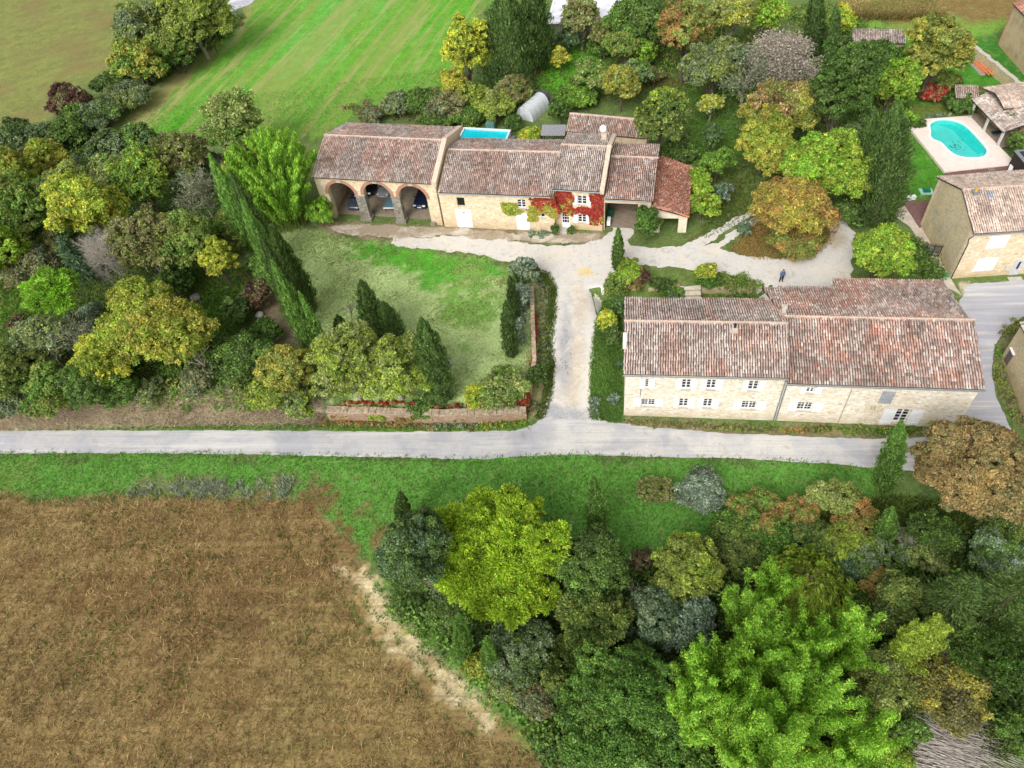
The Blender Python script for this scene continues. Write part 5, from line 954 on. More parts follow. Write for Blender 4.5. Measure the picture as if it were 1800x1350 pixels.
def limbs(base, top, sub, R, r, mat, par, nm='trunk', twigs=0, thick=None):
    mb = MB(); tr = thick or max(.09, R*.055); h = top-base; k = 5; t = np.linspace(0, 1, k)[:, None]; off = r.normal(0, .05*R, (k, 3))*[1, 1, 0]*np.sin(t*3.1); pts = base+h*t*.9+off; mb.tube(pts, np.linspace(tr*1.25, tr*.55, k), 7)
    mb.build(nm, mat, par); mb = MB()
    for lc, sc in sub:
        s = pts[int(r.integers(1, 4))]; m = (s+lc)/2+r.normal(0, .12*R, 3)*[1, 1, .4]-[0, 0, .1*R]; mb.tube([s, m, lc], [tr*.42, tr*.28, tr*.12], 5, cap=False)
        for q in sc[:twigs]: mb.tube([lc, (lc+q)/2+r.normal(0, .08, 3), q+(q-lc)*.35], [tr*.24, tr*.16, tr*.07], 3, cap=False)
    if mb.V: mb.build('branches', mat, par)
CN = {'tree': 'tree', 'shrub': 'shrub'}
def seed(): CUR[0] += 1; return np.random.default_rng(1000+CUR[0])
def leafmesh(name, V, F, C, par, **k): return tag(mkmesh(name, V, F, LEAF, par, C), **k)
def tree(px, py, rx, ry, pal, label, pal2=None, mix2=.3, dens=1., mode='blob', el=1.5, twigs=0, name='broadleaf_tree', cat='tree', cb=None, bark=None, lobes=None, grad=None, group=None, rough=1., zmin=-.3, lsz=1.):
    r = seed(); p, R, Rz, g, dz = crown_px(px, py, rx, ry, cb); base = np.array([p[0], p[1], g]); e = thing(name, base, label, cat, group); c = p-base
    dens = dens*(.8 if twigs >= 3 else 1.); V, F, C, sub = crown(c, R, Rz, leafsize(dz)*lsz, pal, r, pal2, mix2, dens, mode, el, rough, lobes, zmin, grad); leafmesh('crown', V, F, C, e); limbs(np.zeros(3), c+[0, 0, Rz*.2], sub, R, r, bark or (PALEBARK if twigs else BARK), e, twigs=twigs); return e
def shrub(px, py, rx, ry, pal, label, pal2=None, mix2=.3, dens=1., mode='blob', el=1.5, name='shrub', cat='shrub', grad=None, group=None, twigs=0, lobes=None, lsz=1.):
    r = seed(); p, R, Rz, g, dz = crown_px(px, py, rx, ry, kind='shrub'); base = np.array([p[0], p[1], g]); e = thing(name, base, label, cat, group); c = p-base
    V, F, C, sub = crown(c, R, Rz, leafsize(dz)*.92*lsz, pal, r, pal2, mix2, dens, mode, el, 1., lobes, -.1, grad); V[:, 2] = np.maximum(V[:, 2], .02)
    leafmesh('foliage', V, F, C, e); limbs(np.zeros(3), c, sub, R, r, PALEBARK if twigs else BARK, e, 'stem', twigs, thick=.05+R*.02); return e
def cypress(tx, ty, bx, by, w, label, pal='cyp', name='cypress', lean=0):
    r = seed(); b = G(bx, by); h = height_to(b, ty); tp = unp(tx, ty, b[2]+h)[:2]-b[:2]; tl = np.hypot(*tp); tp = tp*min(1, .13*h/max(tl, 1e-6)); p = proj(b+[0, 0, h/2]); q = CR.T@(b+[0, 0, h*.4]-[0, 0, CAMH]); dz = -q[2]; R = w/2/FPX*dz; ls = leafsize(dz)*.8; e = thing(name, b, label, 'cypress', 'cypresses'); 
    n = int(np.clip(2.6*2*math.pi*R*h*.6/(ls*ls*.55), 900, 16000)); t = r.random(n)**.85; a = r.random(n)*2*math.pi
    prof = np.interp(t, [0, .05, .2, .45, .75, .92, 1], [.55, .8, 1, .97, .62, .28, .03]); fl = 1+.13*np.sin(a*5+t*5+r.random()*6)+.10*np.sin(a*9-t*11)+.12*np.sin(t*34+a*3)+.10*np.sin(t*61-a*7)
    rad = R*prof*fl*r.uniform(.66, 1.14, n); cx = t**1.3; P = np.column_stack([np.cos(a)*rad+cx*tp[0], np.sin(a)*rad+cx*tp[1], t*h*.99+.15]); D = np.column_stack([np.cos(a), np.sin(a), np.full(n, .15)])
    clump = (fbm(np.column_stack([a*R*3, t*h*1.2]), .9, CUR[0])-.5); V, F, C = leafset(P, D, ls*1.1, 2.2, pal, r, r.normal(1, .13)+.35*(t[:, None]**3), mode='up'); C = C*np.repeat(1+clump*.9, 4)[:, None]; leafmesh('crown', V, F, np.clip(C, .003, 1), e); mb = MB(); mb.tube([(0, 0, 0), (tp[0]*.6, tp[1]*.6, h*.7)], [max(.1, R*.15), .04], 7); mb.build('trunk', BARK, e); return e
def bare(px, py, rx, ry, label, name='bare_tree', mat=None, leaves=None, dens=.3, levels=4, cat='tree', kind='tree', n0=6):
    r = seed(); p, R, Rz, g, dz = crown_px(px, py, rx, ry, kind=kind); base = np.array([p[0], p[1], g]); e = thing(name, base, label, cat); H = (p[2]-g)+Rz; mb = MB(); tips = []
    def grow(s, d, L, rad, lv):
        q = s+d*L*.5+r.normal(0, .07*L, 3); t = s+d*L+r.normal(0, .1*L, 3); mb.tube([s, q, t], [rad, rad*.8, rad*.6], 5 if lv > 2 else 3, cap=False)
        if lv == 0: tips.append(t); return
        for k in range(4 if lv < 3 else n0):
            dd = d*.75+r.normal(0, .5, 3)*[1, 1, .7]; dd /= np.linalg.norm(dd); grow(s+(t-s)*r.uniform(.45, 1), dd, L*r.uniform(.55, .8), rad*.55, lv-1)
    grow(np.zeros(3), np.array([r.normal(0, .05), r.normal(0, .05), 1.]), H*.38, max(.1, R*.05), levels)
    V = np.array(mb.V); sc = np.array([R/max(1e-3, np.percentile(np.abs(V[:, 0]), 97)), R/max(1e-3, np.percentile(np.abs(V[:, 1]), 97)), H/max(1e-3, V[:, 2].max())]); sc[:2] = np.minimum(sc[:2], 1.8); mb.V = [tuple(v) for v in V*sc]
    mb.build('branches' , mat or PALEBARK, e)
    if leaves:
        T_ = np.array(tips)*sc; ls = leafsize(dz)*.85; k = int(dens*12); P = np.repeat(T_, max(1, k), 0); P = P+r.normal(0, .22, P.shape)+0; V, F, C = leafset(P, np.tile([0, 0, 1.], (len(P), 1)), ls, 1.5, leaves, r); leafmesh('foliage', V, F, C, e)
    return e
def bamboo(bx, by, rx, hpx, pal, label, n=70, name='bamboo_clump', spread=1.3, pal2=None):
    r = seed(); b = G(bx, by); q = CR.T@(b+[0, 0, 3.]-[0, 0, CAMH]); dz = -q[2]; R = rx/FPX*dz; H = height_to(b, hpx); e = thing(name, b, label, 'bamboo'); ls = leafsize(dz)*.95; mb = MB(); Ps = []; Ds = []; Ti = []
    for i in range(n):
        a = r.random()*2*math.pi; rr = R*.5*math.sqrt(r.random()); s = np.array([math.cos(a)*rr, math.sin(a)*rr, 0]); out = np.array([math.cos(a), math.sin(a), 0])*R*spread*.55*(rr/(R*.5))**.7*r.uniform(.6, 1.3)+r.normal(0, .12*R, 3)*[1, 1, 0]; h = H*r.uniform(.62, 1.02)*(1-.25*(rr/(R*.5))**2)
        t = np.linspace(0, 1, 7)[:, None]; pts = s+out*t**2.2+np.array([0, 0, h])*(t-.10*t**5); mb.tube(pts, np.linspace(.05, .012, 7), 4, cap=False)
        nn = int(5+h*4.2); lt = r.normal(1, .12)
        for k in range(nn):
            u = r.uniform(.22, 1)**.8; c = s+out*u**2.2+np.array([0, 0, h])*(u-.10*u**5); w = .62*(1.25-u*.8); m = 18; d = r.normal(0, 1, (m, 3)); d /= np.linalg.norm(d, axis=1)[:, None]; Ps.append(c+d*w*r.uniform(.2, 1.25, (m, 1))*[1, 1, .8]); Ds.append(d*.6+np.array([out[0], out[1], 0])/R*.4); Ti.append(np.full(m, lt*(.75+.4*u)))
    P = np.concatenate(Ps); D = np.concatenate(Ds); T_ = np.concatenate(Ti)[:, None]; k = P[:, 2] > .1; V, F, C = leafset(P[k], D[k], ls*.84, 2.1, pal, r, T_[k], mode='down' if CUR[0] % 2 else 'blob'); leafmesh('leaves', V, F, C, e); mb.build('canes', simple('green_cane', (120, 140, 60), .6), e); return e
def weeping(px, py, rx, ry, label):
    r = seed(); p, R, Rz, g, dz = crown_px(px, py, rx, ry, cb=.5); base = np.array([p[0], p[1], g]); e = thing('weeping_tree', base, label, 'tree'); c = p-base; Ps = []; Ds = []; mb = MB(); top = c+[0, 0, Rz]; mb.tube([(0, 0, 0), c, top], [.3, .2, .1], 7); mb.build('trunk', BARK, e); mb = MB()
    for i in range(120):
        d = r.normal(0, 1, 3); d[2] = abs(d[2])*.6; d /= np.linalg.norm(d); a = c+d*[R, R, Rz]*r.uniform(.55, 1); mb.tube([c+[0, 0, Rz*.2], (c+a)/2+[0, 0, Rz*.35], a], [.014, .01, .006], 3, cap=False); o = a
        for k in range(11):
            s = c+(a-c)*r.uniform(.5, 1)+r.normal(0, .3, 3); L = r.uniform(.35, .9)*Rz; m = 22; t = np.linspace(0, 1, m)[:, None]; Ps.append(s+np.array([d[0]*.5, d[1]*.5, -L])*t+r.normal(0, .06, (m, 3))); Ds.append(np.tile(d, (m, 1)))
    mb.build('branches', simple('olive_twig', (132, 132, 78), .8), e); P = np.concatenate(Ps); V, F, C = leafset(P, np.concatenate(Ds), leafsize(dz)*1.5, 2.6, 'ygreen', r, 1.25, mode='down'); V[:, 2] = np.maximum(V[:, 2], .05); leafmesh('crown', V, F, C, e)
def conifer(px, py, rx, ry, label, pal='dark', name='fir_tree'):
    r = seed(); p, R, Rz, g, dz = crown_px(px, py, rx, ry, cb=.2); base = np.array([p[0], p[1], g]); e = thing(name, base, label, 'tree'); H = (p[2]-g)+Rz; Ps = []; Ds = []; Ti = []; mb = MB(); mb.tube([(0, 0, 0), (0, 0, H*.95)], [.3, .05], 7); mb.build('trunk', BARK, e); ls = leafsize(dz)
    nb = int(70*R)
    for i in range(nb):
        u = r.random()**.75; z = H*(.08+.9*u); L = R*(1-u)**.75*r.uniform(.75, 1.12)+.25; a = r.random()*6.283; d = np.array([math.cos(a), math.sin(a), .12]); m = int(8+L*16); t = r.uniform(.25, 1, m)[:, None]; w = (1-t*.75)*L*.34; sd = np.array([-d[1], d[0], 0]); P = np.array([0, 0, z])+d*L*t-np.array([0, 0, .22*L])*t**2+sd*w*r.uniform(-1, 1, (m, 1))+r.normal(0, .12, (m, 3)); Ps.append(P); Ds.append(np.tile(d, (m, 1))); Ti.append(np.full(m, r.normal(1, .14)))
    V, F, C = leafset(np.concatenate(Ps), np.concatenate(Ds)+[0, 0, .0], ls*.95, 2.2, pal, r, np.concatenate(Ti)[:, None], mode='out'); V[:, 2] = np.maximum(V[:, 2], .03); leafmesh('crown', V, F, C, e); return e
def creeper(T, polys, pal, n, label, ls=.22, name='wall_creeper', plane=((0, 0, 0), (0, 1, 0)), off=-.08, pal2=None, mix=.3):
    r = seed(); A, N = plane; P = []
    for poly in polys:
        q = np.array([plane_pt(T, A, N, *p) for p in poly]); u = np.array([1., 0, 0]); w = np.cross(N, u) if abs(N[1]) < .99 else np.array([0, 0, 1.]); w = w/np.linalg.norm(w); a = np.array(A, float); uv = np.column_stack([(q-a)@u, (q-a)@w]); lo, hi = uv.min(0), uv.max(0); S = r.uniform(lo, hi, (n*2, 2)); dd = sdist(S, uv); S = S[(dd > -.25) & (fbm(S, 1.3, CUR[0])+np.clip(dd, -.3, .5)*.5 > .38)]; k = S[:n]; P.append(a+k[:, :1]*u+k[:, 1:]*w)
    P = np.concatenate(P); Nf = np.array(N, float)*(-1 if N[1] > .5 else 1); Nf /= np.linalg.norm(Nf); P = P+Nf*r.uniform(.02, .2, (len(P), 1)); e = thing(name, T['o'], label, 'creeper'); e.rotation_euler.z = T['th']; k = int(len(P)*(1-mix)) if pal2 else len(P)
    idx = np.argsort(fbm(P[:, [0, 2]]+P[:, [1, 1]]*.3, .6, 3)+r.normal(0, .05, len(P))); P = P[idx]; Vs = []; Cs = []
    for s, pl in ((slice(0, k), pal), (slice(k, None), pal2)):
        if pl and len(P[s]): V, F, C = leafset(P[s], np.tile(Nf, (len(P[s]), 1)), ls, 1.3, pl, r, jit=.35, upb=.15); Vs.append(V); Cs.append(C)
    V = np.concatenate(Vs); leafmesh('leaves', V, np.arange(len(V)).reshape(-1, 4), np.concatenate(Cs), e); return e
def strip(pts, w, h, pal, label, pal2=None, mix2=.35, name='weed_strip', cat='weeds', dens=1., onz=None):
    """a low belt of plants along a line on the ground, one thing"""
    r = seed(); P = np.array([G(*p) for p in pts]); b = P[0].copy(); e = thing(name, b, label, cat); Vs = []; Cs = []; sg = []
    for a, c in zip(P[:-1], P[1:]): L = np.hypot(*(c-a)[:2]); k = int(dens*(L*w*5/(.3+w*.3))+3); sg.append(a+(c-a)*r.random((k, 1)))
    Q = np.concatenate(sg); Q = Q+r.normal(0, w*.28, Q.shape)*[1, 1, 0]; Q[:, 2] = hgt(Q[:, 0], Q[:, 1]) if onz is None else onz; ls = leafsize(90)*.8
    for q in Q:
        R = h*r.uniform(.35, .9); m = int(14+R*55); d = r.normal(0, 1, (m, 3)); d /= np.linalg.norm(d, axis=1)[:, None]; d[:, 2] = abs(d[:, 2]); V, F, C = leafset(q-b+d*R*r.uniform(.4, 1.15, (m, 1))*[.9, .9, 1], d, ls, 1.6, pal2 if (pal2 and r.random() < mix2) else pal, r, r.normal(1, .13)); Vs.append(V); Cs.append(C)
    V = np.concatenate(Vs); leafmesh('foliage', V, np.arange(len(V)).reshape(-1, 4), np.concatenate(Cs), e); return e
# left garden and hedges --------------------------------------------------
tree(340, 40, 62, 62, 'olive', 'largest olive green tree at the top left beside the pale lane', 'ygreen', .2, twigs=2, cb=.3)
tree(262, 62, 52, 52, 'olive', 'olive green tree at the top edge touching the hay field', 'grey', .3, cb=.3)
tree(243, 112, 42, 42, 'gold', 'golden tinted tree at the corner of the hay field below the olive green ones', 'green', .45, cb=.2)
tree(300, 88, 44, 40, 'olive', 'dull green tree filling the gap below the largest olive green tree', 'green', .4, cb=.2); shrub(372, 66, 28, 28, 'dark', 'dark shrub at the right foot of the largest olive green tree', 'olive', .4)
shrub(315, 100, 34, 32, 'dark', 'dark shrub under the olive green trees beside the meadow edge', 'green')
shrub(195, 150, 30, 22, 'dark', 'dark green hedge shrub right of the purple one'); shrub(122, 182, 36, 30, 'purple', 'dark purple leaved shrub at the foot of the hay field', 'brown', .3)
shrub(232, 168, 36, 27, 'grey', 'grey green hedge shrub around the pale boulder', 'olive', .3); shrub(172, 205, 36, 26, 'grey', 'grey green shrub at the bottom corner of the meadow', 'green', .3)
shrub(265, 130, 26, 22, 'grey', 'grey shrub touching the meadow edge below the golden tree', 'brown'); shrub(140, 205, 28, 24, 'green', 'green shrub below the purple shrub'); shrub(118, 240, 36, 28, 'dark', 'dark green shrub at the corner where hedge and wood meet', 'green')
shrub(28, 248, 44, 34, 'dark', 'dark shrub at the left edge under the hay field', 'grey'); shrub(75, 250, 30, 26, 'grey', 'grey shrub between two dark ones under the hay field', 'dark')
tree(20, 305, 45, 45, 'ygreen', 'yellow green tree on the left edge above the tall green one', 'gold', .4); tree(78, 283, 32, 30, 'gold', 'small golden crown among the trees left of the hedge', 'ygreen', .3)
tree(190, 258, 34, 30, 'grey', 'grey shrubby tree behind the yellow green crowns', 'dark', .4, twigs=2); tree(245, 250, 34, 30, 'green', 'green tree crown just below the meadow corner', 'blue', .3)
tree(120, 325, 40, 36, 'pale', 'loose pale yellow green crown above the big yellow green tree', 'ygreen', .4, .75, twigs=3)
tree(150, 372, 62, 62, 'ygreen', 'big yellow green tree left of the bare grey conifer', 'yellow', .35); tree(42, 372, 56, 62, 'green', 'tall green tree at the left edge', 'olive', .45); tree(12, 446, 36, 46, 'lime', 'bright lime crown at the left edge', 'ygreen', .5)
tree(205, 300, 36, 34, 'pale', 'pale green crown between grey shrubs and cypress', 'green', .4); tree(250, 320, 50, 52, 'green', 'mid green tree in the wood left of the twiggy one', 'ygreen', .4)
tree(318, 285, 52, 50, 'olive', 'olive brown twiggy tree left of the first tall cypress', 'brown', .4, .65, twigs=6); bare(352, 335, 40, 42, 'leafless pale limbed tree against the first tall cypress', leaves='grey', dens=.2)
tree(410, 222, 52, 52, 'pale', 'thin pale yellow tree standing against the bright meadow', 'green', .4, .45, twigs=4, name='thin_tree'); shrub(378, 300, 34, 30, 'brown', 'brown grey undergrowth between the pale tree and the bamboo', 'grey', .5, .7, twigs=4); shrub(425, 300, 34, 40, 'brown', 'brown twiggy shrub left of the bamboo', 'olive', .4, .6, twigs=4)
bamboo(512, 392, 62, 215, 'lime', 'big yellow green bamboo clump at the west end of the barn', 150, pal2='yellow'); bamboo(470, 385, 34, 240, 'ygreen', 'slimmer bamboo clump left of the big one by the barn', 60); shrub(560, 375, 26, 26, 'lime', 'low bamboo shoots crowding the barn corner', mode='down', el=2.4)
bare(184, 442, 36, 66, 'grey dead conifer with fine bare branches between yellow green tree and brown one', 'dead_conifer', simple('silver_wood', (184, 176, 164), .9), levels=5, n0=7); tree(258, 432, 58, 58, 'brown', 'brown leaved tree right of the grey bare conifer', 'olive', .45, .85, twigs=3)
tree(338, 432, 44, 46, 'olive', 'dull green tree between brown tree and tall cypresses', 'green', .4); tree(385, 460, 30, 36, 'yellow', 'small yellow tree left of the tall cypresses', 'ygreen', .4); shrub(405, 410, 34, 34, 'olive', 'olive shrub at the foot of the first tall cypress', 'green')
shrub(312, 498, 34, 30, 'dark', 'round dark green shrub in the left garden', 'vivid', .4); shrub(52, 470, 44, 38, 'brown', 'brown grey thicket below the lime crown', 'grey', .5, .8, twigs=4); shrub(110, 440, 36, 34, 'dark', 'dark thicket left of the yellow green tree foot', 'brown', .4)
conifer(132, 455, 28, 44, 'small blue green cedar left of the grey bare conifer', 'blue', 'cedar_tree'); shrub(60, 420, 40, 34, 'dark', 'dark shrubs under the tall green tree at the left edge', 'olive')
tree(95, 516, 46, 34, 'lime', 'stone pine with bright green clumps and a bare leaning trunk', None, 0, .8, 'out', 2.2, name='pine_tree', cb=6.0, lobes=9, zmin=.0)
bare(120, 585, 48, 45, 'grey leafless tree below the stone pine', leaves='grey', dens=.3); tree(70, 600, 50, 44, 'pale', 'pale thinning tree on the left below the fire pit', 'grey', .5, .6, twigs=4)
tree(262, 575, 92, 72, 'gold', 'large spreading golden tree in the left wood', 'ygreen', .65, .62, twigs=7, lobes=24); tree(190, 640, 54, 46, 'yellow', 'lower yellow crown in front of the large golden tree', 'ygreen', .5, twigs=2)
tree(330, 600, 50, 55, 'ygreen', 'yellow green crown on the right side of the large golden tree', 'gold', .4, .8, twigs=4)
tree(22, 655, 48, 44, 'olive', 'olive tree at the left edge above the dry bank', 'dark', .4); tree(95, 685, 46, 42, 'olive', 'olive green tree on top of the dry bank near the left edge', 'green', .5); tree(160, 678, 48, 46, 'dark', 'dark green evergreen on top of the dry bank', 'green', .4); shrub(20, 705, 40, 34, 'grey', 'grey green shrub at the left edge over the bank', 'olive')
shrub(215, 690, 34, 32, 'green', 'mid green shrub on the bank right of the dark evergreen', 'dark'); shrub(128, 706, 18, 20, 'yellow', 'little yellow shrub on the bank between dark crowns', 'gold'); shrub(262, 690, 30, 26, 'olive', 'olive undergrowth below the large golden tree', 'grey', .4, .8, twigs=3)
shrub(420, 548, 27, 28, 'dark', 'small round dark shrub beside the brown brush pile'); shrub(425, 628, 56, 48, 'dark', 'wide dark green shrub right of the large golden tree', 'green', .35); shrub(470, 585, 26, 22, 'vivid', 'green shrub between brush pile and tall cypresses', 'dark'); shrub(350, 668, 34, 26, 'grey', 'grey twiggy shrub on top of the bank', 'brown', .5, .6, twigs=5)
tree(512, 655, 46, 46, 'gold', 'orange yellow tree below the tall cypress row', 'olive', .45); tree(470, 690, 42, 36, 'ygreen', 'yellow olive tree at the edge of the bank above the road', 'olive', .5); tree(525, 700, 36, 32, 'ygreen', 'olive tree at the west end of the retaining wall', 'grey', .4)
shrub(452, 520, 30, 26, 'purple', 'brown purple brush pile under the tall cypresses', 'brown', .5, .7, name='brush_pile', cat='brush pile', twigs=6); shrub(27, 566, 14, 9, 'purple', 'small dark brush heap on the mown grass at the left edge', 'brown', name='brush_pile', cat='brush pile')
shrub(470, 470, 34, 30, 'green', 'green shrub in the shade between tall cypresses and left garden', 'dark'); shrub(160, 560, 26, 22, 'grey', 'grey shrub right of the stone pine', 'silver')
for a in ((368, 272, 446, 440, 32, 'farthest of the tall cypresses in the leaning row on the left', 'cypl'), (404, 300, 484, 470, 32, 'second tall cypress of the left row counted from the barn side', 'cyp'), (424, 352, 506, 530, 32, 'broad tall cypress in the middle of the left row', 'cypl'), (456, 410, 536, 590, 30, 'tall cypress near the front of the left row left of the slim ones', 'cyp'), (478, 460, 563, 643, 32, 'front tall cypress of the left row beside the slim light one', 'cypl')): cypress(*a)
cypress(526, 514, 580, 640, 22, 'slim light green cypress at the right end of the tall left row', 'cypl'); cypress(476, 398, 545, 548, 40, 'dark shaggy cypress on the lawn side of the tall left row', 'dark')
# lawn group -----------------------------------------------------------------
cypress(634, 494, 668, 598, 42, 'tall broad cypress behind the spreading tree on the lawn'); cypress(672, 532, 700, 608, 40, 'second cypress right of the tall broad one behind the spreading tree'); cypress(594, 556, 606, 606, 28, 'small dark cypress left of the lawn cypress pair'); cypress(740, 560, 778, 704, 52, 'lone broad cypress right of the spreading pale tree')
bare(614, 548, 15, 26, 'little grey leafless bush between lawn cypresses', 'bare_shrub', kind='shrub', levels=3, cat='shrub')
tree(612, 648, 58, 66, 'pale', 'spreading pale green tree with twisted limbs above the retaining wall', 'ygreen', .5, .8, twigs=6); tree(692, 655, 58, 62, 'ygreen', 'right half of the twisted limbed pair next to the lone broad cypress', 'pale', .4, .8, twigs=5); shrub(742, 716, 28, 22, 'dark', 'dark low shrub on the retaining wall under the lone broad cypress', 'green')
shrub(842, 698, 28, 24, 'yellow', 'yellow shrub above the retaining wall near the drive', 'lime', .4); shrub(885, 680, 42, 34, 'pale', 'pale airy shrub with a red sprig near the drive corner', 'green', .5, .6, twigs=4); shrub(887, 668, 10, 13, 'red', 'bright red sprig in the pale airy shrub'); strip([(835, 714), (880, 716), (925, 712)], 1.6, .9, 'red', 'low red and orange creeper heap on the wall end by the drive', 'orange', .5, 'creeper_heap', 'creeper', 1.6); shrub(920, 705, 14, 18, 'red', 'deep red creeper tuft at the corner of wall and drive', 'rust')
shrub(944, 664, 20, 24, 'dark', 'dark green round shrub beside the drive', 'vivid', .3); cypress(889, 530, 900, 626, 26, 'slim dark cypress nearest the road on the lawn edge'); cypress(896, 486, 906, 560, 19, 'slim cypress just behind the one nearest the road on the lawn edge'); cypress(904, 482, 911, 520, 13, 'smallest cypress beside the grey olive on the lawn edge')
tree(921, 478, 26, 28, 'silver', 'round grey green olive tree at the gravel corner of the lawn', 'grey', .4, name='olive_tree', cb=.3); shrub(914, 525, 17, 22, 'silver', 'soft grey bush behind the slim lawn cypresses'); strip([(915, 545), (914, 605)], 1.0, .7, 'silver', 'low grey bushes along the lawn side of the drive wall', 'grey', .4, 'low_hedge', 'hedge'); strip([(952, 492), (957, 560)], 1.1, .45, 'grey', 'grey lavender strip along the upper drive edge', 'brown', .4, 'lavender_row', 'lavender'); strip([(956, 570), (953, 650)], 1.1, .45, 'grey', 'grey lavender strip along the lower drive edge', 'olive', .4, 'lavender_row', 'lavender'); strip([(940, 560), (942, 610), (936, 660)], .3, .5, 'red', 'red and yellow creeper trailing on the narrow drive wall', 'lime', .35, 'creeper_heap', 'creeper', 1.5, 1.9)
strip([(552, 744), (640, 745)], .7, .5, 'rust', 'reddish weeds at the west end of the wall foot', 'brown'); strip([(645, 745), (745, 748)], .7, .5, 'brown', 'brown weeds at the middle of the wall foot', 'rust'); strip([(750, 748), (840, 750)], .9, .55, 'grey', 'grey weeds at the wall foot below the gap', 'brown'); strip([(845, 748), (925, 738)], 1.0, .6, 'olive', 'yellow green weeds at the wall foot by the drive mouth', 'ygreen')
strip([(600, 716), (650, 717), (730, 719)], .35, .35, 'red', 'scarlet creeper trailing over the capping of the roadside retaining wall', 'orange', .4, 'creeper_heap', 'creeper', onz=1.75); strip([(935, 705), (940, 725)], .8, .6, 'brown', 'brown dry tangle on the slope at the drive mouth', 'grey')
# farmhouse front -------------------------------------------------------------
for a in ((600, 722, 22, 12, 'olive', 'olive shrub spilling over the west part of the roadside wall', 'rust'), (665, 722, 24, 10, 'ygreen', 'yellow green shrub hanging over the roadside wall under the twisted limbs', 'olive'), (715, 728, 20, 10, 'brown', 'brown shrub on the roadside wall left of the dark low one', 'rust'), (800, 722, 20, 9, 'brown', 'brown tangle on the roadside wall between dark shrub and yellow shrub', 'grey')): shrub(*a[:4], a[4], a[5], a[6], .4)
strip([(760, 727), (835, 728)], .4, .4, 'red', 'sparse red creeper on the bare stretch of roadside wall', 'brown', .5, 'creeper_heap', 'creeper', .6, 1.5); strip([(96, 232), (150, 205), (215, 165), (262, 140), (330, 100), (400, 50), (412, 30)], 4.2, 1.5, 'green', 'continuous low hedgerow between hay field and bright meadow', 'grey', .45, 'hedgerow', 'hedge', 1.2)
cypress(1087, 403, 1086, 476, 20, 'slim cypress at the fork of the gravel drive', 'cypl'); shrub(976, 404, 9, 10, 'dark', 'clipped box ball left of the glazed farmhouse door', 'vivid', name='box_bush'); shrub(1004, 406, 7, 8, 'dark', 'smaller clipped box ball right of the glazed farmhouse door', 'vivid', name='box_bush'); strip([(932, 411), (962, 413)], .9, .5, 'silver', 'grey lavender bush before the farmhouse wall', 'green', .3, 'lavender', 'lavender'); shrub(1138, 399, 25, 29, 'dark', 'big round dark bush before the farmhouse porch', 'vivid', .5)
shrub(1103, 482, 26, 24, 'ygreen', 'yellow green shrub beside the fork cypress', 'lime', .4); shrub(1087, 506, 24, 26, 'green', 'green shrub on the drive corner behind the shuttered house', 'olive'); shrub(1112, 508, 18, 16, 'orange', 'orange tinted shrub at the shuttered house corner', 'green', .4); shrub(1130, 488, 13, 16, 'purple', 'dark purple small shrub behind the shuttered house'); shrub(1070, 568, 18, 20, 'yellow', 'bright yellow shrub beside the drive at the house gable', 'lime', .3); shrub(1079, 592, 19, 19, 'dark', 'dark round shrub under the yellow one at the house gable'); shrub(1090, 545, 14, 20, 'vivid', 'green shrub hugging the house gable', 'blue')
shrub(1176, 512, 22, 13, 'green', 'green shrub left of the stone steps', 'blue', .4); shrub(1160, 500, 16, 12, 'dark', 'dark little shrub further left of the stone steps'); tree(1241, 478, 20, 17, 'yellow', 'small fig tree with yellow leaves right of the stone steps', 'ygreen', .5, .8, name='fig_tree', cb=.6); shrub(1240, 504, 18, 16, 'vivid', 'bright green shrub below the yellow fig tree'); strip([(1262, 498), (1300, 500), (1325, 516)], 1.8, 1.1, 'olive', 'low green hedge curving round the back yard', 'green', .5, 'low_hedge', 'hedge', 1.5); shrub(1090, 640, 7, 7, 'blue', 'little dark weeds at the gable of the shuttered house')
shrub(1045, 706, 9, 6, 'silver', 'silvery agave tuft on the drive edge near the road', mode='out', el=3, name='agave', cat='plant'); shrub(1078, 702, 9, 6, 'silver', 'second silvery tuft nearer the house gable', mode='out', el=3, name='agave', cat='plant')
strip([(1100, 742), (1180, 748), (1240, 751)], .5, .3, 'brown', 'dry brown weeds at the foot of the shuttered house wall', 'olive'); strip([(1250, 752), (1310, 756), (1365, 757)], .5, .35, 'olive', 'olive weeds by the downpipe foot of the shuttered house', 'brown'); strip([(1375, 757), (1470, 757)], .6, .35, 'olive', 'green weeds at the foot of the barn house wall', 'rust'); strip([(1475, 756), (1560, 759), (1650, 757)], .7, .45, 'green', 'tall green weeds below the big shuttered garden window', 'olive')
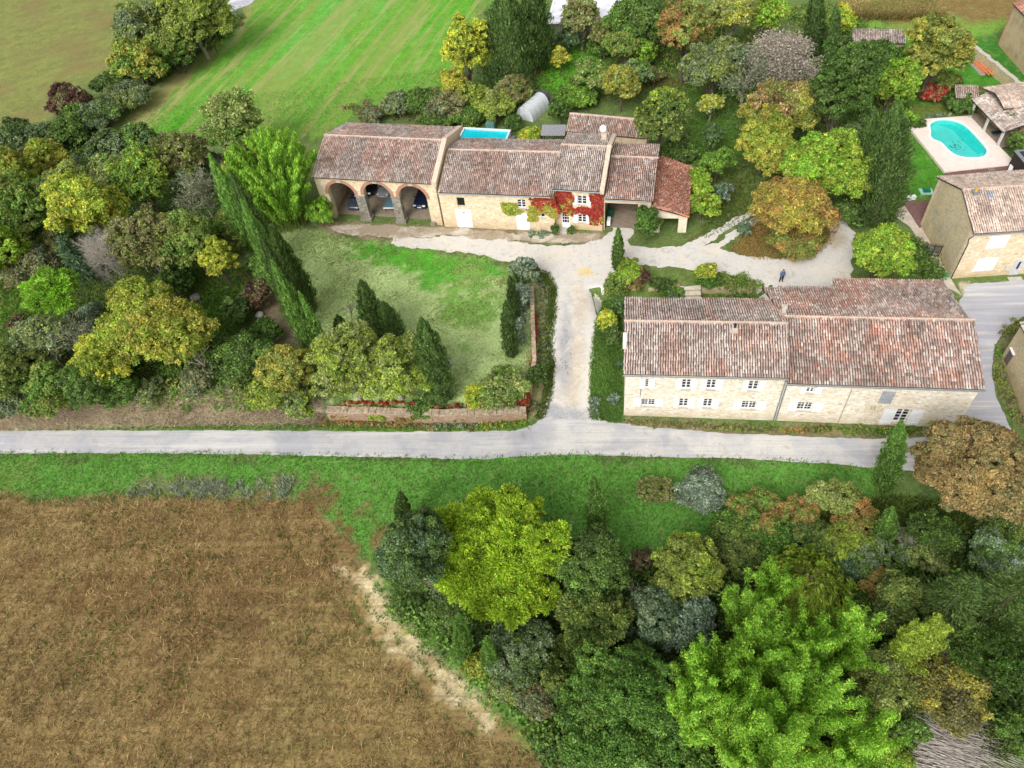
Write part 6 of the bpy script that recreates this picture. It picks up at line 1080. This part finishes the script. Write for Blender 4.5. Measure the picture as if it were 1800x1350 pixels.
# behind the farmhouse ----------------------------------------------------------
tree(820, 92, 42, 56, 'yellow', 'tall yellow poplar beside the massive dark cypress', 'ygreen', .45, .9, name='poplar_tree'); tree(800, 150, 26, 26, 'gold', 'small pale gold tree at the foot of the yellow poplar', 'yellow', .5)
cypress(888, -18, 892, 150, 96, 'massive round topped dark cypress at the top centre'); cypress(935, -30, 945, 118, 60, 'dark cypress tucked behind the massive one', 'cyp')
for a in ((655, 205, 22, 16, 'grey', 'brown', 'westernmost grey shrub of the belt behind the barn'), (700, 188, 30, 24, 'grey', 'olive', 'grey twiggy shrub behind the barn ridge'), (745, 182, 30, 26, 'green', 'dark', 'green shrub in the belt behind the barn'), (785, 190, 30, 26, 'brown', 'grey', 'brown shrub in the belt behind the barn'), (835, 172, 30, 28, 'ygreen', 'olive', 'yellow green shrub below the massive cypress'), (870, 188, 30, 26, 'ygreen', 'pale', 'pale yellow shrub beside the polytunnel'), (905, 165, 30, 28, 'brown', 'olive', 'brown shrub at the foot of the massive cypress'), (820, 208, 28, 16, 'dark', 'green', 'dark shrub behind the above ground pool'), (760, 214, 30, 12, 'dark', 'green', 'low dark hedge at the back wall of the barn'), (900, 218, 17, 15, 'dark', 'vivid', 'round green shrub between pool and polytunnel'), (932, 236, 22, 12, 'yellow', 'lime', 'yellow green grasses right of the above ground pool')): shrub(*a[:4], a[4], a[6], a[5], .4, twigs=3 if a[4] in ('grey', 'brown') else 0)
tree(984, 106, 16, 19, 'yellow', 'small bright yellow tree alone on the garden lawn', 'gold', .3, cb=.3); shrub(1000, 72, 26, 22, 'blue', 'dark blue green shrub behind the little yellow tree', 'dark'); tree(1022, 34, 34, 36, 'brown', 'brown twiggy tree before the white roof', 'pale', .5, .6, twigs=5); tree(1062, 62, 26, 26, 'olive', 'olive shrubby tree right of the brown twiggy one', 'brown', .4, .8, twigs=2); shrub(1060, 84, 26, 18, 'dark', 'dark shrub under the olive shrubby tree', 'green')
tree(1132, 38, 55, 50, 'dark', 'big dark green tree right of the white roof', 'green', .3); tree(1100, 85, 32, 30, 'olive', 'olive tree below the big dark one', 'green', .4); shrub(1135, 100, 20, 26, 'lime', 'lime shrub between dark tree and autumn tree', 'olive', .5)
tree(1205, 62, 48, 58, 'rust', 'tall autumn tree turning orange at its top', 'olive', .6, grad=('rust', .35)); tree(1290, 28, 46, 40, 'pale', 'pale yellow tree at the top edge', 'yellow', .45, .8, twigs=3); tree(1345, 30, 34, 34, 'lime', 'lime green crown at the top edge left of the dark cypresses', 'ygreen', .5); tree(1255, 120, 50, 50, 'olive', 'olive tree between the autumn tree and the leafless one', 'grey', .4)
bare(1365, 110, 58, 56, 'big leafless grey tree in the middle of the park', leaves='twig', dens=.25, levels=5, n0=7); bare(1310, 140, 42, 46, 'smaller leafless tree left of the big leafless one', leaves='grey', dens=.5, levels=4); shrub(1345, 165, 50, 30, 'olive', 'olive thicket under the leafless trees', 'green', .4)
cypress(1424, -28, 1426, 105, 34, 'slim dark cypress at the top edge'); cypress(1452, 8, 1458, 118, 24, 'narrow dark cypress right of the one at the top edge'); tree(1478, 40, 26, 26, 'yellow', 'small yellow tree at the vineyard corner', 'lime', .4)
tree(1478, 160, 54, 78, 'dark', 'tall dark evergreen in the middle of the park', 'vivid', .3); tree(1535, 118, 50, 42, 'vivid', 'mid green evergreen left of the yellow green half', 'dark', .4); tree(1575, 150, 42, 46, 'ygreen', 'yellow green crown left of the autumn tree by the pool lawn', 'lime', .5); cypress(1516, 134, 1512, 232, 24, 'slim cypress standing in front of the dark evergreens', 'cypl')
tree(1645, 92, 54, 58, 'gold', 'big golden green autumn tree north of the pool lawn', 'olive', .6, grad=('gold', .3)); shrub(1640, 165, 24, 14, 'red', 'small red leaved maple on the pool lawn', 'brown', .35, .8, name='maple', cat='tree', twigs=3); shrub(1690, 186, 28, 18, 'dark', 'dark green shrub at the corner of the pool shelter', 'vivid', .4); shrub(1655, 142, 30, 18, 'olive', 'olive shrub below the golden green autumn tree', 'green')
shrub(1597, 212, 16, 16, 'lime', 'lime green shrub at the terrace corner', 'green', .4); shrub(1612, 218, 14, 9, 'dark', 'dark low shrub on the terrace corner'); strip([(1625, 206), (1672, 200)], .5, .4, 'silver', 'low silver clipped hedge along the north edge of the terrace', 'grey', .4, 'low_hedge', 'hedge'); shrub(1782, 215, 22, 24, 'rust', 'brown green climber over the pool shelter roof', 'olive', .6); shrub(1790, 252, 20, 20, 'green', 'green shrub behind the pool shelter', 'dark'); shrub(1730, 168, 22, 10, 'olive', 'olive creeper mound behind the pool shelter', 'brown', .4)
tree(1092, 152, 34, 32, 'gold', 'golden brown tree behind the outbuilding', 'olive', .5); tree(1040, 135, 36, 30, 'pale', 'pale green tree on the garden lawn edge', 'green', .5); shrub(1015, 168, 34, 20, 'green', 'rounded green shrub right of the polytunnel', 'lime', .3); shrub(985, 200, 22, 22, 'dark', 'dark vine covered shrub at the end of the outbuilding', 'vivid', .5); shrub(1030, 232, 26, 9, 'lime', 'lime green vine on the back of the tower roof', 'vivid', .4); tree(1118, 130, 28, 26, 'green', 'green tree right of the golden brown one', 'grey', .4, twigs=2)
tree(1163, 214, 44, 56, 'olive', 'tall dark olive oak right of the outbuilding', 'dark', .4, grad=('ygreen', .55), rough=.5); strip([(1085, 262), (1155, 268)], 1.6, 1.6, 'dark', 'clipped dark hedge between outbuilding and farmhouse', 'green', .3, 'hedge', 'hedge'); shrub(1195, 268, 30, 20, 'dark', 'dark shrub at the foot of the olive oak', 'green'); shrub(1140, 132, 22, 16, 'brown', 'brown undergrowth below the tall autumn tree', 'olive')
tree(1250, 185, 26, 20, 'pale', 'sparse fig tree with big pale leaves in the park', 'yellow', .4, .55, name='fig_tree', lsz=1.3, twigs=3, cb=1.0); shrub(1252, 250, 18, 24, 'dark', 'dark green slim shrub below the sparse fig tree', 'blue'); tree(1262, 285, 26, 24, 'green', 'green sapling crown with a pale stem', 'lime', .3, .6, cb=1.6); tree(1228, 320, 22, 26, 'lime', 'lime green shrub against the rusty lean-to roof', 'ygreen', .4, cb=.2); shrub(1234, 362, 27, 32, 'ygreen', 'yellow green shrub at the corner of the lean-to', 'lime', .5); tree(1268, 342, 20, 22, 'silver', 'small grey olive beside the yellow green shrub', 'blue', .4, name='olive_tree', cb=.3); shrub(1307, 405, 14, 17, 'blue', 'small olive bush between the gravel tracks', 'silver', .4); shrub(1232, 300, 20, 20, 'green', 'green shrub behind the lean-to roof', 'dark')
tree(1385, 195, 68, 52, 'gold', 'great golden tree in the park behind the orange brown one', 'olive', .4, .95, twigs=2, grad=('straw', .45)); tree(1345, 255, 50, 42, 'gold', 'lower golden crown left of the bright lime tree', 'ygreen', .5); tree(1450, 300, 70, 66, 'ygreen', 'bright lime green spreading tree beside the giant dark cypress', 'lime', .45); tree(1392, 370, 66, 56, 'rust', 'orange brown round tree on the gravel island', 'gold', .45, twigs=4, dens=.9, rough=.5); shrub(1400, 425, 50, 16, 'olive', 'low olive skirt under the orange brown tree', 'rust', .4)
cypress(1562, 176, 1538, 390, 78, 'giant dark cypress west of the pool lawn'); cypress(1536, 190, 1506, 365, 50, 'dark cypress behind the giant one'); shrub(1500, 375, 32, 24, 'dark', 'dark shrub at the foot of the giant cypress', 'green'); shrub(1505, 250, 30, 34, 'dark', 'dark evergreen shrub between golden tree and giant cypress', 'silver', .2)
tree(1548, 445, 50, 46, 'ygreen', 'round yellow green tree behind the barn house roof', 'lime', .35, cb=.8, rough=.5); strip([(1600, 430), (1622, 478)], 2.2, 1.5, 'green', 'clipped green hedge between round tree and iron gate', 'dark', .4, 'hedge', 'hedge', 1.3); shrub(1640, 485, 20, 16, 'dark', 'end of the hedge nearest the green manhole', 'green', name='hedge', cat='hedge')
tree(1708, 826, 98, 90, 'orange', 'great orange brown tree at the right edge over the road bend', 'brown', .3, 1.2, twigs=0, lobes=34, cb=1.5, rough=.5); strip([(1766, 590), (1780, 575), (1800, 566)], .8, .5, 'olive', 'dark weeds on the inner verge of the road bend', 'brown'); strip([(1752, 612), (1756, 630)], .7, .6, 'green', 'green weeds by the boarded opening of the roadside house', 'olive'); strip([(1752, 640), (1762, 680), (1790, 742)], .8, .5, 'olive', 'mossy weed strip at the foot of the roadside house', 'brown')
# foreground -------------------------------------------------------------------
cypress(1583, 741, 1549, 858, 38, 'leaning cypress by the road in front of the shuttered garden window', 'cypl'); shrub(1152, 865, 32, 26, 'brown', 'round brown green shrub on the verge lawn', 'olive', .5); shrub(1230, 865, 40, 28, 'silver', 'silver leaved shrub on the verge lawn', 'grey', .4, twigs=2); cypress(1044, 838, 1050, 948, 32, 'slim cypress alone on the verge lawn', 'cypl'); cypress(1553, 893, 1547, 955, 30, 'small light cypress among the lower shrubs on the right', 'cypl'); cypress(704, 865, 716, 935, 27, 'slim dark cypress left of the bright crowned pine')
tree(735, 968, 62, 78, 'dark', 'dark grey green oak left of the bright crowned pine', 'blue', .4); tree(862, 950, 104, 90, 'bright', 'huge bright yellow green pine over the field corner', None, 0, 1.1, 'out', 2.0, name='pine_tree', lobes=32, twigs=2); tree(905, 1045, 66, 62, 'bright', 'lower front bulge of bright pine foliage', None, 0, 1.1, 'out', 2.0, name='pine_tree', lobes=16, cb=1.2); tree(962, 975, 44, 56, 'bright', 'right hand bright pine crown beside the dark trees', None, 0, 1.1, 'out', 2.0, name='pine_tree')
bare(800, 1020, 44, 40, 'grey leafless limbs under the bright pine', leaves='grey', dens=.4); shrub(790, 1065, 44, 36, 'dark', 'dark thicket beneath the bright pine', 'green'); cypress(807, 1080, 819, 1152, 28, 'small young cypress at the field edge', 'cypl'); cypress(857, 1120, 864, 1185, 25, 'lower young cypress at the field edge', 'cypl'); shrub(840, 1175, 24, 22, 'gold', 'yellow shrub between the two young cypresses', 'ygreen', .4); tree(915, 1140, 62, 56, 'grey', 'grey green oak below the bright pine', 'dark', .45); shrub(905, 1195, 44, 30, 'olive', 'olive shrub below the lower young cypress', 'grey'); shrub(940, 1230, 34, 20, 'brown', 'brown thicket at the field corner', 'grey', .4, .6, twigs=4)
tree(1045, 1010, 62, 62, 'dark', 'dark green tree right of the bright pine', 'green', .4); tree(1050, 1090, 58, 58, 'dark', 'very dark evergreen below the dark green tree', 'olive', .35, mode='out', el=2.2); tree(1025, 1160, 54, 50, 'olive', 'dark olive evergreen with upright tufts', 'dark', .5, mode='up', el=2.2); tree(1095, 1240, 108, 92, 'vivid', 'wide glossy green tree at the bottom centre', 'green', .3, lobes=26); shrub(980, 1200, 34, 34, 'dark', 'dark undergrowth left of the glossy green tree', 'olive')
shrub(1075, 1310, 70, 34, 'green', 'green thicket at the bottom edge', 'vivid', .4); shrub(1125, 985, 22, 18, 'brown', 'bare brown shrub on the verge lawn edge', 'purple', .4, .7, twigs=5); tree(1208, 1000, 62, 58, 'olive', 'rounded olive green tree below the silver shrub', 'ygreen', .4, lobes=24); tree(1150, 1075, 44, 44, 'blue', 'blue green tree between olive and glossy green ones', 'grey', .4); tree(1205, 1090, 52, 42, 'silver', 'silvery ivy covered crown left of the lime trees', 'blue', .5); bare(1120, 1045, 18, 22, 'little white leafless sapling beside the olive green tree', levels=3, n0=4); shrub(1130, 1130, 36, 34, 'blue', 'dark blue green shrub above the glossy green tree', 'dark')
for a in ((1330, 900, 48, 34, 'green', 'rust', 'green shrub with rusty tips on the verge lawn edge'), (1290, 925, 36, 30, 'vivid', 'olive', 'bright green shrub left of the rusty tipped one'), (1350, 945, 44, 30, 'vivid', 'green', 'leafy green shrub below the rusty tipped one'), (1405, 900, 40, 36, 'olive', 'rust', 'dark brown green shrub in the verge thicket'), (1460, 880, 36, 36, 'olive', 'pale', 'olive shrub with a pale top in the verge thicket'), (1500, 905, 42, 34, 'rust', 'green', 'reddish brown shrub left of the leaning cypress foot'), (1420, 950, 44, 28, 'dark', 'olive', 'dark shrub in the middle of the verge thicket'), (1480, 955, 40, 30, 'ygreen', 'olive', 'yellow green shrub in the verge thicket'), (1530, 985, 40, 34, 'grey', 'green', 'grey green shrub below the small light cypress'), (1300, 975, 40, 30, 'dark', 'olive', 'dark shrub above the weeping tree'), (1590, 975, 30, 26, 'green', 'grey', 'green shrub on the grassy slope'), (1630, 985, 28, 26, 'pale', 'green', 'pale rounded shrub on the grassy slope')): shrub(*a[:4], a[4], a[6], a[5], .35, twigs=2 if a[4] in ('grey', 'rust') else 0)
weeping(1418, 1030, 80, 66, 'weeping willow like tree with drooping olive strands'); shrub(1470, 1000, 34, 30, 'blue', 'blue green shrub right of the weeping tree', 'dark'); bare(1600, 955, 26, 24, 'pinkish grey leafless shrub on the grassy slope', 'bare_shrub', kind='shrub', levels=4, cat='shrub'); shrub(1750, 975, 52, 34, 'silver', 'silver green shrub at the right edge', 'green', .5, .8); shrub(1560, 1040, 36, 34, 'olive', 'olive brown shrub with an orange side', 'rust', .35); tree(1585, 1065, 54, 52, 'olive', 'olive green tree between weeping tree and dark firs', 'dark', .4); shrub(1640, 940, 50, 24, 'dark', 'dark undergrowth below the orange brown tree', 'green', .4, .7); shrub(1765, 925, 44, 26, 'dark', 'dark undergrowth at the right edge below the orange brown tree', 'olive', .4)
conifer(1668, 1065, 78, 90, 'broad dark fir on the right'); conifer(1765, 1060, 74, 96, 'dark fir at the right edge'); tree(1720, 1150, 50, 50, 'dark', 'dark green tree below the two firs', 'green', .3, mode='out', el=2); tree(1780, 1180, 44, 60, 'dark', 'dark evergreen at the right edge below the firs', 'vivid', .3, mode='out', el=2); shrub(1790, 1290, 36, 60, 'green', 'green shrub at the bottom right edge', 'dark'); shrub(1700, 1130, 40, 30, 'dark', 'dark shrub between fir and sparse yellow tree')
for a in ((1200, 1225, 34, 1140, 26, 'small lime feathery clump at the far left of the lime group'), (1200, 1300, 34, 1215, 26, 'small lime feathery clump at the lower left of the lime group'), (1345, 1075, 34, 985, 26, 'lime feathery crown highest of the lime group below the weeping tree'), (1300, 1120, 40, 1030, 30, 'lime feathery clump on the upper left of the lime group'), (1235, 1250, 40, 1130, 34, 'lime feathery clump at the left end of the lime group'), (1310, 1205, 46, 1100, 40, 'broad lime feathery clump in the left centre of the lime group'), (1390, 1195, 46, 1085, 40, 'broad lime feathery clump in the centre of the lime group'), (1470, 1165, 40, 1065, 30, 'lime feathery clump on the upper right of the lime group'), (1270, 1330, 42, 1215, 36, 'lime feathery clump at the bottom left of the lime group'), (1370, 1300, 50, 1180, 44, 'lime feathery clump low in the centre of the lime group'), (1460, 1370, 46, 1250, 36, 'lime feathery clump at the bottom right of the lime group'), (1330, 1400, 44, 1285, 34, 'lime feathery clump on the bottom edge')): bamboo(a[0], a[1], a[2], a[3], 'lime', a[5], a[4], spread=1.7)
tree(1545, 1190, 60, 56, 'olive', 'olive green tree right of the lime group', 'pale', .4, .8, twigs=3); bamboo(1570, 1180, 36, 1085, 'ygreen', 'small yellow lime clump right of the lime group', 40); tree(1475, 1235, 50, 46, 'green', 'mid green crown sunk between lime clumps', 'dark', .4); tree(1500, 1290, 46, 44, 'olive', 'olive crown at the right of the bottom lime clumps', 'gold', .3); tree(1665, 1222, 68, 58, 'gold', 'thinning yellow tree with bare upper twigs', 'brown', .4, .6, twigs=6); bare(1650, 1165, 60, 44, 'leafless twigs rising behind the thinning yellow tree', leaves='gold', dens=.2, levels=4, n0=6); shrub(1590, 1290, 30, 40, 'green', 'green shrub left of the cut reed pile', 'dark')
tree(1430, 1345, 40, 30, 'yellow', 'yellow lime crown on the bottom edge', 'lime', .5); tree(1560, 1345, 40, 30, 'ygreen', 'yellow olive crown on the bottom edge left of the reed pile', 'olive', .5); shrub(1200, 1340, 44, 34, 'green', 'green shrub on the bottom edge below the lime clumps', 'vivid')
# cut reed pile
r = seed(); b = G(1655, 1318); e = thing('reed_pile', b, 'pile of cut grey reeds at the bottom right', 'reed pile'); mb = MB()
for k in range(900):
    a = .5+r.normal(0, .16); L = r.uniform(1.2, 3.2); c = np.array([r.normal(0, 1.9), r.normal(0, 1.5), 0]); c[2] = max(.06, .9*math.exp(-(c[0]**2+c[1]**2)/7)*r.uniform(.5, 1)); d = np.array([math.cos(-a), math.sin(-a), r.normal(0, .05)])*L/2; mb.tube([c-d, c+d], [.022, .012], 3, cap=False)
mb.build('reeds', simple('grey_reed', (176, 166, 156), .9, .25, 4), e)
# creepers on the farmhouse
DP = lambda *p: [DZ(*q) for q in p]
creeper(TE, [DP((545, 845), (660, 840), (655, 960), (700, 975), (810, 965), (810, 850), (885, 850), (900, 1000), (885, 1085), (812, 1100), (808, 1020), (700, 985), (660, 1015), (640, 1010), (560, 1000), (530, 950))], 'red', 3600, 'scarlet creeper around the shuttered windows of the tower house', ls=.2, pal2='gold', mix=.14)
creeper(TD, [DP((310, 885), (395, 885), (440, 900), (520, 890), (560, 950), (560, 1010), (500, 1000), (440, 985), (380, 960), (330, 910))], 'red', 1700, 'red creeper reaching along the farmhouse wing under the eave', ls=.2, pal2='gold', mix=.3)
creeper(TD, [DP((90, 930), (200, 930), (230, 985), (330, 960), (440, 950), (540, 1000), (520, 1040), (450, 1000), (400, 1010), (370, 1060), (320, 1070), (290, 1000), (150, 1010), (100, 970))], 'gold', 2400, 'golden green creeper on the farmhouse wing between the two white doors', ls=.19, pal2='ygreen', mix=.4)
r = seed(); P = []; c4 = [Ag, Bg, Bg+(Dg-Ag), Dg]; U_, V_ = Bg-Ag, Dg-Ag; uv = r.random((5200, 2)); uv = uv[r.random(len(uv)) < .55+uv[:, 1]*.45]; P = Ag+uv[:, :1]*U_+uv[:, 1:]*V_+np.array([0, 0, 1.])*r.uniform(.08, .32, (len(uv), 1)); ec = thing('wall_creeper', TG['o'], 'withered rusty creeper covering the lean-to roof', 'creeper'); ec.rotation_euler.z = TG['th']; V, F, C = leafset(P, np.tile([0, 0, 1.], (len(P), 1)), .17, 1.4, 'autumn', r, np.where(uv[:, 1:] > .82, 1.25, 1.), jit=.6); leafmesh('leaves', V, F, C, ec)
# ---------------------------------------------------------------- ground cover nobody could count
def scatter(name, poly, n, h, w, pal, label_kind='stuff', tilt=.5, thr=0, seedv=1, blades=2, fq=.3, off=0., size_var=.4):
    r = np.random.default_rng(seedv); poly = np.asarray(poly); lo = np.maximum(poly.min(0), [-72, 10]); hi = np.minimum(poly.max(0), [75, 118]); P = r.uniform(lo, hi, (n*3, 2)); P = P[inpoly(P, poly)]
    if thr: P = P[fbm(P, fq, seedv)+r.normal(0, .04, len(P)) > thr]
    P = P[:n]; m = len(P); z = hgt(P[:, 0], P[:, 1])+off; B = np.column_stack([P, z]); V = []; hv = h*r.uniform(1-size_var, 1+size_var, m)[:, None]
    for b in range(blades):
        a = r.random(m)*6.283; s = np.column_stack([np.cos(a), np.sin(a), np.zeros(m)])*w*.5; t = np.column_stack([r.normal(0, tilt, m), r.normal(0, tilt, m), np.ones(m)])*hv; o = np.column_stack([r.normal(0, w, (m, 2)), np.zeros(m)]); V.append(np.stack([B+o-s, B+o+s, B+o+t+s*.3, B+o+t-s*.3], 1))
    V = np.concatenate(V).reshape(-1, 3); F = np.arange(len(V)).reshape(-1, 4); c = lin(np.array(FP[pal])); k = r.integers(0, len(c), len(F)); C = c[k]*1.3*r.normal(1, .16, (len(F), 1))*np.tile(.65+.7*fbm(P, .25, seedv+7), blades)[:, None]; return tag(mkmesh(name, V, F, LEAF, None, np.repeat(np.clip(C, .005, 1), 4, 0)), kind=label_kind)
FP['dry'] = [(154, 130, 86), (130, 106, 70), (176, 156, 110), (112, 92, 62), (134, 130, 76)]; FP['grassv'] = [(92, 130, 56), (78, 112, 48), (108, 144, 66), (124, 148, 78)]; FP['weed'] = [(84, 104, 44), (66, 90, 36), (110, 122, 56)]; FP['bluew'] = [(150, 156, 140), (132, 140, 118), (172, 176, 160), (120, 136, 90)]
scatter('dry_grass', GP([(-400, 860), (0, 868), (80, 880), (200, 870), (330, 868), (440, 885), (530, 885), (565, 915), (590, 970), (610, 1060), (680, 1160), (800, 1280), (960, 1340), (1020, 1370), (1100, 1700), (-700, 1700)]), 46000, .26, .06, 'dry', tilt=1., seedv=3); scatter('field_weeds', FIELD, 3600, .26, .1, 'weed', thr=.6, seedv=4, fq=.35, blades=3)
scatter('verge_grass', VERGE, 30000, .13, .07, 'grassv', tilt=.6, seedv=5); scatter('lawn_grass', LAWN, 16000, .08, .07, 'pale', tilt=.6, seedv=6, thr=.48); scatter('lawn_tufts', LAWN, 5000, .1, .08, 'grassv', tilt=.5, seedv=7, thr=.55)
BANK = GP([(-100, 690), (440, 688), (570, 705), (560, 746), (450, 746), (0, 756), (-100, 756)]); scatter('bank_grass', BANK, 16000, .45, .07, 'bank', tilt=.9, seedv=8)
scatter('bank_twigs', BANK, 9000, .6, .04, 'twig', tilt=.7, seedv=18); scatter('roadside_grass', GP([(-100, 744), (450, 741), (930, 743), (935, 756), (700, 757), (450, 755), (0, 755), (-100, 755)]), 9000, .22, .08, 'grassv', seedv=9)
scatter('meadow_grass', MEAD, 9000, .08, .08, 'grassv', tilt=.9, seedv=10); scatter('hay_stubble', HAY, 16000, .14, .12, 'olive', tilt=1., seedv=12, thr=.45)
scatter('blue_weeds', GP([(330, 845), (520, 842), (500, 880), (220, 874), (230, 850)]), 2600, .3, .09, 'bluew', seedv=13, thr=.56, fq=1.3, blades=3)
scatter('crop_rows', GP([(1478, -60), (1950, -60), (1800, 36), (1480, 34)]), 30000, .9, .16, 'straw', seedv=14, blades=3, size_var=.5); scatter('crop_leaves', GP([(1478, -60), (1950, -60), (1800, 36), (1480, 34)]), 9000, 1.0, .16, 'olive', seedv=15, blades=3)
scatter('fallen_leaves', GP([(1285, 440), (1330, 380), (1480, 390), (1460, 430), (1420, 458), (1330, 456)]), 5000, .05, .12, 'rust', tilt=1.5, seedv=16, off=.05); scatter('understory_grass', GP([(0, 460), (300, 440), (470, 480), (440, 690), (0, 690)]), 24000, .28, .1, 'weed', seedv=17)
scatter('park_grass', GP([(930, 90), (1340, 60), (1600, 200), (1600, 350), (1290, 400), (1240, 420), (1210, 260), (1120, 180), (930, 180)]), 24000, .2, .1, 'weed', seedv=19); scatter('slope_grass', GP([(1240, 960), (1560, 870), (1800, 900), (1800, 1350), (1100, 1350), (960, 1290), (880, 1230), (1000, 1000)]), 40000, .35, .12, 'weed', seedv=20)
EDGE = GP([(-50, 792), (0, 793), (300, 793), (500, 796), (700, 800), (860, 804), (910, 799), (1000, 795), (1100, 798), (1300, 802), (1450, 811), (1525, 818), (1525, 828), (1450, 822), (1300, 812), (1100, 808), (1000, 805), (910, 810), (860, 815), (700, 811), (500, 806), (300, 803), (-50, 803)])
scatter('edge_grass', EDGE, 9000, .2, .09, 'grassv', seedv=21, thr=.42, fq=.7); scatter('edge_grass', GP([(938, 470), (965, 480), (980, 505), (978, 550), (972, 600), (977, 650), (970, 700), (955, 738), (940, 735), (955, 690), (958, 620), (960, 520)]), 4200, .2, .09, 'weed', seedv=22); scatter('edge_grass', GP([(1095, 745), (1036, 738), (1036, 700), (1036, 650), (1041, 600), (1051, 550), (1061, 505), (1072, 480), (1092, 500), (1096, 740)]), 8000, .18, .09, 'grassv', seedv=23)
scatter('edge_grass', GP([(985, 560), (1003, 560), (1008, 640), (990, 690), (984, 640)]), 260, .08, .09, 'weed', seedv=24, thr=.5, fq=1.5); scatter('edge_grass', GP([(560, 395), (1060, 407), (1058, 422), (900, 420), (790, 414), (700, 424), (600, 414)]), 2600, .1, .08, 'weed', seedv=25, thr=.52, fq=.8)
scatter('edge_grass', GP([(1095, 738), (1200, 750), (1350, 758), (1560, 766), (1660, 764), (1650, 752), (1360, 748), (1100, 736)]), 2600, .18, .09, 'weed', seedv=26, thr=.45, fq=.9)
TRK = [[(640, 1008), (700, 1085), (790, 1175), (900, 1290)], [(622, 1030), (680, 1105), (770, 1200), (870, 1300)], [(604, 1050), (655, 1120), (740, 1220), (830, 1300)]]
for _k, _l in enumerate(TRK):
    _a = [(x-7, y+3) for x, y in _l]; _b = [(x+7, y-3) for x, y in _l][::-1]; scatter('track_weeds', GP(_a+_b), 1500, .16, .1, 'grassv', seedv=40+_k, thr=.42, fq=1.2)
# low undergrowth filling the gaps of the woods, far-off hedge mass
def undergrowth(name, poly, n, pal, seedv, hr=(.3, .9), ls=.24, pal2=None):
    r = np.random.default_rng(seedv); poly = np.asarray(poly); lo, hi = poly.min(0), poly.max(0); P = r.uniform(lo, hi, (n*4, 2)); P = P[inpoly(P, poly)][:n]; Vs = []; Cs = []
    for p in P:
        R = r.uniform(*hr); m = int(26+R*46); d = r.normal(0, 1, (m, 3)); d /= np.linalg.norm(d, axis=1)[:, None]; d[:, 2] = abs(d[:, 2]); c = np.array([p[0], p[1], float(hgt(*p))]); V, F, C = leafset(c+d*R*r.uniform(.7, 1.1, (m, 1))*[1, 1, .8], d, ls, 1.5, pal if (not pal2 or r.random() < .6) else pal2, r, r.normal(1, .12)); Vs.append(V); Cs.append(C)
    V = np.concatenate(Vs); return tag(mkmesh(name, V, np.arange(len(V)).reshape(-1, 4), LEAF, None, np.concatenate(Cs)), kind='stuff')
undergrowth('undergrowth', GP([(-60, 240), (260, 235), (360, 290), (440, 400), (440, 440), (300, 380), (200, 420), (60, 500), (-60, 520)]), 700, 'green', 31, pal2='grey', hr=(.5, 1.4))
undergrowth('undergrowth', GP([(-60, 630), (200, 600), (480, 610), (560, 690), (540, 715), (-60, 712)]), 520, 'green', 32, pal2='olive', hr=(.4, 1.2))
undergrowth('undergrowth', GP([(930, 10), (1480, 10), (1600, 90), (1590, 190), (1450, 250), (1340, 180), (1190, 130), (1060, 70), (930, 75)]), 620, 'green', 33, pal2='olive', hr=(.5, 1.4))
undergrowth('undergrowth', GP([(1000, 1000), (1240, 970), (1560, 960), (1800, 960), (1850, 1200), (1800, 1260), (1560, 1240), (1500, 1400), (1000, 1400), (900, 1230), (700, 1080), (680, 1000)]), 950, 'dark', 34, pal2='green', hr=(.5, 1.5))
undergrowth('undergrowth', GP([(600, 190), (740, 160), (930, 150), (930, 195), (800, 215), (640, 212)]), 150, 'brown', 35, pal2='olive')
